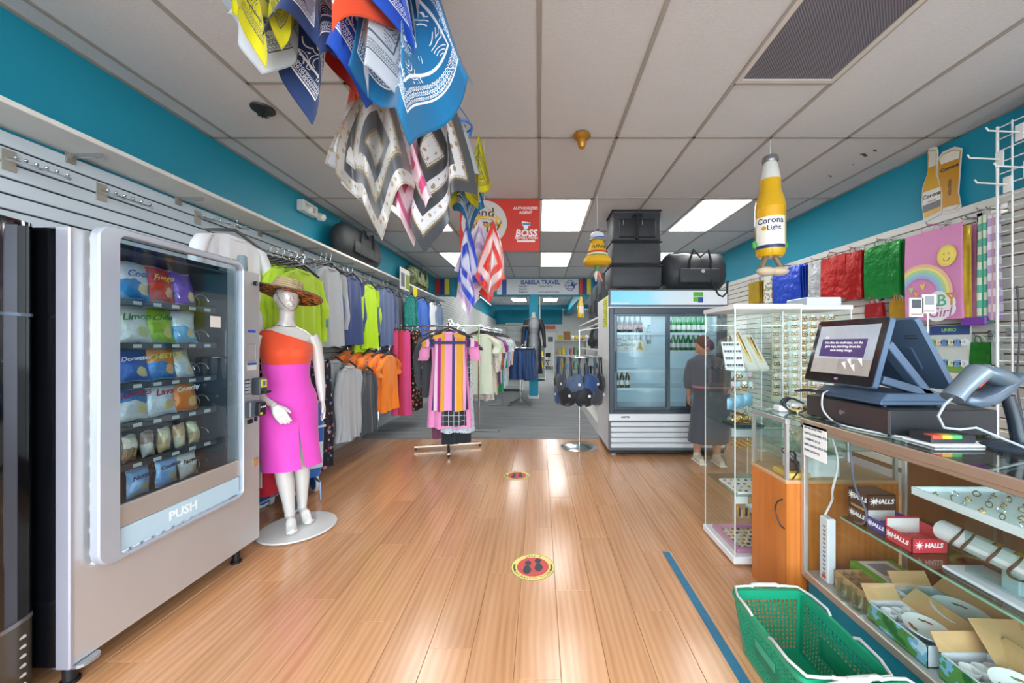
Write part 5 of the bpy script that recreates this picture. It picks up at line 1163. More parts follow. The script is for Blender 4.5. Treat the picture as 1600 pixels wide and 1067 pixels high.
# wire grid panel with hooks and a red packet
t = thing('wire_grid_panel', 'tall white wire grid panel at the right edge', 'display rack', (3.0, 2.1, .6))
for i in range(9): MB().cyl((0, .315-i*.076, 0), (0, .315-i*.076, 2.16), .005 if i else .008, n=6).build('upright_wire', WHITE, t)
for i in range(29): MB().cyl((0, .32, .02+i*.076), (0, -.3, .02+i*.076), .004, n=6).build('cross_wire', WHITE, t)
for i, (y, z) in enumerate(((.26, 1.76), (.30, 1.94), (.2, 2.06), (.16, 1.82))): 
    o = MB().tube([(0, y, z), (-.2, y, z+.01), (-.215, y, z+.03)], .005, 6).build('hook', WHITE, t, smooth=60); MB().box(-.008, 0, y-.02, y+.02, z-.05, z+.05).build('hook_plate', WHITE, o)
t = thing('toy_packet', 'red carded packet hanging on the wire grid', 'packet', (2.86, 2.08, 1.55))
MB().box(-.002, .002, -.06, .06, 0, .16).build('card', mat('#c8302a', .5), t); MB().box(-.02, -.002, -.04, .04, .02, .08).build('blister', mat('#e0d8d0', .3), t, bevel=.006); MB().cyl((0, 0, .16), (.14, 0, .18), .003, n=5).build('peg', CHROME, t)
tag(MB().box(3.14, XR, 1.6, 2.32, 0, ZC).build('wall_pilaster', M_TEAL), 'teal pilaster on the right wall behind the wire grid', None, None, 'structure')
cable([(2.98, 2.3, 1.7), (2.97, 2.28, 1.4), (2.98, 2.3, 1.1), (2.96, 2.26, .9)], .005, '#3a3f48', 'black cord hanging on the wire grid')
# ================================================================== ledge shelf on the left wall
for i in range(8):
    y0 = YF+.02+i*1.37; y1 = min(y0+1.366, YH)
    if y0 > YH-.3: break
    t = thing('ledge_shelf', ('white ledge shelf board nearest the storefront', 'white ledge shelf board beside the drinks machine', 'white ledge shelf board above the snack machine', 'white ledge shelf board above the white shirt', 'white ledge shelf board under the black duffel', 'white ledge shelf board between the two duffels', 'white ledge shelf board under the camouflage bag', 'white ledge shelf board at the far end of the left wall')[i], 'shelf', (-2.46, (y0+y1)/2, 2.385), 0, 'ledge shelf boards on the left wall')
    MB().box(XL, -2.32, y0, y1, 2.385, 2.412).build('board', mat('#e3e2dc', .5), t, world=True, bevel=.003)
    for y in (y0+.3, y1-.3):
        o = MB().box(-2.58, -2.40, y-.006, y+.006, 2.362, 2.385).build('bracket', CHROME, t, world=True); MB().box(-2.585, -2.57, y-.02, y+.02, 2.33, 2.385).build('bracket_plate', mat('#a89e92', .4, .5), o, world=True)

# ================================================================== clothing
def fab(c, rough=.8, sheen=.2): return mat(c, rough, 0, .3, 0, .07, 5, sheen, 1, .12, 220)
def floral(base, cs, scale=22):
    s = NT('floral_print'); o = s.coord(); n = s.noise(6, 2, o)
    w_ = s.n('ShaderNodeVectorMath'); w_.operation = 'MULTIPLY_ADD'; s.l(o, w_.inputs[0]); w_.inputs[1].default_value = (1, 1, 1); 
    col = s.vor(scale, o, 'F1', 'Color'); d = s.vor(scale, o, 'F1', 'Distance'); r = s.sep(col)[0]
    st = [(i/len(cs), c) for i, c in enumerate(cs)]; fc = s.ramp(r, st)
    petal = s.math('LESS_THAN', s.math('ADD', d, s.math('MULTIPLY', s.noise(60, 2, o), .35)), .55)
    s.col(s.mix(petal, base, fc)); s.set(.8); return s.m
def stripes_mat(stops, freq, axis=0):
    s = NT('striped_cloth'); p = s.sep(s.coord())[axis]; f = s.math('FRACT', s.math('MULTIPLY', s.math('ADD', p, 3.0), freq)); s.col(s.ramp(f, stops)); s.set(.75); return s.m
def plaid_mat():
    s = NT('windowpane_plaid'); q = s.sep(s.coord()); a = s.math('LESS_THAN', s.math('FRACT', s.math('MULTIPLY', s.math('ADD', q[0], 3), 16)), .1); b = s.math('LESS_THAN', s.math('FRACT', s.math('MULTIPLY', q[2], 16)), .1)
    s.col(s.mix(s.math('MAXIMUM', a, b), '#2b2d31', '#b9bcc0')); s.set(.8); return s.m
def knit_mat(c1, c2):
    s = NT('heather_knit'); s.col(s.mix(s.noise(1, 3, s.mapping(s.coord(), (260, 260, 90))), c1, c2)); s.set(.9); return s.m
M_HANG = mat('#2a2c30', .4)
def add_hanger(t, zt, wd=.4, m=None, hookz=.13):
    h = MB().tube([(-wd/2, 0, zt-.075), (-wd*.3, 0, zt-.045), (0, 0, zt), (wd*.3, 0, zt-.045), (wd/2, 0, zt-.075)], [.008, .011, .013, .011, .008], 8).build('hanger', m or M_HANG, t, smooth=50)
    P = [(0, 0, zt), (0, 0, zt+.05)] + [(.022*math.sin(a)*1, 0, zt+.075-.022*math.cos(a)-.003) for a in [PI*.15*k for k in range(1, 10)]]
    MB().tube(P, .0025, 5).build('hook', CHROME, h, smooth=60); return h
def shirt(name, label, m, loc, rz, wd=.5, h=.68, sleeve='long', depth=.09, group=None, flare=.0, neckm=None, hanger=True, cat='shirt', skirt=0, sl=.56, seed=0, hm=None):
    """garment hanging from a hanger: front faces -Y, shoulder line at z = h, hem at z = 0"""
    t = thing(name, label, cat, loc, rz, group); rs = random.Random(label + str(seed)); ph = [rs.random()*6.3 for _ in range(6)]
    N = 40; rings = []
    lv = [(0, 1.0+flare, 1), (.12, .99+flare*.85, .95), (.3, .97+flare*.6, .85), (.5, .95+flare*.3, .7), (.68, .94, .6), (.8, .95, .55), (.88, .97, .5), (.93, .93, .46), (.965, .70, .42), (.985, .5, .40), (1.0, .36, .38)]
    for u, kw, kd in lv:
        R = []
        for j in range(N):
            a = 2*PI*j/N; c, s_ = math.cos(a), math.sin(a)
            ex = .75; X = math.copysign(abs(c)**ex, c)*wd/2*kw*.82; Y = math.copysign(abs(s_)**ex, s_)*depth/2*kd
            fold = (.016*math.sin(5*a*1+ph[0]+X*22)+.012*math.sin(X*46+ph[1])+.007*math.sin(X*80+ph[2]))*(1-u)**.7*(.4+abs(s_))
            R.append(Vector((X*(1+.02*math.sin(9*u+ph[3])), Y+fold, u*h+.008*math.sin(X*30+ph[4])*(1-u)**3 - (0 if u < .9 else .0))))
        rings.append(R)
    body = MB().loft(rings, 0, False, False).build('cloth_body', m, t, smooth=70)
    zt = h
    # collar band around the neck opening: front dips
    MB().tube([(.088*math.cos(a), .028*math.sin(a), h-.004-.02*max(0, -math.sin(a))) for a in [2*PI*k/24 for k in range(24)]], .008, 6, closed=True).build('collar', neckm or m, t, smooth=60)
    if sleeve:
        L = {'long': sl, 'short': .24, 'cap': .12}[sleeve]
        for s_ in (-1, 1):
            rr = []; n = 14; K = 9
            for k in range(K):
                q = k/(K-1); x = s_*(wd*.36+(wd*.16+.02*(sleeve != 'long'))*min(1, q*2.2)**.6+.012*math.sin(5*q+ph[5])); z = h*.935-L*q-.01*math.sin(PI*q)
                w0 = (.088 if sleeve != 'long' else .08)*(1-.5*q*(sleeve == 'long')); d0 = .042*(1-.3*q)
                rr.append([Vector((x+w0/1.35*math.cos(a)+.006*math.sin(14*q+a*2+ph[0]), d0*math.sin(a)+.01*math.sin(9*q+ph[1]), z+.015*math.cos(a)*s_*(-1)*(1-q))) for a in [2*PI*j/n for j in range(n)]])
            MB().loft(rr, 0, True, False).build('sleeve', m, t, smooth=70)
            if sleeve == 'long': MB().tube([p for p in [sum(rr[-1], Vector())/n, sum(rr[-1], Vector())/n - Vector((0, 0, .03))]], [.032, .03], 10).build('cuff', neckm or m, t, smooth=60)
    if hanger: add_hanger(t, h+.055, wd*.8, hm)
    return t
def trousers(name, label, m, loc, rz, wd=.34, h=1.0, group=None, cat='trousers', band=None, clip=True):
    t = thing(name, label, cat, loc, rz, group); rs = random.Random(label); ph = [rs.random()*6 for _ in range(4)]; N = 22
    for s_ in (-1, 1):
        rr = []
        for k in range(11):
            u = k/10; R = []
            for j in range(N):
                a = 2*PI*j/N; X = s_*wd*.25*(1+.0*u)+wd*.26*math.cos(a)*(1+.15*(1-u)); Y = .045*math.sin(a)*(1+.3*(1-u))
                R.append(Vector((X+.008*math.sin(7*u+ph[0]), Y+.012*math.sin(X*60+ph[1]+2*u)*(.4+abs(math.sin(a)))*(1-u*.7), u*h)))
            rr.append(R)
        MB().loft(rr, 0, False, True).build('leg', m, t, smooth=70)
    MB().lathe([(wd*.5, 0), (wd*.5, .05)], (0, 0, h-.02), 24, sy=.28, c0=False, c1=True).build('waistband', band or m, t, smooth=50)
    if clip:
        o = MB().tube([(-wd*.5, 0, h+.05), (wd*.5, 0, h+.05)], .006, 6).build('hanger', CHROME, t, smooth=50)
        MB().tube([(0, 0, h+.05), (0, 0, h+.1), (.02, 0, h+.125), (.03, 0, h+.1)], .0025, 5).build('hook', CHROME, o, smooth=60)
        for s_ in (-1, 1): MB().box(s_*wd*.4-.01, s_*wd*.4+.01, -.012, .012, h+.005, h+.06).build('clip', M_HANG, o)
    return t
def faceout(y, z, L, label, group='waterfall arms on the left slatwall', balls=6, drop=.1):
    t = thing('waterfall_arm', label, 'display arm', (XL+.018, y, z), 0, group)
    a = MB().tube([(0, 0, 0), (L, 0, -drop)], .009, 6).build('arm', CHROME, t); MB().box(0, .008, -.025, .025, -.06, .04).build('plate', mat('#b8b2a8', .35, .6), t)
    for i in range(balls): q = (i+.8)/balls; MB().lathe([(0, -.009), (.007, -.006), (.009, 0), (.007, .006), (0, .009)], (L*q, 0, -drop*q+.017), 10, c0=False, c1=False).build('peg', CHROME, t, smooth=60)
faceout(1.79, 2.24, .30, 'slanted chrome arm with knobs, nearest on the left slatwall'); faceout(2.17, 2.24, .30, 'slanted chrome arm with knobs above the snack machine')
faceout(2.78, 2.3, .38, 'chrome arm holding the white long sleeved shirt'); faceout(3.34, 2.2, .42, 'chrome arm holding the lime shirts'); faceout(3.9, 2.26, .42, 'chrome arm holding the grey shirts')
faceout(4.4, 2.26, .38, 'chrome arm holding the navy shirts'); faceout(4.8, 2.22, .38, 'chrome arm holding the second lime shirt'); faceout(5.4, 2.26, .38, 'chrome arm holding the slate blue shirts'); faceout(6.95, 2.3, .4, 'chrome arm holding the teal and royal blue shirts')
WR = PI/2     # face the room from the left wall
FX = -2.29
# upper row
shirt('long_sleeved_shirt', 'white long sleeved shirt hanging above the snack machine', fab('#f6f5fa'), (FX, 2.77, 1.44), WR, .64, .70, group='shirts in the upper row', hm=mat('#5a5e5e', .4))
lime = fab('#b6da34'); navy = fab('#41507e'); slate = fab('#586a92'); grey = knit_mat('#9aa2a8', '#c2c8cc')
for i in range(5):
    dz = (4-i)*.016
    shirt('long_sleeved_shirt', ('front', 'second', 'third', 'fourth', 'rearmost')[i] + ' lime green long sleeved shirt behind the mannequin', fab('#c4e63a') if i else lime, (-2.20-.06*i, 3.33-.0*i, 1.22+.015*i), WR, .60, .80, group='lime shirts behind the mannequin', seed=i)
sp = shirt('long_sleeved_shirt', 'lime shirt with a blue sleeve badge peeking out in front', lime, (-2.14, 3.34, 1.20), WR, .60, .80, group='lime shirts behind the mannequin')
MB().box(.275, .30, -.05, -.046, .30, .38).build('sleeve_badge', mat('#3f7f9c', .5), sp)
for i in range(3): shirt('long_sleeved_shirt', ('front', 'second', 'rearmost')[i] + ' heather grey long sleeved shirt right of the mannequin', grey, (-2.20-.07*i, 3.88+.03*i, 1.31+.015*i), WR, .58, .83, group='heather grey shirts', seed=i)
for i in range(3): shirt('long_sleeved_shirt', ('front', 'second', 'rearmost')[i] + ' navy blue long sleeved shirt next to the grey ones', navy, (-2.22-.07*i, 4.38+.03*i, 1.33+.01*i), WR, .5, .80, group='navy shirts', seed=i)
for i in range(2): shirt('long_sleeved_shirt', ('front', 'rear')[i] + ' lime long sleeved shirt between the navy and slate ones', fab('#b4dc1e'), (-2.22-.08*i, 4.82-.05*i, 1.28-.05*i), WR, .48, .82, group='lime shirts between navy and slate', seed=i)
for i in range(3): shirt('long_sleeved_shirt', ('front', 'second', 'rearmost')[i] + ' slate blue long sleeved shirt in the upper row', slate, (-2.22-.07*i, 5.38+.03*i, 1.31+.01*i), WR, .62, .82, group='slate blue shirts', seed=i)
shirt('long_sleeved_shirt', 'charcoal shirt edge beyond the slate blue ones', fab('#4a4a52'), (-2.28, 5.92, 1.32), WR, .40, .80, group='shirts in the upper row'); shirt('long_sleeved_shirt', 'lilac shirt edge beyond the slate blue ones', fab('#8f7fb4'), (-2.32, 6.0, 1.2), WR, .40, .80, group='shirts in the upper row')
shirt('long_sleeved_shirt', 'teal green patterned shirt before the royal blue one', floral('#1f8f88', ('#1c7f7c', '#3aa79a', '#167068')), (-2.20, 6.32, 1.42), WR, .46, .74, group='shirts in the upper row')
for i in range(2): shirt('long_sleeved_shirt', ('front', 'rear')[i] + ' royal blue long sleeved shirt at the far left wall', fab('#2f68c8'), (-2.2-.08*i, 6.95, 1.32), WR, .66, .86, group='royal blue shirts', seed=i)
shirt('long_sleeved_shirt', 'white shirt past the royal blue one at the far left', fab('#dfe4e6'), (-2.22, 7.62, 1.35), WR, .5, .84, group='shirts in the upper row'); shirt('long_sleeved_shirt', 'dusty blue shirt last on the far left wall', fab('#6f86a4'), (-2.2, 8.05, 1.35), WR, .5, .84, group='shirts in the upper row')
# lower row
faceout(3.55, 1.33, .42, 'lower chrome arm holding the flowered trousers', drop=.03); faceout(4.1, 1.33, .46, 'lower chrome arm holding the light grey top', drop=.06); faceout(4.75, 1.36, .46, 'lower chrome arm over the orange shirts', drop=.1); faceout(5.4, 1.36, .42, 'lower chrome arm behind the orange shirts', drop=.08)
FL1 = floral('#1b1c22', ('#7f8fd0', '#c9788c', '#3a5fa4', '#d8b4bc', '#22242c', '#a86a88')); FL2 = floral('#1d1a1c', ('#c8453a', '#d88a3c', '#24222a', '#b8607c', '#5a7a4a', '#e0b070'))
for i in range(5): trousers('flowered_trousers', ('front', 'second', 'third', 'fourth', 'rearmost')[i] + ' black flowered trousers behind the mannequin', FL1 if i < 3 else FL2, (-2.10-.09*i, 3.52-.04*i, .14+.01*i), WR, .34, .98, 'flowered trousers on the lower arm')
shirt('sleeveless_top', 'light grey top hanging low beside the flowered trousers', knit_mat('#aab0b4', '#c4c9cc'), (-2.08, 4.02, .30), WR, .42, .80, 'long', sl=.7, group='tops in the lower row'); shirt('sleeveless_top', 'second light grey top just behind the first', knit_mat('#8f979c', '#acb2b6'), (-2.2, 3.95, .42), WR, .42, .74, 'long', sl=.66, group='tops in the lower row')
shirt('sleeveless_top', 'charcoal grey top at the end of the lower row', fab('#4c5156'), (-2.1, 4.48, .27), WR, .42, .74, 'long', sl=.7, group='tops in the lower row')
for i in range(5): shirt('orange_tshirt', ('front', 'second', 'third', 'fourth', 'rearmost')[i] + ' bright orange short sleeved shirt in the lower row', fab('#ff8a2c'), (-2.10-.07*i, 5.15-.13*i, .42+.02*i), WR, .60, .76, 'short', group='orange shirts', seed=i)
shirt('pale_tshirt', 'pale grey blue shirt just past the orange ones', fab('#b7c4cf'), (-2.25, 5.72, .45), WR, .46, .72, 'short', group='tops in the lower row')
# trousers hanging further back
for i in range(3): trousers('pink_trousers', ('front hot pink', 'red', 'rear hot pink')[i] + ' trousers left of the flowered ones', fab(('#e5508e', '#c83a4a', '#d8487c')[i]), (-2.02-.08*i, 5.6-.0*i, .26), WR, .13, 1.26, 'pink and red trousers')
for i in range(5): trousers('flowered_leggings', ('front', 'second', 'third', 'fourth', 'rearmost')[i] + ' bright flowered leggings beyond the orange shirts', FL2 if i % 2 == 0 else FL1, (-2.0-.08*i, 6.0+.05*i, .28), WR, .34, 1.22, 'flowered leggings beyond the orange shirts')
t = thing('straight_rail', 'chrome rail carrying the pink and flowered leggings', 'clothes rail', (-2.2, 5.9, 1.62)); MB().cyl((-.4, 0, 0), (.9, 0, 0), .012, n=8).build('rail', CHROME, t, smooth=40)
MB().cyl((-.38, 0, -1.62), (-.38, 0, 0), .015, n=8).build('post', CHROME, t, smooth=40); MB().cyl((.88, 0, -1.62), (.88, 0, 0), .015, n=8).build('post', CHROME, t, smooth=40)

# ---- four-way rack with the striped dress
rk = thing('four_way_rack', 'chrome four way garment rack with a cross base at the carpet edge', 'clothes rack', (-1.17, 4.74, 0))
MB().box(-.015, .015, -.015, .015, .05, 1.5).build('post', CHROME, rk)
for a in (.25, .25+PI/2):
    o = MB(); o.box(-.42, .42, -.018, .018, .03, .055, M=Matrix.Rotation(a, 4, 'Z')); o.build('base_bar', mat('#b8a08c', .25, .9), rk, bevel=.003)
for k in range(4):
    a = .25+PI/2*k; c, s_ = math.cos(a), math.sin(a); MB().tube([(0, 0, 1.42+.03*k), (.36*c, .36*s_, 1.46+.03*k), (.38*c, .38*s_, 1.5+.03*k)], .01, 6).build('arm', CHROME, rk, smooth=50); MB().cyl((.4*c, .4*s_, 0), (.4*c, .4*s_, .032), .016, n=8).build('foot', BLACK, rk)
STR = stripes_mat([(0, '#e79ac8'), (.12, '#40386c'), (.2, '#e79ac8'), (.24, '#dfa02a'), (.42, '#e9a8d0'), (.5, '#40386c'), (.62, '#e9c4d8'), (.72, '#b0308e'), (.82, '#dfa02a'), (.92, '#e79ac8')], 2.35, 0)
d_ = shirt('striped_dress', 'pink dress with yellow, navy and purple stripes at the front of the rack', STR, (-1.05, 4.33, .56), .04, .46, .92, 'cap', .13, 'dresses on the four way rack', .12, fab('#e0a0c4'), cat='dress')
MB().box(-.19, .19, -.06, -.045, .775, .81).build('chest_band', mat('#3c3668', .7), d_, bevel=.004); 
for s_ in (-1, 1): MB().prism([(s_*.05, .90), (s_*.18, .875), (s_*.19, .835), (s_*.06, .85)], onY(-.048), 0, .012).build('yoke', mat('#e0a42e', .7), d_)
shirt('pink_dress', 'plain pink short sleeved dress just behind the striped one', fab('#e88fbf'), (-1.09, 4.46, .33), .0, .56, 1.12, 'short', .14, 'dresses on the four way rack', .2, cat='dress')
shirt('plaid_dress', 'black windowpane plaid dress behind the pink one', plaid_mat(), (-1.07, 4.54, .36), .05, .54, 1.09, 'cap', .12, 'dresses on the four way rack', .0, cat='dress')
pl_ = shirt('plaid_blouse', 'black plaid top peeking below the striped dress', plaid_mat(), (-1.02, 4.40, .36), .05, .36, 1.05, None, .08, 'dresses on the four way rack', .0, cat='dress', hanger=False)
shirt('speckled_dress', 'white and black speckled dress hem low on the rack', floral('#c9d2d8', ('#c9d2d8', '#4a545c', '#dfe4e6'), 60), (-1.02, 4.60, .24), .1, .46, 1.20, None, .12, 'dresses on the four way rack', .1, cat='dress')
for i, x in enumerate((-1.13, -.98)): trousers('black_trousers', ('left', 'right')[i] + ' pair of black trousers at the bottom of the rack', fab('#23282c'), (x, 4.66, .08+.02*i), .1, .2, 1.3, 'black trousers on the rack')
trousers('plum_trousers', 'plum trousers at the left of the rack', fab('#7a3f5c'), (-1.29, 4.70, .14), .3, .14, 1.2, 'black trousers on the rack')
shirt('charcoal_top', 'charcoal sleeve top hanging left of the pink dress', fab('#45494d'), (-1.35, 4.80, .66), .5, .44, .80, 'long', .1, 'dresses on the four way rack', sl=.62, cat='top')
# ---- rail rack running back with many garments
rl = thing('rail_rack', 'long chrome rail rack of blouses running back behind the four way rack', 'clothes rack', (-.92, 6.6, 0))
MB().cyl((0, -1.0, 1.60), (.12, 1.35, 1.60), .014, n=8).build('rail', CHROME, rl, smooth=40)
for q in ((0, -1.0), (.12, 1.35)): 
    MB().cyl((q[0], q[1], .03), (q[0], q[1], 1.6), .014, n=8).build('post', CHROME, rl, smooth=40); MB().box(q[0]-.3, q[0]+.3, q[1]-.02, q[1]+.02, 0, .035).build('foot', mat('#8d8f90', .3, .8), rl, bevel=.003)
MB().cyl((-1.1, -.85, 1.62), (.75, -.85, 1.62), .012, n=8).build('cross_rail', CHROME, rl, smooth=40)
gl = [('pale green', '#d5ddc8', .80, None), ('leopard spotted', None, .9, floral('#d8cfc4', ('#d8cfc4', '#5a4a42', '#c8b8a8'), 50)), ('cream', '#dcd8c4', .82, None), ('beige', '#cfc6b0', .86, None), ('rust spotted', None, .78, floral('#a8644c', ('#8a4a38', '#c88a6c', '#5a3428'), 40)), ('dusty navy', '#4a5674', .72, None), ('magenta', '#a0409a', .76, None),
      ('white and purple', '#dcd4e0', .74, None), ('emerald green', '#1f9a54', .9, None), ('aqua flowered', None, .86, floral('#cfe2e4', ('#cfe2e4', '#3a9ab0', '#e6eef0'), 30)), ('lavender', '#b9a8d4', .88, None), ('pale blue', '#c4d8e4', .84, None), ('mint flowered', None, .86, floral('#d4e6e0', ('#d4e6e0', '#6aa49a', '#eef2f0'), 30)), ('peach spotted', None, .7, floral('#e6c8b0', ('#e6c8b0', '#c8845a'), 40)), ('pink ruffled', '#e8b4c8', .5, None), ('silver grey', '#b4bcc4', .8, None)]
for i, (nm_, c, h, m) in enumerate(gl):
    y = 5.66+i*.145; x = -.92+.12*(y-5.6)/2.35
    shirt('blouse', nm_ + ' blouse on the long rail rack', m or fab(c), (x, y, 1.49-h*1.15), RN.uniform(-.2, .2), .46, h*1.15, 'long' if i % 3 else 'short', .07, 'blouses on the rail rack', .05, cat='blouse', sl=.5)
# round jeans rack further back
t = thing('jeans_rack', 'low round chrome rack of blue jeans beside the teal column', 'clothes rack', (-.42, 8.1, 0))
MB().cyl((0, 0, .04), (0, 0, 1.28), .02, n=10).build('post', CHROME, t, smooth=40); MB().tube([(.34*math.cos(a), .34*math.sin(a), 1.25) for a in [2*PI*k/28 for k in range(28)]], .012, 6, closed=True).build('ring', CHROME, t, smooth=50)
for k in range(4): a = PI/4+PI/2*k; MB().tube([(0, 0, .16), (.2*math.cos(a), .2*math.sin(a), .05), (.34*math.cos(a), .34*math.sin(a), .015)], .013, 6).build('foot', mat('#9a9288', .3, .8), t, smooth=50)
dn_ = (fab('#2d4a78'), fab('#3a5a8c'), fab('#24395e'))
for k in range(10): 
    a = PI+PI*(k+.5)/10; trousers('blue_jeans', 'pair of blue jeans, ' + NTH[k] + ' from the left around the low round rack', dn_[k % 3], (-.42+.30*math.cos(a), 8.1+.30*math.sin(a), .58), a+PI/2, .2, .62, 'jeans on the low round rack', band=dn_[2])
# ================================================================== bodies
def remeshed(b, vox, smooth_it=6):
    me = bpy.data.meshes.new('tmp'); me.from_pydata([tuple(p) for p in b.v], [], b.f)
    bm = bmesh.new(); bm.from_mesh(me); bmesh.ops.recalc_face_normals(bm, faces=bm.faces); bm.to_mesh(me); bm.free()
    o = bpy.data.objects.new('tmp', me); COL.objects.link(o)
    m = o.modifiers.new('r', 'REMESH'); m.mode = 'VOXEL'; m.voxel_size = vox; m.use_smooth_shade = True
    m2 = o.modifiers.new('s', 'SMOOTH'); m2.iterations = smooth_it; m2.factor = .5
    dg = bpy.context.evaluated_depsgraph_get(); r = bpy.data.meshes.new_from_object(o.evaluated_get(dg))
    bpy.data.objects.remove(o, do_unlink=True); bpy.data.meshes.remove(me)
    r.shade_smooth(); return r
def part_mesh(name, me, m, parent):
    me.name = name; me.materials.clear(); me.materials.append(m); o = bpy.data.objects.new(name, me); COL.objects.link(o); o.parent = parent; ORG[o.name] = ORG[parent.name]; return o
def stack(b, lv, n=28):
    b.loft([[Vector((cx+rx*math.cos(2*PI*j/n), cy+ry*math.sin(2*PI*j/n), z)) for j in range(n)] for z, cx, cy, rx, ry in lv])
def ellipsoid(b, c, r, n=16, M=None):
    P = [(math.sin(PI*i/n), -math.cos(PI*i/n)) for i in range(n+1)]
    rings = [[Vector((c[0]+r[0]*max(q[0], .01)*math.cos(2*PI*j/20), c[1]+r[1]*max(q[0], .01)*math.sin(2*PI*j/20), c[2]+r[2]*q[1])) for j in range(20)] for q in P]
    if M: rings = [[M @ p for p in R] for R in rings]
    b.loft(rings)
def hand(b, wrist, d, palm_n, side, curl=.35, k=1.0):
    """wrist point, direction of the fingers, palm normal (the way the palm faces), side: direction of the thumb"""
    d = Vector(d).normalized(); pn = Vector(palm_n); pn = (pn-d*pn.dot(d)).normalized(); s = Vector(side); s = (s-d*s.dot(d)-pn*s.dot(pn)).normalized(); W = Vector(wrist)
    for i in range(4):      # palm as four overlapping metacarpals
        b.tube([W+s*(.010-.007*i)*k, W+d*.045*k+s*(.026-.0175*i)*k, W+d*.085*k+s*(.031-.0205*i)*k], [.015*k, .0155*k, .0125*k], 8)
    for i, L in enumerate((.070, .080, .074, .058)):
        p = W+d*.082*k+s*(.031-.0205*i)*k; q = d; P = [p]; R = [.0098*k]
        for j in range(3):
            q = (q+pn*curl*(.5+.35*j)*(.8+.12*i)).normalized(); p = p+q*L*k*(.42, .32, .26)[j]; P.append(p); R.append((.0092, .0084, .0068)[j]*k)
        b.tube(P, R, 8)
    p = W+d*.018*k+s*.02*k
    b.tube([p, p+d*.03*k+s*.022*k+pn*.008*k, p+d*.058*k+s*.032*k+pn*.016*k, p+d*.08*k+s*.034*k+pn*.022*k], [.013*k, .0125*k, .0105*k, .008*k], 8)
def foot(b, ankle, fwd, zfloor, k=1.0, heel=0.0):
    A = Vector(ankle); f = Vector(fwd).normalized()
    toe = Vector((A.x, A.y, zfloor+.018))+f*.15*k; ball = Vector((A.x, A.y, zfloor+.024))+f*.095*k; hl = Vector((A.x, A.y, zfloor+heel+.028))-f*.035*k
    b.tube([A+Vector((0, 0, .03)), A-f*.005, hl], [.034*k, .036*k, .028*k], 12); b.tube([hl, A*.35+ball*.65+Vector((0, 0, .012)), ball, toe], [.026*k, .034*k, .036*k, .02*k], 12)
    s = Vector((-f.y, f.x, 0))
    for i in range(5): q = toe+s*(-.028+.014*i)*k-f*abs(i-1.5)*.008*k; b.tube([q-f*.04*k, q, q+f*.012*k], [.011*k, .0095*k, .007*k], 8)

M_MANQ = mat('#cfccc8', .14, 0, .5, coat=.5, var=.02)
BX, BY, TH = -1.754, 2.68, .80
mq = thing('mannequin', 'glossy white female mannequin standing beside the snack machine', 'mannequin', (BX, BY, 0), TH)
tor = [(.78, 0, .0, .13, .09), (.84, 0, .0, .168, .108), (.90, 0, .005, .176, .115), (.97, 0, .005, .166, .108), (1.05, 0, 0, .132, .09), (1.11, 0, 0, .120, .084), (1.18, 0, -.004, .132, .094), (1.25, 0, -.014, .146, .112), (1.30, 0, -.014, .15, .11), (1.36, 0, -.002, .152, .092), (1.405, 0, .006, .162, .07), (1.44, 0, .01, .125, .056), (1.47, 0, .008, .065, .05), (1.51, 0, .0, .047, .048), (1.58, 0, -.008, .047, .05)]
b = MB(); stack(b, tor)
HM = Matrix.Translation((0, -.012, 1.675)) @ Matrix.Rotation(.12, 4, 'Z')
ellipsoid(b, (0, 0, 0), (.072, .09, .112), M=HM); ellipsoid(b, (0, -.028, -.055), (.05, .055, .055), M=HM)
b.tube([HM @ Vector((0, -.082, .015)), HM @ Vector((0, -.096, -.012)), HM @ Vector((0, -.103, -.03)), HM @ Vector((0, -.085, -.036))], [.008, .011, .014, .008], 8)
b.tube([HM @ Vector((-.02, -.081, -.062)), HM @ Vector((0, -.09, -.06)), HM @ Vector((.02, -.081, -.062))], [.005, .009, .005], 8)
for s_ in (-1, 1): ellipsoid(b, (s_*.072, .01, -.01), (.01, .02, .03), M=HM); b.tube([HM @ Vector((s_*.018, -.082, .024)), HM @ Vector((s_*.036, -.079, .03)), HM @ Vector((s_*.052, -.066, .022))], [.005, .007, .004], 6)
ellipsoid(b, (-.062, -.085, 1.275), (.058, .05, .055)); ellipsoid(b, (.062, -.085, 1.275), (.058, .05, .055))
ZF = .028
for s_, dx, dy in ((-1, .0, -.03), (1, -.01, .05)):
    b.tube([(s_*.085, .0, .86), (s_*.09, -.01, .70), (s_*.078+dx, -.012+dy*.3, .56), (s_*.066+dx, -.015+dy*.5, .47), (s_*.062+dx, .008+dy*.8, .36), (s_*.056+dx, .02+dy, .22), (s_*.052+dx, .022+dy, .13)], [.098, .088, .07, .056, .055, .04, .032], 18)
    foot(b, (s_*.052+dx, .022+dy, .115), (s_*.12, -1, 0), ZF, .95, .05)
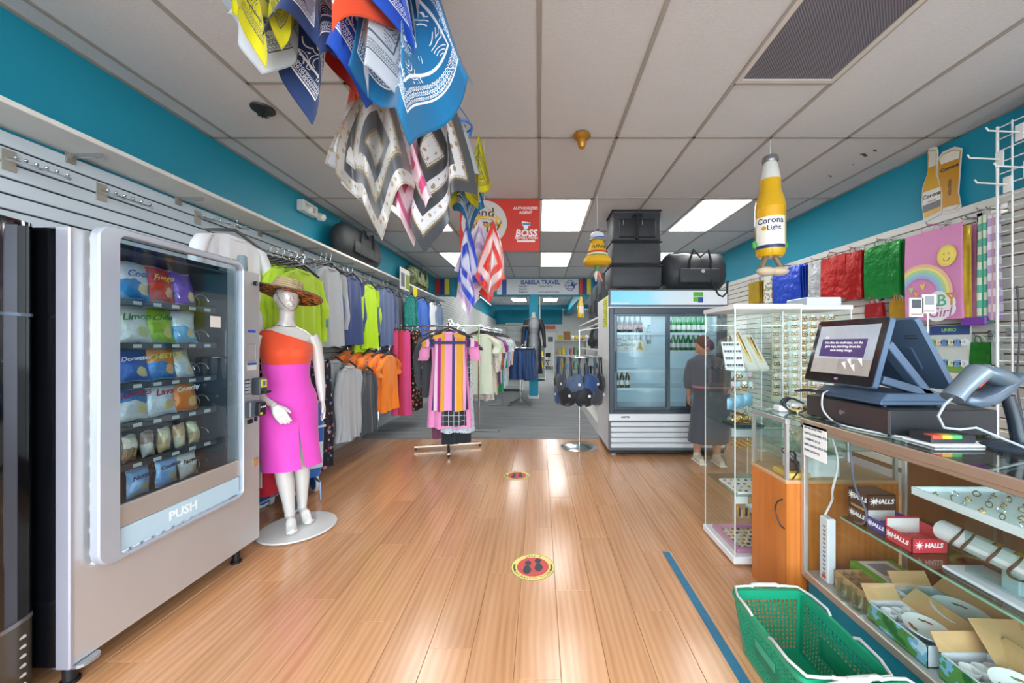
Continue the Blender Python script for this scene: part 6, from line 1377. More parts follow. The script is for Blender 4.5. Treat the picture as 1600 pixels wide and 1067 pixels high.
# arm on the viewer's left reaching across the hip
b.tube([(-.155, .008, 1.40), (-.188, .01, 1.32), (-.205, .015, 1.2), (-.212, .012, 1.10), (-.19, -.055, 1.02), (-.145, -.135, .955), (-.105, -.18, .925)], [.05, .046, .04, .036, .034, .026, .021], 14)
hand(b, (-.105, -.185, .922), (.42, -.2, -.85), (.2, .95, 0), (.8, .2, .3), .22, .95)
b.tube([(.155, .008, 1.40), (.19, .012, 1.32), (.212, .02, 1.2), (.222, .03, 1.1), (.228, .02, 1.0), (.232, .005, .90)], [.05, .045, .04, .035, .032, .022], 14)
hand(b, (.232, .004, .90), (.03, -.12, -1), (-1, 0, 0), (0, -1, 0), .25, .95)
lean = Matrix.Rotation(-TH, 3, 'Z') @ Vector((-.085, .0, 0))
def shear(p): k = min(1, max(0, (p.z-.06)/.85)); k = k*k*(3-2*k); return p + lean*k
b.v = [shear(p) for p in b.v]
part_mesh('body', remeshed(b, .0045, 5), M_MANQ, mq)
MB().lathe([(0, 0), (.228, 0), (.238, .006), (.232, .014), (.0, .026)], (.0, -.01, .004), 48, c0=False, c1=False, sx=1.05).build('base_plate', mat('#cfcfcd', .25, coat=.3), mq, smooth=40)
MB().cyl((-.05, .03, .02), (-.05, .03, .16), .006, n=8).build('heel_rod', CHROME, mq); MB().box(.07, .16, .12, .2, .0, .01).build('base_shim', mat('#5a6068', .5), mq)
def prof(z):
    for a, c in zip(tor, tor[1:]):
        if a[0] <= z <= c[0]: u = (z-a[0])/(c[0]-a[0]); return [a[i]*(1-u)+c[i]*u for i in range(1, 5)]
    return list(tor[0][1:]) if z < tor[0][0] else list(tor[-1][1:])
def bust(x, y, z):   # extra reach over the bust
    g = math.exp(-((z-1.275)/.06)**2)*(math.exp(-((abs(x)-.062)/.06)**2)); return g*.024 if y < 0 else 0
NA = 56; rings = []
for i in range(15):
    R = []
    for j in range(NA):
        a = 2*PI*j/NA; ca, sa = math.cos(a), math.sin(a); zt = min(1.395-.06*ca, 1.435); z = 1.192+(zt-1.192)*i/14
        cx, cy, rx, ry = prof(z); x = cx+(rx+.012)*ca; y = cy+(ry+.012)*sa; y -= bust(x, y, z); R.append(shear(Vector((x, y, z))))
    rings.append(R)
MB().loft(rings, 0, False, False).build('orange_top', fab('#e9532e', .7, .2), mq, smooth=70)
sk = [(1.2, .152, .112), (1.12, .143, .105), (1.05, .155, .112), (.97, .188, .132), (.90, .198, .138), (.82, .198, .138), (.72, .192, .136), (.60, .186, .136), (.50, .182, .138), (.455, .184, .14)]
rings = []
for z, rx, ry in sk:
    gap = .07*max(0, min(1, (.74-z)/.22)); R = []; a0 = -PI/2+.2
    for j in range(65):
        a = a0+gap+(2*PI-2*gap)*j/64; f = .006*math.sin(5*a+z*9)*max(0, (.95-z)*2); R.append(shear(Vector(((rx+f)*math.cos(a), (ry+f)*math.sin(a)-.004, z))))
    rings.append(R)
MB().loft(rings, 0, False, False, closed=False).build('pink_skirt', fab('#da48b8', .65, .2), mq, smooth=70)
MB().tube([shear(Vector((.06*math.cos(a), -.004+.055*math.sin(a), 1.475+.012*math.sin(a)))) for a in [2*PI*k/24 for k in range(24)]], .0022, 5, closed=True).build('necklace', mat('#6a5a48', .4), mq)
MB().tube([shear(p) for p in [HM @ Vector((-.07, -.02, .03)), HM @ Vector((-.062, -.05, -.03)), HM @ Vector((-.035, -.075, -.075)), HM @ Vector((.0, -.085, -.1)), HM @ Vector((.035, -.075, -.08)), HM @ Vector((.062, -.05, -.03))]], .002, 5).build('chin_cord', mat('#5a4638', .5), mq)
wl_ = shear(Vector((-.135, -.155, .935))); MB().tube([wl_+Vector((.024*math.cos(a), .016*math.sin(a), .012*math.cos(a))) for a in [2*PI*k/14 for k in range(14)]], .002, 5, closed=True).build('wrist_tag', mat('#8a949c', .4), mq)
# straw hat: rests on the mannequin's head
def straw_mat():
    s = NT('woven_straw'); o = s.coord(); q = s.sep(o)
    w1 = s.math('SINE', s.math('MULTIPLY', q[2], 420)); n = s.noise(1, 2, s.mapping(o, (40, 40, 200)))
    s.col(s.ramp(s.math('ADD', s.math('MULTIPLY', w1, .25), n), [(.2, '#8a6f4a'), (.5, '#cdb48a'), (.8, '#e0cca6')], False)); s.set(.85); s.bump(w1, .4, .003); return s.m
hl = Vector(mq.location) + Matrix.Rotation(TH, 3, 'Z') @ shear(Vector((0, -.008, 1.705)))
ht = thing('straw_hat', 'straw hat with wide brim lined in orange camouflage on the mannequin', 'hat', hl, 0)
ht.rotation_euler = (Matrix.Rotation(-.2, 4, 'X') @ Matrix.Rotation(.1, 4, 'Y') @ Matrix.Rotation(TH-.6, 4, 'Z')).to_euler()
def hatp(r, z, a, tilt=-.06): 
    up = .0 if r < .12 else (r-.12)*.22*(abs(math.cos(a))**2) - (r-.12)*.1; return Vector((r*math.cos(a)*.98, r*math.sin(a)*1.12, z+up+tilt*0))
MB().loft([[hatp(r, z, 2*PI*j/36) for j in range(36)] for r, z in ((.102, 0), (.1, .03), (.094, .065), (.084, .094), (.055, .105), (.02, .1), (.002, .099))], 0, False, True).build('crown', straw_mat(), ht, smooth=50)
MB().loft([[hatp(r, z, 2*PI*j/48) for j in range(48)] for r, z in ((.1, .0), (.13, -.004), (.17, -.006), (.225, -.006), (.228, -.004), (.225, -.001), (.17, .0), (.13, .002), (.1, .006))], 0, False, False).build('brim', straw_mat(), ht, smooth=50)
sc_ = NT('orange_camouflage'); sc_.col(sc_.ramp(sc_.noise(20, 2, sc_.coord()), [(0, '#2a211d'), (.44, '#5a4034'), (.5, '#e0822c'), (.6, '#3a2c26')])); sc_.set(.7)
MB().loft([[hatp(r, z, 2*PI*j/48) for j in range(48)] for r, z in ((.09, -.004), (.13, -.008), (.17, -.0105), (.222, -.0105))], 0, False, False).build('brim_lining', sc_.m, ht, smooth=50)
MB().tube([hatp(.228, -.004, 2*PI*j/48) for j in range(48)], .004, 6, closed=True).build('brim_edge', mat('#7d7468', .6), ht, smooth=60)
MB().loft([[hatp(r, z, 2*PI*j/36) for j in range(36)] for r, z in ((.1035, .004), (.1025, .02))], 0, False, False).build('hat_band', mat('#a08c70', .7), ht, smooth=50)

# ---- dress form hung on the teal column
df = thing('dress_form', 'headless dress form in a long silver grey dress on the teal column', 'mannequin', (-.14, 8.88, .62))
b = MB(); stack(b, [(1.36, 0, 0, .05, .05), (1.42, 0, 0, .05, .05), (1.47, 0, 0, .055, .05), (1.475, 0, 0, .03, .03)]); stack(b, [(1.2, 0, 0, .15, .09), (1.3, 0, 0, .16, .07), (1.37, 0, 0, .06, .05)])
part_mesh('neck_form', remeshed(b, .012, 3), M_MANQ, df)
def silver_mat():
    s = NT('silver_body_print'); p = s.coord(); q = s.sep(p); ax = s.math('ABSOLUTE', q[0]); n = s.noise(6, 3, p)
    f = s.math('ADD', ax, s.math('MULTIPLY', s.math('SUBTRACT', n, .5), .09)); s.col(s.ramp(s.math('MULTIPLY', f, 4.0), [(.0, '#9a9da2'), (.36, '#7d8086'), (.5, '#3a3c40'), (.7, '#2a2c30')], False)); s.set(.45, .2); return s.m
M_SLV = silver_mat()
b = MB(); stack(b, [(.0, 0, 0, .22, .1), (.2, 0, 0, .20, .1), (.45, 0, 0, .19, .11), (.68, 0, 0, .185, .12), (.8, 0, 0, .17, .11), (.95, 0, 0, .14, .1), (1.1, 0, -.01, .165, .12), (1.22, 0, 0, .175, .1), (1.3, 0, 0, .17, .08), (1.35, 0, 0, .09, .06)])
for s_ in (-1, 1): b.tube([(s_*.16, 0, 1.28), (s_*.22, .01, 1.12), (s_*.245, 0, .92), (s_*.26, -.02, .72), (s_*.27, -.03, .62)], [.062, .058, .05, .04, .032], 12)
part_mesh('silver_dress', remeshed(b, .012, 4), M_SLV, df)
MB().cyl((0, .05, 1.25), (0, .12, 1.25), .02, n=8).build('mount', STEEL, df); 

# ---- shopper bending at the cooler, behind the slim tower
pn = thing('person', 'person in dark grey clothes and beige sneakers bending at the cooler', 'person', (1.93, 4.14, 0))
b = MB()
fl_, fr_ = (-.13, .05), (.06, -.02)
for (fx, fy), hx in ((fl_, -.075), (fr_, .075)):
    b.tube([(hx, .02, .80), (hx*1.05+fx*.15, -.01, .62), (hx*.9+fx*.4, -.03, .46), (fx*.9+hx*.2, .0, .32), (fx, fy+.02, .16), (fx, fy+.02, .08)], [.105, .092, .068, .06, .042, .036], 14)
stack(b, [(.74, 0, 0, .15, .12), (.82, 0, .0, .185, .14), (.90, 0, .01, .19, .145), (1.0, -.01, .03, .18, .14), (1.09, -.02, .045, .185, .135), (1.16, -.03, .06, .17, .11), (1.21, -.04, .065, .09, .07)])
b.tube([(-.03, .06, 1.17), (-.05, .065, 1.24)], [.05, .048], 12)
HP = Matrix.Translation((-.06, .07, 1.31)) @ Matrix.Rotation(-.5, 4, 'Y') @ Matrix.Rotation(.2, 4, 'X')
ellipsoid(b, (0, 0, 0), (.088, .075, .108), M=HP); ellipsoid(b, (-.03, 0, -.05), (.055, .05, .055), M=HP)
b.tube([HP @ Vector((-.085, 0, .01)), HP @ Vector((-.102, 0, -.022)), HP @ Vector((-.084, 0, -.03))], [.008, .014, .008], 8)
for s_ in (-1, 1): ellipsoid(b, (.005, s_*.076, -.01), (.02, .01, .028), M=HP)
b.tube([HP @ Vector((-.076, -.02, -.055)), HP @ Vector((-.086, 0, -.055)), HP @ Vector((-.076, .02, -.055))], [.004, .008, .004], 6)
b.tube([(-.16, .09, 1.13), (-.2, .10, 1.02), (-.22, .10, .92), (-.2, .13, .82), (-.18, .17, .74)], [.058, .052, .045, .036, .026], 12); hand(b, (-.18, .172, .738), (.05, .3, -.95), (1, 0, 0), (0, 1, 0), .5, 1.0)
b.tube([(.12, .05, 1.12), (.19, .0, 1.0), (.2, -.02, .9), (.14, -.08, .82), (.06, -.12, .78)], [.058, .052, .045, .036, .026], 12); hand(b, (.06, -.122, .778), (-.9, -.2, -.3), (0, 1, 0), (0, 0, 1), .5, 1.0)
part_mesh('body', remeshed(b, .007, 4), mat('#b98a72', .55), pn)
b = MB(); stack(b, [(.24, -.035, .01, .22, .18), (.46, -.02, -.005, .215, .175), (.6, -.01, 0, .21, .165), (.74, 0, .0, .195, .155), (.86, 0, .005, .205, .16), (.90, 0, .01, .205, .16)]); part_mesh('skirt', remeshed(b, .012, 4), fab('#4a4d55'), pn)
b = MB(); stack(b, [(.84, 0, .005, .21, .165), (.92, 0, .012, .205, .16), (1.0, -.01, .03, .198, .155), (1.09, -.02, .045, .203, .15), (1.16, -.03, .06, .188, .125), (1.215, -.042, .066, .09, .075)])
b.tube([(-.155, .09, 1.135), (-.2, .10, 1.02), (-.22, .10, .92), (-.205, .125, .83)], [.075, .066, .058, .048], 12); b.tube([(.12, .05, 1.125), (.19, .0, 1.0), (.2, -.02, .9), (.15, -.07, .83)], [.075, .066, .058, .048], 12)
part_mesh('jacket', remeshed(b, .012, 5), fab('#55585f'), pn)
MB().lathe([(.212, 0), (.214, .012), (.21, .024)], (0, .006, .85), 28, sy=.79, c0=False, c1=False).build('jacket_trim', mat('#a86a72', .7), pn, smooth=50)
b = MB(); ellipsoid(b, (.018, 0, .022), (.092, .086, .105), M=HP); ellipsoid(b, (.07, 0, -.02), (.05, .06, .07), M=HP); part_mesh('hair', remeshed(b, .008, 3), mat('#5a3a2c', .6), pn)
for fx, fy in (fl_, fr_):
    b = MB(); b.tube([(fx, fy+.06, .045), (fx, fy+.0, .05), (fx, fy-.06, .045), (fx-.01, fy-.13, .035)], [.038, .046, .044, .03], 14); b.tube([(fx, fy+.02, .05), (fx, fy+.02, .105)], [.044, .042], 12); s0 = len(b.v)
    o = part_mesh('sneaker', remeshed(b, .008, 3), mat('#cfc4b0', .7), pn); MB().box(fx-.045, fx+.04, fy-.15, fy+.1, .0, .022).build('sole', mat('#e6e2d8', .6), o, bevel=.012)
    for k in range(3): MB().cyl((fx-.022, fy-.03-.02*k, .088-.008*k), (fx+.022, fy-.03-.02*k, .088-.008*k), .004, n=5).build('lace', WHITE, o)

# ---- wheeled shopping trolleys behind the mannequin
def trolley(label, x, y, rz, c, c2):
    t = thing('shopping_trolley', label, 'shopping trolley', (x, y, 0), rz)
    b = MB(); b.loft([[Vector((p[0], p[1], z)) for p in rrect(-w_, w_, -d_, d_, .05)] for z, w_, d_ in ((.2, .15, .1), (.3, .17, .12), (.6, .175, .125), (.8, .165, .12), (.84, .13, .09))]); bg_ = b.build('bag', fab(c, .6), t, smooth=50)
    MB().box(-.15, .15, -.128, -.118, .28, .5).build('front_pocket', mat(c2, .6), bg_, bevel=.004); MB().box(-.178, .178, -.128, .128, .62, .64).build('piping', mat(c2, .6), bg_, bevel=.005)
    for s_ in (-1, 1):
        MB().tube([(s_*.12, -.16, .02), (s_*.12, -.15, .16), (s_*.12, .1, .19), (s_*.12, .14, .3), (s_*.12, .15, .95), (s_*.08, .15, 1.0), (0, .15, 1.0)], .009, 6).build('frame_tube', mat('#8fa0c4', .3, .6), t, smooth=50)
        M = Matrix.Translation((s_*.17, .11, .085)) @ Matrix.Rotation(PI/2, 4, 'Y'); wh = MB().lathe([(0, -.015), (.08, -.015), (.085, -.008), (.085, .008), (.08, .015), (0, .015)], n=28, c0=False, c1=False, M=M).build('wheel', mat('#d6dade', .5), t, smooth=40)
        MB().lathe([(0, -.018), (.06, -.018), (.06, .018), (0, .018)], n=24, c0=False, c1=False, M=M).build('hub', mat('#2a5a9c', .5), wh, smooth=40)
trolley('red wheeled shopping trolley half hidden behind the snack machine', -2.14, 2.86, -.3, '#b81c30', '#d8d0cc'); trolley('blue wheeled shopping trolley behind the mannequin', -2.06, 3.14, .9, '#2f64ae', '#c4ccd4')
# ================================================================== hanging bandanas, scarves and signs
def bandana_mat(c, w_='#f2f2f2', sheer=0):
    s = NT('bandana_print'); uv = s.coord('UV'); u, v, _ = s.sep(uv)
    e = s.math('MINIMUM', s.math('MINIMUM', u, s.math('SUBTRACT', 1, u)), s.math('MINIMUM', v, s.math('SUBTRACT', 1, v)))
    band = s.math('MULTIPLY', s.math('GREATER_THAN', e, .13), s.math('LESS_THAN', e, .19))
    d1 = s.vor(44, uv, 'F1', 'Distance', .15); dots = s.math('MULTIPLY', s.math('LESS_THAN', s.math('ABSOLUTE', s.math('SUBTRACT', d1, .33)), .1), band)
    inner = s.math('GREATER_THAN', e, .2); outer = s.math('MULTIPLY', s.math('GREATER_THAN', e, .225), s.math('LESS_THAN', e, .24))
    nz = s.noise(5, 1, uv); d2 = s.vor(8, s.mapping(uv, (1, 1, 1)), 'F1', 'Distance', .9)
    pas = s.math('LESS_THAN', s.math('ABSOLUTE', s.math('SUBTRACT', s.math('FRACT', s.math('MULTIPLY', s.math('ADD', d2, s.math('MULTIPLY', nz, .5)), 6.5)), .5)), .13)
    d3 = s.vor(9, uv, 'F1', 'Distance', .9); near = s.math('LESS_THAN', d3, .62)
    m_ = s.math('MAXIMUM', s.math('MAXIMUM', dots, outer), s.math('MULTIPLY', s.math('MULTIPLY', pas, inner), near))
    ln = s.math('MULTIPLY', s.math('GREATER_THAN', e, .115), s.math('LESS_THAN', e, .125)); m_ = s.math('MAXIMUM', m_, ln)
    hem = s.math('LESS_THAN', e, .012); cc = lin(c)
    col = s.mix(m_, c, w_); col = s.mix(s.math('MULTIPLY', hem, .6), col, tuple(q*.6 for q in cc)); s.col(col); s.set(.8, 0, .2, 0, .2, 0, 1)
    # thin cotton lets light through
    t = s.t; tl = s.n('ShaderNodeBsdfTranslucent'); s.l(col, tl.inputs[0]); mx = s.n('ShaderNodeMixShader'); mx.inputs[0].default_value = .35; s.l(s.b.outputs[0], mx.inputs[1]); s.l(tl.outputs[0], mx.inputs[2]); s.l(mx.outputs[0], t.nodes['Material Output'].inputs[0])
    return s.m
def satin_mat(c1, c2, c3='#b98d3c', bands=5.0, fig=True):
    s = NT('satin_scarf_print'); uv = s.coord('UV'); u, v, _ = s.sep(uv)
    e = s.math('MAXIMUM', s.math('ABSOLUTE', s.math('SUBTRACT', u, .5)), s.math('ABSOLUTE', s.math('SUBTRACT', v, .5)))
    f = s.math('FRACT', s.math('MULTIPLY', e, bands)); base = s.mix(s.math('GREATER_THAN', f, .52), c1, c2)
    d = s.vor(70, uv, 'F1', 'Distance', .2); ln = s.math('LESS_THAN', s.math('ABSOLUTE', s.math('SUBTRACT', f, .5)), .09); ln = s.math('MULTIPLY', ln, s.math('LESS_THAN', d, .42))
    dd = s.vor(13, uv, 'F1', 'Distance', .35); nn = s.noise(34, 2, uv); figs = s.math('MULTIPLY', s.math('LESS_THAN', s.math('ADD', dd, s.math('MULTIPLY', nn, .5)), .5), s.math('LESS_THAN', f, .5))
    base = s.mix(s.math('MULTIPLY', ln, .9), base, c3)
    if fig: base = s.mix(s.math('MULTIPLY', figs, .85), base, c3)
    s.col(base); s.set(.32, 0, .5, 0, .3); s.bump(s.noise(3, 3, uv), .15, .02); return s.m
def drape(label, top, size, m, mode='corner', base=-PI/2, wrap=2.0, seed=0, spread=1.0, cat='bandana', name='bandana', group=None, pinch=None, n=30, folds=2.4):
    """square cloth held at one point, falling in folds; top = where it is clipped"""
    rs = random.Random(label + str(seed)); ph = [rs.random()*6.3 for _ in range(5)]
    p0 = pinch or {'corner': (0.0, 0.0), 'centre': (.5, .5), 'edge': (.5, 0.0)}[mode]
    rng = {'corner': PI/2, 'centre': 2*PI, 'edge': PI}[mode]; mid = {'corner': PI/4, 'centre': PI, 'edge': PI/2}[mode]
    cb, sb = math.cos(base+PI/2), math.sin(base+PI/2)
    def fn(u, v):
        dx, dy = (u-p0[0])*size, (v-p0[1])*size; r = math.hypot(dx, dy); th = math.atan2(dy, dx)
        q = (th-mid)/rng; g = 1-math.exp(-r/.12); al = wrap*q*(1+.25*math.sin(5*r+ph[3]))
        X = r*math.sin(al)*(.8+.2*g); Z = -r*math.cos(al)*.97
        A = spread*.034*g*(.5+r/size)
        Y = A*(math.sin(folds*2*PI*q+ph[0])+.45*math.sin(folds*3.6*q+8*r+ph[1]))-.03*spread*g*math.cos(PI*q)
        X += .35*A*math.sin(folds*2*PI*q+ph[2]+1.2)+.06*r*math.sin(3*r+ph[4])
        return Vector((X*cb-Y*sb, X*sb+Y*cb, Z))
    b = MB(); b.sheet(fn, n, n); b.xf(Matrix.Translation(top)); o = b.build(name, m, None, smooth=80, fix=False); return tag(o, label, cat, group)
def B(c): return bandana_mat(c)
NV, RB, TB, OR, RD, LL = B('#2c3f6b'), B('#2453bd'), B('#1f6f9e'), B('#d94a28'), B('#b8261e'), B('#b4b0c2')
def dark_print(c): return bandana_mat(c, '#5a626c')
WP = dark_print('#bfc3cb'); YP = dark_print('#d2c81c')
G = 'cotton bandanas on the nearest clip hanger'
for lb, x, ytip, Y, sz, m_, mode, wr, sp in (
  ('white bandana at the far left of the hanging bunch', 366, 64, 1.30, .46, WP, 'corner', .6, 1.0), ('yellow bandana tip left of the white ones', 392, 105, 1.22, .46, YP, 'corner', .5, .8), ('large white bandana with grey border in the left of the bunch', 432, 128, 1.30, .52, WP, 'corner', .7, 1.2),
  ('second yellow bandana showing between white and navy', 450, 84, 1.22, .44, YP, 'corner', .35, .7), ('sheer navy bandana with rounded fold near the top', 480, 66, 1.24, .48, NV, 'edge', 1.3, 1.3), ('navy paisley bandana with the low left pointed tip', 497, 193, 1.36, .55, NV, 'corner', .72, 1.0),
  ('lilac white bandana hanging beside the orange one', 528, 98, 1.26, .46, LL, 'corner', .6, .9), ('bright orange bandana in the middle of the bunch', 546, 86, 1.16, .46, OR, 'corner', 1.0, 1.3), ('red bandana strip behind the navy and blue ones', 545, 165, 1.46, .52, RD, 'corner', .6, .8),
  ('royal blue bandana with a pointed tip under the orange one', 580, 165, 1.32, .52, RB, 'corner', .85, 1.1), ('royal blue bandana at the top right of the bunch', 606, 62, 1.14, .44, RB, 'corner', 1.0, 1.2), ('white bandana with several points over the blue one', 602, 140, 1.22, .50, WP, 'edge', .9, 1.2),
  ('short white bandana at the right top of the bunch', 642, 62, 1.28, .42, LL, 'corner', .8, 1.1), ('large steel blue paisley bandana with the lowest tip', 632, 250, 1.26, .60, TB, 'corner', 1.0, 1.2)):
    y = ytip - sz*.97*(1.414 if mode == 'corner' else 1.06)*FPX/Y
    drape(lb, pz(x, y, Y), sz, m_, mode, -PI/2+RN.uniform(-.3, .3), wr, 0, sp, group=G)
t = thing('clip_hanger', 'white clip hanger frame above the bandana bunch, mostly out of view', 'hanger', (-.62, 1.27, 2.72)); MB().tube([(.3*math.cos(a), .18*math.sin(a), .06) for a in [2*PI*k/24 for k in range(24)]], .007, 6, closed=True).build('ring', WHITE, t, smooth=60); MB().cyl((0, 0, .06), (0, 0, .25), .003, n=6).build('string', WHITE, t)
for k in range(2): MB().cyl((-.3*(1-k), -.18*k, .06), (.3*(1-k), .18*k, .06), .005, n=6).build('cross_bar', WHITE, t)
def ring_hanger(label, x, y, Y, r, c, clips, cc, n=6):
    p = pz(x, y, Y); t = thing('clip_hanger', label, 'hanger', p)
    MB().tube([(r*math.cos(a), r*.8*math.sin(a), 0) for a in [2*PI*k/26 for k in range(26)]], .006, 6, closed=True).build('ring', mat(c, .35), t, smooth=60)
    MB().tube([(r*.55*math.cos(a), r*.45*math.sin(a), 0) for a in [2*PI*k/20 for k in range(20)]], .004, 6, closed=True).build('inner_ring', mat(c, .35), t, smooth=60)
    for k in range(n): 
        a = 2*PI*k/n+.3; o = MB().box(-.006, .006, -.004, .004, -.045, .01).xf(Matrix.Translation((r*math.cos(a), r*.8*math.sin(a), 0)) @ Matrix.Rotation(.25*(-1)**k, 4, 'Y')).build('clip', mat(cc, .4), t)
    for s_ in (-1, 1): MB().tube([(s_*r, 0, 0), (s_*r*.5, 0, .07), (0, 0, .13)], .003, 5).build('suspender', mat(c, .35), t)
    MB().cyl((0, 0, .13), (0, 0, max(.15, ZC-.002-p.z)), .0025, n=5).build('string', mat('#d8d8d4', .5), t); return t
ring_hanger('purple ring hanger with yellow clips holding the elephant scarves', 655, 92, 1.78, .075, '#4a3f5c', 1, '#e2d23a'); ring_hanger('blue oval ring hanger with white and yellow bandanas', 714, 197, 2.10, .085, '#2c74c4', 1, '#2c74c4', 4); ring_hanger('yellow ring hanger holding the satin scarves in front of the red sign', 757, 346, 2.95, .14, '#d8a824', 1, '#d8a824')
t = thing('hanger_hook', 'blue plastic swivel hook above the blue ring hanger', 'hanger', pz(690, 165, 2.05)); MB().tube([(0, 0, 0), (-.005, 0, .03), (-.02, 0, .05), (-.02, 0, .08), (0, 0, .1), (.02, 0, .085), (.018, 0, .065)], .007, 8).build('hook', mat('#2470c8', .3), t, smooth=60); MB().lathe([(0, -.02), (.022, -.012), (.022, 0), (0, .008)], n=14, c0=False, c1=False).build('swivel', mat('#2470c8', .3), t, smooth=50); MB().cyl((0, 0, .1), (0, 0, ZC-t.location.z), .002, n=5).build('string', WHITE, t)
S1 = satin_mat('#bdbab6', '#4c4e52', '#94783c'); S2 = satin_mat('#c8c4c0', '#d84a28', '#8a8f94', 3.0); S3 = satin_mat('#c2c0c2', '#34363a', '#7a5f2c', 6.0); S4 = satin_mat('#f0c4d2', '#d8447c', '#e6e0e2'); S5 = satin_mat('#b8bcc4', '#5a606c', '#9a8458')
G2 = 'elephant print satin scarves'
SC = dict(cat='scarf', name='satin_scarf', group=G2)
def hang(lb, x, yt, Y, sz, m_, wr, sp, base=0, mode='corner', **k): return drape(lb, pz(x, yt-sz*.97*(1.414 if mode == 'corner' else 1.06)*FPX/Y, Y), sz, m_, mode, -PI/2+base, wr, 0, sp, **k)
hang('orange bordered satin scarf at the left of the elephant scarves', 558, 290, 1.70, .44, S2, .62, 1.0, -.3, **SC)
hang('grey and white banded satin scarf with gold elephants, wide one', 597, 378, 1.62, .60, S1, .74, 1.3, **SC)
hang('second grey banded satin scarf tucked behind the wide one', 572, 345, 1.78, .56, S5, .55, 1.1, **SC)
hang('hot pink satin scarf edge behind the grey elephant scarves', 638, 385, 1.70, .56, S4, .4, .9, **SC)
hang('black and white elephant scarf hanging from the purple ring', 686, 402, 1.74, .72, S3, .5, 1.0, **SC)
hang('navy satin scarf tip below the pink one', 648, 384, 1.86, .60, satin_mat('#3a4a7a', '#c8ccd8'), .4, .8, **SC)
G3 = 'bandanas on the blue hanger'
hang('white bandana on the blue oval hanger', 722, 316, 2.06, .34, WP, .75, 1.0, -.1, group=G3); hang('yellow bandana on the blue oval hanger', 748, 330, 2.12, .32, YP, .7, 1.0, .2, group=G3); hang('second yellow bandana behind the white one on the blue hanger', 717, 326, 2.2, .36, YP, .5, .8, -.2, group=G3); hang('steel blue bandana lowest on the blue hanger', 726, 372, 2.25, .44, TB, .5, .8, group=G3)
G4 = 'satin scarves on the yellow ring hanger'
SD = dict(cat='scarf', name='satin_scarf', group=G4)
BLs, LLs, RDs = satin_mat('#dfe2ee', '#2c48c0', '#b8b8c8', 4, False), satin_mat('#e2d6e6', '#c6a8d2', '#e8e0ea', 5, False), satin_mat('#e9dcdc', '#d8301f', '#d8a8a0', 4, False)
hang('royal blue and white satin scarf on the yellow ring', 730, 480, 2.80, .48, BLs, .55, 1.0, -.3, **SD); hang('lilac satin scarf in the middle of the yellow ring', 750, 466, 2.92, .46, LLs, .72, 1.1, **SD); hang('red and white satin scarf on the yellow ring', 770, 478, 2.80, .48, RDs, .6, 1.1, .3, **SD)
hang('second red satin scarf behind the lilac one', 762, 474, 3.0, .46, RDs, .6, 1.0, .1, **SD); hang('long pale pink satin scarf hanging lowest on the yellow ring', 725, 512, 3.02, .58, LLs, .3, .7, **SD)

# ---- red money transfer sign
t = thing('hanging_sign', 'red Send money here sign hanging under the ceiling', 'sign', (-.45, 4.13, 2.38)); TL, BRz = -.895, 2.962
bd = MB().box(-.895, .0, 4.125, 4.135, 2.38, 2.962).build('panel', mat('#cf3a2c', .45), t, world=True); cs = MB().prism(ellipse(.255, .255, 40, -.62, 2.69), onY(4.125), 0, .0015).build('grey_disc', mat('#cfcdcd', .5), bd, world=True)
dk = mat('#4a4448', .5); wh = mat('#f2eeee', .5)
for i, tx in enumerate(('Send', 'money', 'here')): text('lettering', tx, .15, (-.65+.02*i, 4.1225, 2.80-i*.12), (1, 0, 0), (0, 0, 1), dk, cs, bold=.002)
for i, tx in enumerate(('AUTHORIZED', 'AGENT')): text('lettering', tx, .044, (-.155, 4.1235, 2.855-i*.048), (1, 0, 0), (0, 0, 1), wh, bd, bold=.001)
text('lettering', 'BOSS', .105, (-.15, 4.1235, 2.575), (1, 0, 0), (0, 0, 1), wh, bd, shear=.15, bold=.004); text('lettering', 'REVOLUTION', .042, (-.15, 4.1235, 2.522), (1, 0, 0), (0, 0, 1), wh, bd, shear=.1, bold=.001); MB().box(-.25, -.05, 4.1235, 4.125, 2.478, 2.498).build('logo_bar', wh, bd, world=True)
f_ = MB(); f_.prism([(-.175, 2.625), (-.13, 2.625), (-.125, 2.665), (-.18, 2.665)], onY(4.125), 0, .0015)
for k in range(4): f_.prism(rrect(-.195+.024*k, -.174+.024*k, 2.66, 2.71-.004*k, .008, 3), onY(4.125), 0, .0018)
f_.build('fist_mark', wh, bd, world=True); MB().prism(rrect(-.19, -.10, 2.668, 2.69, .006, 2), onY(4.1235), 0, .0008).build('fist_band', mat('#4a88b8', .5), bd, world=True)
for x in (-.8, -.1): MB().cyl((x, 4.13, 2.96), (x, 4.13, ZC), .003, n=5).build('string', WHITE, t, world=True)
# ---- travel banner and flags on the header
t = thing('travel_banner', 'white Isabela Travel banner with a plane and globe on the header', 'sign', (.1, 9.19, 2.56)); bn = MB().box(-.82, .97, 9.183, 9.195, 2.565, 2.955).build('panel', mat('#dfe2e6', .5), t, world=True); MB().box(-.94, -.80, 9.184, 9.196, 2.565, 2.955).build('blue_band', mat('#2a58a8', .5), t, world=True); MB().box(-1.06, -.94, 9.184, 9.196, 2.565, 2.955).build('white_band', mat('#e6e8ea', .5), t, world=True)
bl = mat('#2f5ea8', .5); gy = mat('#6d7480', .5)
text('lettering', 'ISABELA TRAVEL', .145, (.02, 9.1815, 2.865), (1, 0, 0), (0, 0, 1), bl, bn, bold=.004, xs=.92)
for i, tx in enumerate(('PASAJES', 'ENVIOS', 'REMESAS')): text('lettering', tx, .06, (-.52, 9.1815, 2.765-i*.072), (1, 0, 0), (0, 0, 1), gy, bn, 'LEFT', bold=.001)
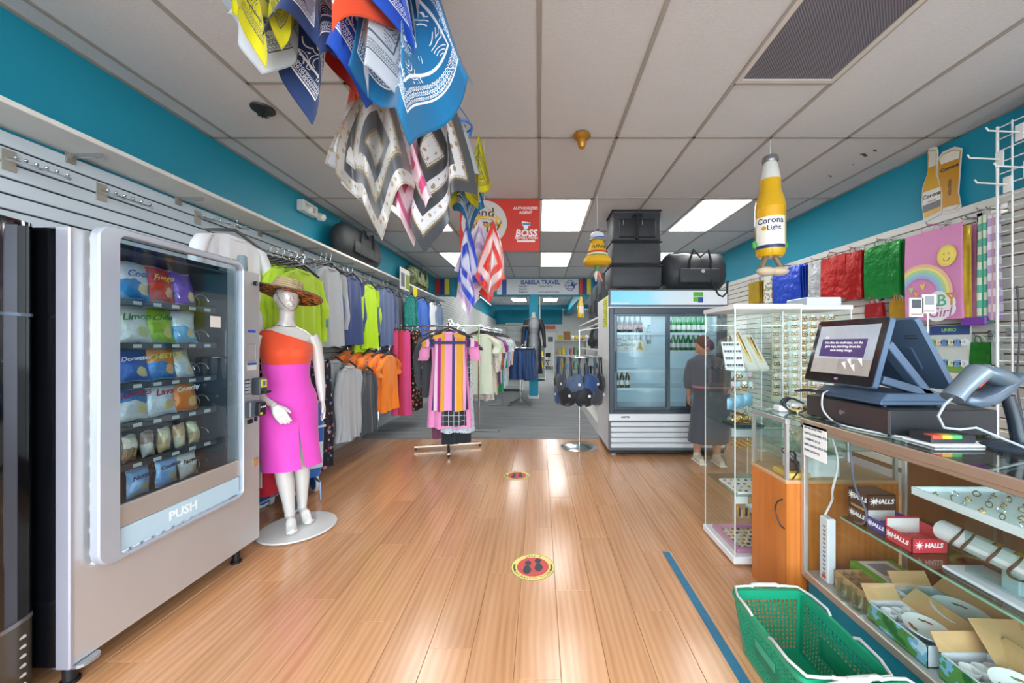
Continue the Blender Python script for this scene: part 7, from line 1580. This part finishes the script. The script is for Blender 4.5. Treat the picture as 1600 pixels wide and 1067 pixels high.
for i, tx in enumerate(('PASAPORTES', 'NOTARIZACIONES')): text('lettering', tx, .06, (-.02, 9.1815, 2.765-i*.144), (1, 0, 0), (0, 0, 1), gy, bn, 'LEFT', bold=.001)
gb_ = MB(); 
for rx in (.13, .085, .035): gb_.tube([(.76+rx*math.cos(a), 9.182, 2.79+.13*math.sin(a)) for a in [2*PI*k/28 for k in range(28)]], .004, 4, closed=True)
for z in (-.07, 0, .07): gb_.cyl((.76-math.sqrt(.0169-z*z), 9.182, 2.79+z), (.76+math.sqrt(.0169-z*z), 9.182, 2.79+z), .004, n=4)
gb_.build('globe', bl, bn, world=True); MB().prism([(.70, 2.77), (.80, 2.80), (.78, 2.87), (.81, 2.87), (.86, 2.82), (.94, 2.85), (.95, 2.835), (.88, 2.795), (.87, 2.73), (.845, 2.73), (.82, 2.775)], onY(9.182), 0, .004).build('plane_mark', bl, bn, world=True)
def flag(label, x0, x1, cs):
    t = thing('flag_panel', label, 'flag', ((x0+x1)/2, 9.19, 2.565), 0, 'flag panels on the header'); n = len(cs)
    for i, c in enumerate(cs): MB().box(x0+(x1-x0)*i/n, x0+(x1-x0)*(i+1)/n, 9.184, 9.196, 2.565, 2.955).build('stripe', mat(c, .5), t, world=True)
flag('red, navy and yellow striped flag panel at the left of the header', -2.59, -2.25, ('#c8352c', '#2b3a86', '#e3cf2a')); flag('blue green and yellow striped flag panel left of the scarves', -2.25, -1.85, ('#1f86a8', '#2a8a46', '#e3cf2a')); flag('yellow red and blue striped flag panel behind the scarves', -1.85, -1.4, ('#e3cf2a', '#c8352c', '#2b3a86')); flag('red navy and yellow flag panel right of the travel banner', .98, 1.28, ('#c8352c', '#2b3a86', '#e3cf2a')); flag('blue white and red flag panel above the suitcases', 1.36, 1.75, ('#2452a8', '#dfe2e6', '#2452a8'))

# ---- inflatable beer bottle
bt = thing('inflatable_bottle', 'inflatable beer bottle hanging on a string from the ceiling', 'inflatable', (1.84, 2.94, 2.035)); M_INF = mat('#d9a90a', .15, 0, .6, coat=.5); lz = lambda y: HC-(y-537)*2.94/FPX-2.035
MB().lathe([(0, lz(402)), (.085, lz(402)), (.105, lz(397)), (.108, lz(380)), (.108, lz(325)), (.1, lz(314)), (.078, lz(300)), (.073, lz(282))], n=36, c0=False, c1=False).build('bottle_body', M_INF, bt, smooth=50); MB().lathe([(.073, lz(282)), (.06, lz(265)), (.048, lz(254))], n=36, c0=False, c1=False).build('bottle_neck', mat('#d8d9d4', .15, coat=.4), bt, smooth=50); MB().lathe([(.054, lz(255)), (.06, lz(252)), (.056, lz(246)), (.04, lz(244)), (0, lz(243.5))], n=28, c0=False, c1=False).build('cap', mat('#8d8f92', .3, .6), bt, smooth=50)
def arcp(a, b_, d): return Vector((.1085*math.sin(a)+0*d, -.1085*math.cos(a), b_)) * 1 + Vector((math.sin(a), -math.cos(a), 0))*d
def wrap_label(z0, z1, a0, a1, m, name, d=.001):
    return MB().sheet(lambda u, v: arcp(a0+(a1-a0)*u, z0+(z1-z0)*v, d), 16, 2).build(name, m, bt, smooth=60)
wrap_label(lz(386), lz(343), -1.6, .5, mat('#efece2', .35), 'label'); wrap_label(lz(343), lz(327), -1.5, .4, mat('#e0a91c', .35), 'label_top'); wrap_label(lz(391), lz(386), -1.65, .55, mat('#2c3560', .35), 'label_band')
ink = mat('#25345f', .5)
def curved_text(tx, size, z, parent, m, r=.1105, a0=0.0, xs=1.0, nm='lettering'):
    o = text(nm, tx, size, (0, 0, 0), (1, 0, 0), (0, 0, 1), m, parent, world=False, bold=size*.02, xs=xs)
    for v in o.data.vertices: 
        a = v.co.x/r+a0; d = -v.co.y; v.co = Vector(((r+d)*math.sin(a), -(r+d)*math.cos(a), v.co.z+z))
    return o
curved_text('Corona', .062, lz(350), bt, ink, a0=-.55); curved_text('Light', .05, lz(361), bt, ink, a0=-.32); MB().lathe([(0, 0), (.018, .001)], n=14, c0=False, c1=False, M=Matrix.Translation(arcp(-.95, lz(361), .002)) @ Matrix.Rotation(-.95, 4, 'Z') @ Matrix.Rotation(PI/2, 4, 'X')).build('crest', mat('#d3a02a', .4), bt)
MB().cyl((0, 0, lz(244)), (0, 0, ZC-2.035), .0018, n=5).build('string', WHITE, bt)
for s_ in (-1, 1):
    MB().tube([(s_*.035, 0, lz(400)), (s_*.06, -.01, lz(412)), (s_*.085, -.02, lz(420))], [.022, .02, .018], 10).build('leg', mat('#7a6a58', .5), bt, smooth=50); b = MB(); ellipsoid(b, (s_*.05, -.03, lz(425)), (.075, .05, .036), M=None); b.build('shoe', mat('#cdb79a', .5), bt, smooth=60)
    b = MB(); ellipsoid(b, (s_*.125, 0, lz(383)), (.02, .015, .03)); b.build('green_lime', mat('#3f9a3a', .4), bt, smooth=60)
# small one far back
t = thing('inflatable_bottle', 'small yellow inflatable bottle hanging near the dark suitcases', 'inflatable', (.93, 8.3, 1.86)); z8 = lambda y: HC-(y-537)*8.3/FPX-1.86
MB().lathe([(0, z8(496)), (.07, z8(496)), (.075, z8(492)), (.075, z8(476)), (.045, z8(470)), (.04, z8(464)), (0, z8(463))], n=18, c0=False, c1=False).build('bottle_body', M_INF, t, smooth=50); MB().box(-.05, .05, -.08, -.074, z8(490), z8(479)).build('label', mat('#e2e0d8', .5), t); MB().cyl((0, 0, z8(464)), (0, 0, ZC-1.86), .003, n=5).build('string', WHITE, t)
# ---- yellow fabric bell
t = thing('fabric_bell', 'yellow fabric fiesta bell with a tiny figure on top hanging from the ceiling', 'decoration', (.635, 4.05, 2.08)); bz = lambda y: HC-(y-537)*4.05/FPX-2.08
Bm = mat('#e0ae1c', .8); bl_ = MB().lathe([(0, bz(415)), (.12, bz(415)), (.155, bz(411)), (.15, bz(406)), (.11, bz(399)), (.085, bz(385)), (.06, bz(376)), (0, bz(375))], n=30, c0=False, c1=False).build('bell', Bm, t, smooth=50)
for y, c, k in ((395, '#c8432c', .105), (398.5, '#e8e4d8', .108), (401.5, '#3d8a4a', .117)): MB().tube([(k*math.cos(a), k*math.sin(a), bz(y)) for a in [2*PI*q/26 for q in range(26)]], .009, 6, closed=True).build('stripe', mat(c, .8), bl_, smooth=60)
curved_text('\u00a1VIVA', .075, bz(390), bl_, mat('#3a3024', .7), r=.094, a0=.1)
b = MB(); ellipsoid(b, (0, 0, bz(368)), (.075, .06, .045)); b.build('figure_body', mat('#d8dce4', .7), t, smooth=60); b = MB(); ellipsoid(b, (.01, 0, bz(372)), (.07, .055, .03)); b.build('figure_skirt', mat('#4a78b8', .7), t, smooth=60); b = MB(); ellipsoid(b, (0, 0, bz(360)), (.02, .02, .025)); b.build('figure_head', mat('#4a5266', .6), t, smooth=60)
MB().lathe([(0, 0), (.09, 0), (.085, .012), (0, .016)], (0, 0, bz(376)), 20, c0=False, c1=False).build('hat_brim', mat('#9aa0a4', .7), t, smooth=50); MB().cyl((0, 0, bz(358)), (0, 0, ZC-2.08), .0018, n=5).build('string', WHITE, t)
MB().cyl((0, 0, bz(424)), (0, 0, bz(414)), .03, .03).build('clapper', mat('#4f8a5a', .7), t, smooth=50)
for s_, c in ((-1, '#e0dcd4'), (1, '#d87a72')): MB().tube([(0, 0, bz(420)), (s_*.02, -.01, bz(430)), (s_*.035+.02, 0, bz(440))], [.012, .018, .006], 8).build('tassel', mat(c, .8), t, smooth=60)
# ---- ceiling and wall fittings
t = thing('smoke_detector', 'brass coloured pendant detector on the ceiling', 'detector', (.33, 2.88, ZC-.1)); MB().lathe([(.065, .1), (.07, .09), (.05, .07), (.032, .06)], n=24, c0=False, c1=False).build('flange', mat('#b07a28', .35, .4), t, smooth=40); MB().lathe([(.03, .065), (.034, .03), (.03, .02), (.024, .0), (0, 0)], n=20, c0=False, c1=False).build('body', mat('#c28a30', .35, .4), t, smooth=40)
t = thing('fire_sprinkler', 'black fire sprinkler head on the ceiling at left', 'sprinkler', (-1.92, 2.56, ZC-.05)); MB().lathe([(.075, .05), (.072, .04), (.05, .035), (0, .034)], n=24, c0=False, c1=False).build('escutcheon', mat('#2c2c2e', .4), t, smooth=40); MB().cyl((0, 0, .035), (0, 0, .005), .012, n=8).build('nozzle', mat('#3c3c3e', .3, .8), t)
for k in range(8): a = 2*PI*k/8; MB().box(.008, .035, -.005, .005, .0, .003).xf(Matrix.Rotation(a, 4, 'Z')).build('deflector_tooth', mat('#3c3c3e', .3, .8), t)
t = thing('emergency_light', 'white twin head emergency light high on the left teal wall', 'emergency light', (XL, 4.1, 2.77)); MB().box(0, .08, -.16, .1, 0, .12).build('housing', mat('#d8d6d0', .45), t, bevel=.008)
for y in (-.08, .16): MB().lathe([(0, 0), (.045, 0), (.04, .06), (.02, .075), (0, .075)], n=18, c0=False, c1=False, M=Matrix.Translation((.05, y, .04)) @ Matrix.Rotation(PI/2+.3, 4, 'Y')).build('lamp_head', mat('#e2e2de', .35), t, smooth=40)
for i in range(3): MB().box(.0801, .082, -.12+.06*i, -.08+.06*i, .03, .09).build('vent_mark', mat('#a8a6a2', .5), t)
# framed pictures and a price tag at the end of the left shelf
t = thing('picture_card', 'white card with two product pictures standing on the left shelf edge', 'card', (-2.30, 6.28, 2.25)); MB().box(0, .01, -.22, .22, 0, .36).build('card', mat('#e8e8e4', .5), t); MB().box(.01, .012, -.18, -.02, .05, .28).build('picture', mat('#5a6a78', .5), t); MB().box(.01, .012, .03, .19, .03, .28).build('picture', mat('#8a9a3a', .5), t)
tag(MB().box(-2.318, -2.314, 6.75, 6.98, 2.17, 2.39).build('price_tag', mat('#e2d424', .5)), 'yellow price tag clipped under the left shelf', 'price tag')

# ================================================================== floor marks and baskets
tag(MB().box(.79, .835, 1.30, 2.375, .0003, .0016).build('floor_tape', mat('#2f6f8e', .6, var=.2, vs=20)), 'strip of blue tape stuck on the laminate floor', 'tape')
def decal(x, y, r, label):
    t = thing('floor_decal', label, 'floor sticker', (x, y, 0), PI, 'social distancing stickers'); f = onZ(.0004)
    MB().prism(ellipse(r, r*1.0, 48), f, 0, .0006).build('green_rim', mat('#5a7a3c', .5), t); MB().prism(ellipse(r*.975, r*.975, 48), f, .0006, .0009).build('yellow_ring', mat('#e8d27a', .5), t); MB().prism(ellipse(r*.73, r*.73, 40), f, .0009, .0012).build('red_disc', mat('#c8453f', .5), t)
    for s_ in (-1, 1):
        P = [(s_*.034+.026*math.cos(a)*(1 if math.sin(a) > 0 else .8), .012*s_+(.045*math.sin(a) if math.sin(a) > 0 else .04*math.sin(a))+.014) for a in [2*PI*k/20 for k in range(20)]]
        MB().prism(P, f, .0012, .0015).build('shoe_print', mat('#22303c', .5), t); MB().prism(ellipse(.02, .024, 16, s_*.03, .012*s_-.048), f, .0012, .0015).build('heel_print', mat('#22303c', .5), t)
    def arc(tx, ra, a0, da, flip):
        for i, ch in enumerate(tx):
            if ch == ' ': continue
            a = a0+da*(i-(len(tx)-1)/2); c = (ra*math.sin(a), ra*math.cos(a), .0014); up = (math.sin(a), math.cos(a), 0) if not flip else (-math.sin(a), -math.cos(a), 0); rt = (up[1], -up[0], 0)
            text('lettering', ch, r*.2, c, rt, up, mat('#3c4a2c', .6), t, world=False, depth=.0002)
    arc('SOCIAL DISTANCING', r*.85, 0, .135, False); arc('6 FEET', r*.85, PI, -.15, True)
    for s_ in (-1, 1): MB().prism([(s_*r*(.86+.05*q[0])*math.cos(q[1]), r*(.86+.05*q[0])*math.sin(q[1])) for q in [(1, -.2), (1, .1), (1, .4), (-1, .4), (-1, .1), (-1, -.2)]], f, .0009, .0012).build('arrow_mark', mat('#4a5a34', .6), t)
decal(-.04, 2.215, .131, 'round red and yellow footprint sticker nearest on the floor'); decal(-.228, 3.747, .131, 'round red and yellow footprint sticker farther back on the floor')
M_BSK = mat('#128a66', .35, 0, .5); 
def basket(label, cx, cy, rz=0):
    t = thing('shopping_basket', label, 'shopping basket', (cx, cy, 0), rz); H = .25; a1, c1, a0, c0 = .148, .212, .118, .178
    fl_ = MB().box(-a0, a0, -c0, c0, .004, .009).build('floor_panel', M_BSK, t)
    def wall(p00, p10, p01, p11, nu, solid):
        P = lambda u, v: (Vector(p00)*(1-u)+Vector(p10)*u)*(1-v)+(Vector(p01)*(1-u)+Vector(p11)*u)*v
        nrm = (Vector(p10)-Vector(p00)).cross(Vector(p01)-Vector(p00)).normalized()*.0028; b = MB()
        def slab(u0, u1, v0, v1):
            q = [P(u0, v0), P(u1, v0), P(u1, v1), P(u0, v1)]; b.add([p-nrm for p in q]+[p+nrm for p in q], [(3, 2, 1, 0), (4, 5, 6, 7), (0, 1, 5, 4), (1, 2, 6, 5), (2, 3, 7, 6), (3, 0, 4, 7)])
        slab(0, 1, 0, .07); slab(0, 1, .86, 1); slab(0, .06, .07, .86); slab(.94, 1, .07, .86); nv = 12
        for i in range(1, nu): u = .06+.88*i/nu; slab(u-.12/nu*.88, u+.12/nu*.88, .07, .86)
        for j in range(1, nv): v = .07+.79*j/nv; slab(.06, .94, v-.16/nv*.79, v+.16/nv*.79)
        if solid: slab(.3, .7, .3, .6)
        return b.build('lattice_wall', M_BSK, t)
    wall((-a0, c0, .005), (a0, c0, .005), (-a1, c1, H), (a1, c1, H), 14, False); wall((-a0, -c0, .005), (a0, -c0, .005), (-a1, -c1, H), (a1, -c1, H), 14, False); wall((a0, -c0, .005), (a0, c0, .005), (a1, -c1, H), (a1, c1, H), 20, True); wall((-a0, -c0, .005), (-a0, c0, .005), (-a1, -c1, H), (-a1, c1, H), 20, True)
    ring_o = rrect(-a1-.012, a1+.012, -c1-.012, c1+.012, .03, 4); ring_i = rrect(-a1+.003, a1-.003, -c1+.003, c1-.003, .024, 4)
    MB().loft([[Vector((x, y, z)) for x, y in p] for p, z in ((ring_o, H-.012), (ring_o, H+.002), (ring_i, H+.002), (ring_i, H-.012))], 0, False, False).build('rim', M_BSK, t, smooth=40)
    for s_ in (-1, 1):       # two white wire handles folded down on the rim
        e = .008; P = [(-a1-e, s_*.055, H+.004), (-a1-e-.004, s_*.075, H+.016), (-a1-e-.002, s_*.16, H+.013), (-a1+.01, s_*(c1+.008), H+.012), (-a1+.06, s_*(c1+.014), H+.012), (-.06, s_*(c1+.014), H+.012), (-.05, s_*(c1+.022), H+.012), (.05, s_*(c1+.022), H+.012), (.06, s_*(c1+.014), H+.012), (a1-.06, s_*(c1+.014), H+.012), (a1-.01, s_*(c1+.008), H+.012), (a1+e+.002, s_*.16, H+.013), (a1+e+.004, s_*.075, H+.016), (a1+e, s_*.055, H+.004)]
        hnd = MB().tube(P, .0055, 8).build('wire_handle', mat('#b9b9b5', .35), t, smooth=60); MB().tube(P[5:9], .009, 8).build('grip', mat('#c0beb8', .4), hnd, smooth=60)
    MB().box(-a1+.006, -a1+.009, -.06, .06, .13, .16).build('label_plate', mat('#2f9a78', .4), t); return t
basket('green plastic shopping basket with white handles beside the glass counter', 1.005, 1.416); basket('second green shopping basket at the bottom edge of the picture', 1.06, .955, .08)

# ================================================================== bra rack and back room goods
t = thing('pedestal_rack', 'chrome pedestal rack with a round base by the cooler', 'clothes rack', (.516, 4.79, 0)); MB().lathe([(0, 0), (.235, 0), (.24, .008), (.2, .02), (.1, .03), (.02, .035), (0, .035)], n=40, c0=False, c1=False).build('base', CHROME, t, smooth=40); MB().cyl((0, 0, .03), (0, 0, 1.52), .012, n=10).build('pole', CHROME, t, smooth=40); MB().tube([(.28*math.cos(a), .28*math.sin(a), 1.17) for a in [2*PI*k/26 for k in range(26)]], .008, 6, closed=True).build('ring', CHROME, t, smooth=60)
MB().cyl((-.28, 0, 1.17), (.28, 0, 1.17), .007, n=6).build('spoke', CHROME, t); MB().cyl((0, -.28, 1.17), (0, .28, 1.17), .007, n=6).build('spoke', CHROME, t); MB().tube([(0, 0, 1.5), (.05, .02, 1.52), (.3, .3, 1.56)], .009, 6).build('top_arm', WHITE, t, smooth=50)
for k in range(9):
    a = PI*.95+k*.36; c = ('#23262b', '#2f4a78', '#3c4148', '#1d1f23', '#4a5a74')[k % 5]; h = .26+.07*((k*2) % 4)
    wv_ = RN.uniform(.75, 1.15); o = thing('strap_bag', ('black', 'navy', 'charcoal', 'deep black', 'slate')[k % 5] + (' strap bag on the front of' if k < 5 else ' strap bag on the rear of') + ' the pedestal rack ring', 'bag', (.516+.28*math.cos(a), 4.79+.28*math.sin(a), 1.17), a+PI/2, 'strap bags on the pedestal rack')
    m_ = fab(c, .6)
    for s_ in (-1, 1): MB().tube([(s_*.04, 0, 0), (s_*.055, 0, -.12), (s_*.075, 0, -h)], .011, 6).build('strap', m_, o, smooth=60)
    b = MB(); b.loft([[Vector((w_*wv_*math.cos(q)+.02*math.sin(40*z+k), .05*math.sin(q)*(w_/.12)+.008*math.sin(5*q+30*z), z+.02*math.sin(2*q+k))) for q in [2*PI*j/18 for j in range(18)]] for z, w_ in ((-h+.04, .08), (-h-.02, .115), (-h-.1, .12), (-h-.17, .09), (-h-.19, .03))]); b.build('pouch', m_, o, smooth=60); MB().box(.05, .08, -.06, -.056, -h-.08, -h-.05).build('tag', WHITE, o)
def shelfunit(label, x, y, w_, h, d_, n, cols, rz=0):
    t = thing('shelving_unit', label, 'shelving', (x, y, 0), rz); m_ = mat('#e2e4e0', .5)
    for s_ in (-1, 1): MB().box(s_*w_/2-.015, s_*w_/2+.015, -d_/2, d_/2, 0, h).build('side', m_, t)
    MB().box(-w_/2, w_/2, d_/2-.015, d_/2, 0, h).build('back', m_, t)
    for i in range(n): MB().box(-w_/2, w_/2, -d_/2, d_/2, .1+i*(h-.1)/(n-1)-.02, .1+i*(h-.1)/(n-1)).build('shelf', m_, t)
    return t
shelfunit('white shelving unit of folded goods left of the teal column', -.95, 10.6, .9, 1.42, .4, 4, None); shelfunit('white shelving unit of trinkets right of the teal column', .95, 11.5, 1.0, 1.45, .4, 4, None); shelfunit('low white shelf of packaged goods behind the jeans rack', -.2, 13.5, .8, 1.3, .4, 4, None)
for i in range(6):
    o = MB().lathe([(0, 0), (.26, 0), (.29, .06), (.27, .085), (0, .09)], (-.72, 10.6, 1.425+i*.085), 24, c0=False, c1=False, sx=.9, sy=.6).build('folded_blanket', mat(('#cfd0cb', '#c4c6c2')[i % 2], .8), smooth=50); tag(o, ('lowest', 'second', 'third', 'fourth', 'fifth', 'topmost')[i] + ' pale folded blanket of the stack on the shelving unit', 'blanket', 'stack of pale blankets')
tag(MB().box(-.50, -.28, 10.45, 10.75, 1.425, 1.84).build('blue_bundle', mat('#2f74d0', .6), bevel=.05, seg=3, smooth=50), 'bright blue wrapped bundle beside the pale blankets', 'bundle')
for i in range(4): tag(MB().box(-.33+i*.085, -.26+i*.085, 13.4, 13.6, 1.305, 1.52).build('red_package', mat('#c8322c', .5), bevel=.006), ('first', 'second', 'third', 'fourth')[i] + ' red package from the left on the low white shelf', 'package', 'red packages')
gc = ('#7fbf9a', '#d8d4c4', '#c8a878', '#e0c84a', '#9ab4d0', '#d88a8a')
for u, (ux, uy, hz) in enumerate(((-.95, 10.6, (.55, .98)), (.95, 11.5, (.1, .56, 1.0)), (-.2, 13.5, (.5, .9)))):
    k = 0
    for z in hz:
        for i in range(6):
            tag(MB().box(ux-.38+i*.125, ux-.28+i*.125, uy-.15, uy+.1, z+.002, z+.14+.1*((i*7+u) % 3)/2).build('boxed_goods', mat(gc[(i+u*2) % 6], .5), bevel=.008), ('mint', 'cream', 'tan', 'yellow', 'pale blue', 'rosy')[(i+u*2) % 6] + ' box on the ' + ('lowest', 'middle', 'upper')[hz.index(z)] + ' filled shelf of the ' + ('left', 'right', 'low')[u] + ' back room unit', 'box', 'boxed goods on the ' + ('left', 'right', 'low')[u] + ' unit')
tag(MB().box(.75, .95, 11.35, 11.6, 1.452, 1.72).build('brown_box', mat('#9a6a3c', .6), bevel=.006), 'brown wooden box on top of the right shelving unit', 'box')
for i in range(5): b = MB(); ellipsoid(b, (1.02+i*.11, 11.45, 1.53), (.07, .07, .075)); tag(b.build('plush_toy', mat(('#e6e2dc', '#d9b84a', '#e2dcd2', '#caa04a', '#e8e6e0')[i], .9), smooth=60), ('leftmost', 'second', 'middle', 'fourth', 'rightmost')[i] + ' round plush toy on top of the right shelving unit', 'toy', 'plush toys')
ch = thing('folding_chair', 'black folding chair standing open by the far door', 'chair', (.28, 19.3, 0), .6)
for s_ in (-1, 1): MB().tube([(s_*.2, .22, 0), (s_*.2, -.05, .45), (s_*.19, -.22, .85)], .016, 6).build('leg', BLACK, ch, smooth=50); MB().tube([(s_*.18, -.25, 0), (s_*.18, .0, .3), (s_*.18, .2, .45)], .016, 6).build('leg', BLACK, ch, smooth=50)
MB().box(-.2, .2, -.2, .22, .44, .465).build('seat', BLACK, ch, bevel=.008); MB().box(-.19, .19, -.225, -.2, .66, .86).build('backrest', BLACK, ch, bevel=.008)
tag(MB().box(1.1, 1.4, YB-.03, YB-.017, 1.5, 1.85).build('yellow_notice', mat('#d8cc3a', .6)), 'yellow paper notice right of the far door', 'notice'); tag(MB().box(.35, .95, YB-.03, YB-.012, 2.2, 2.42).build('red_notice', mat('#e07a6a', .6)), 'red and white sign above the far door', 'sign')
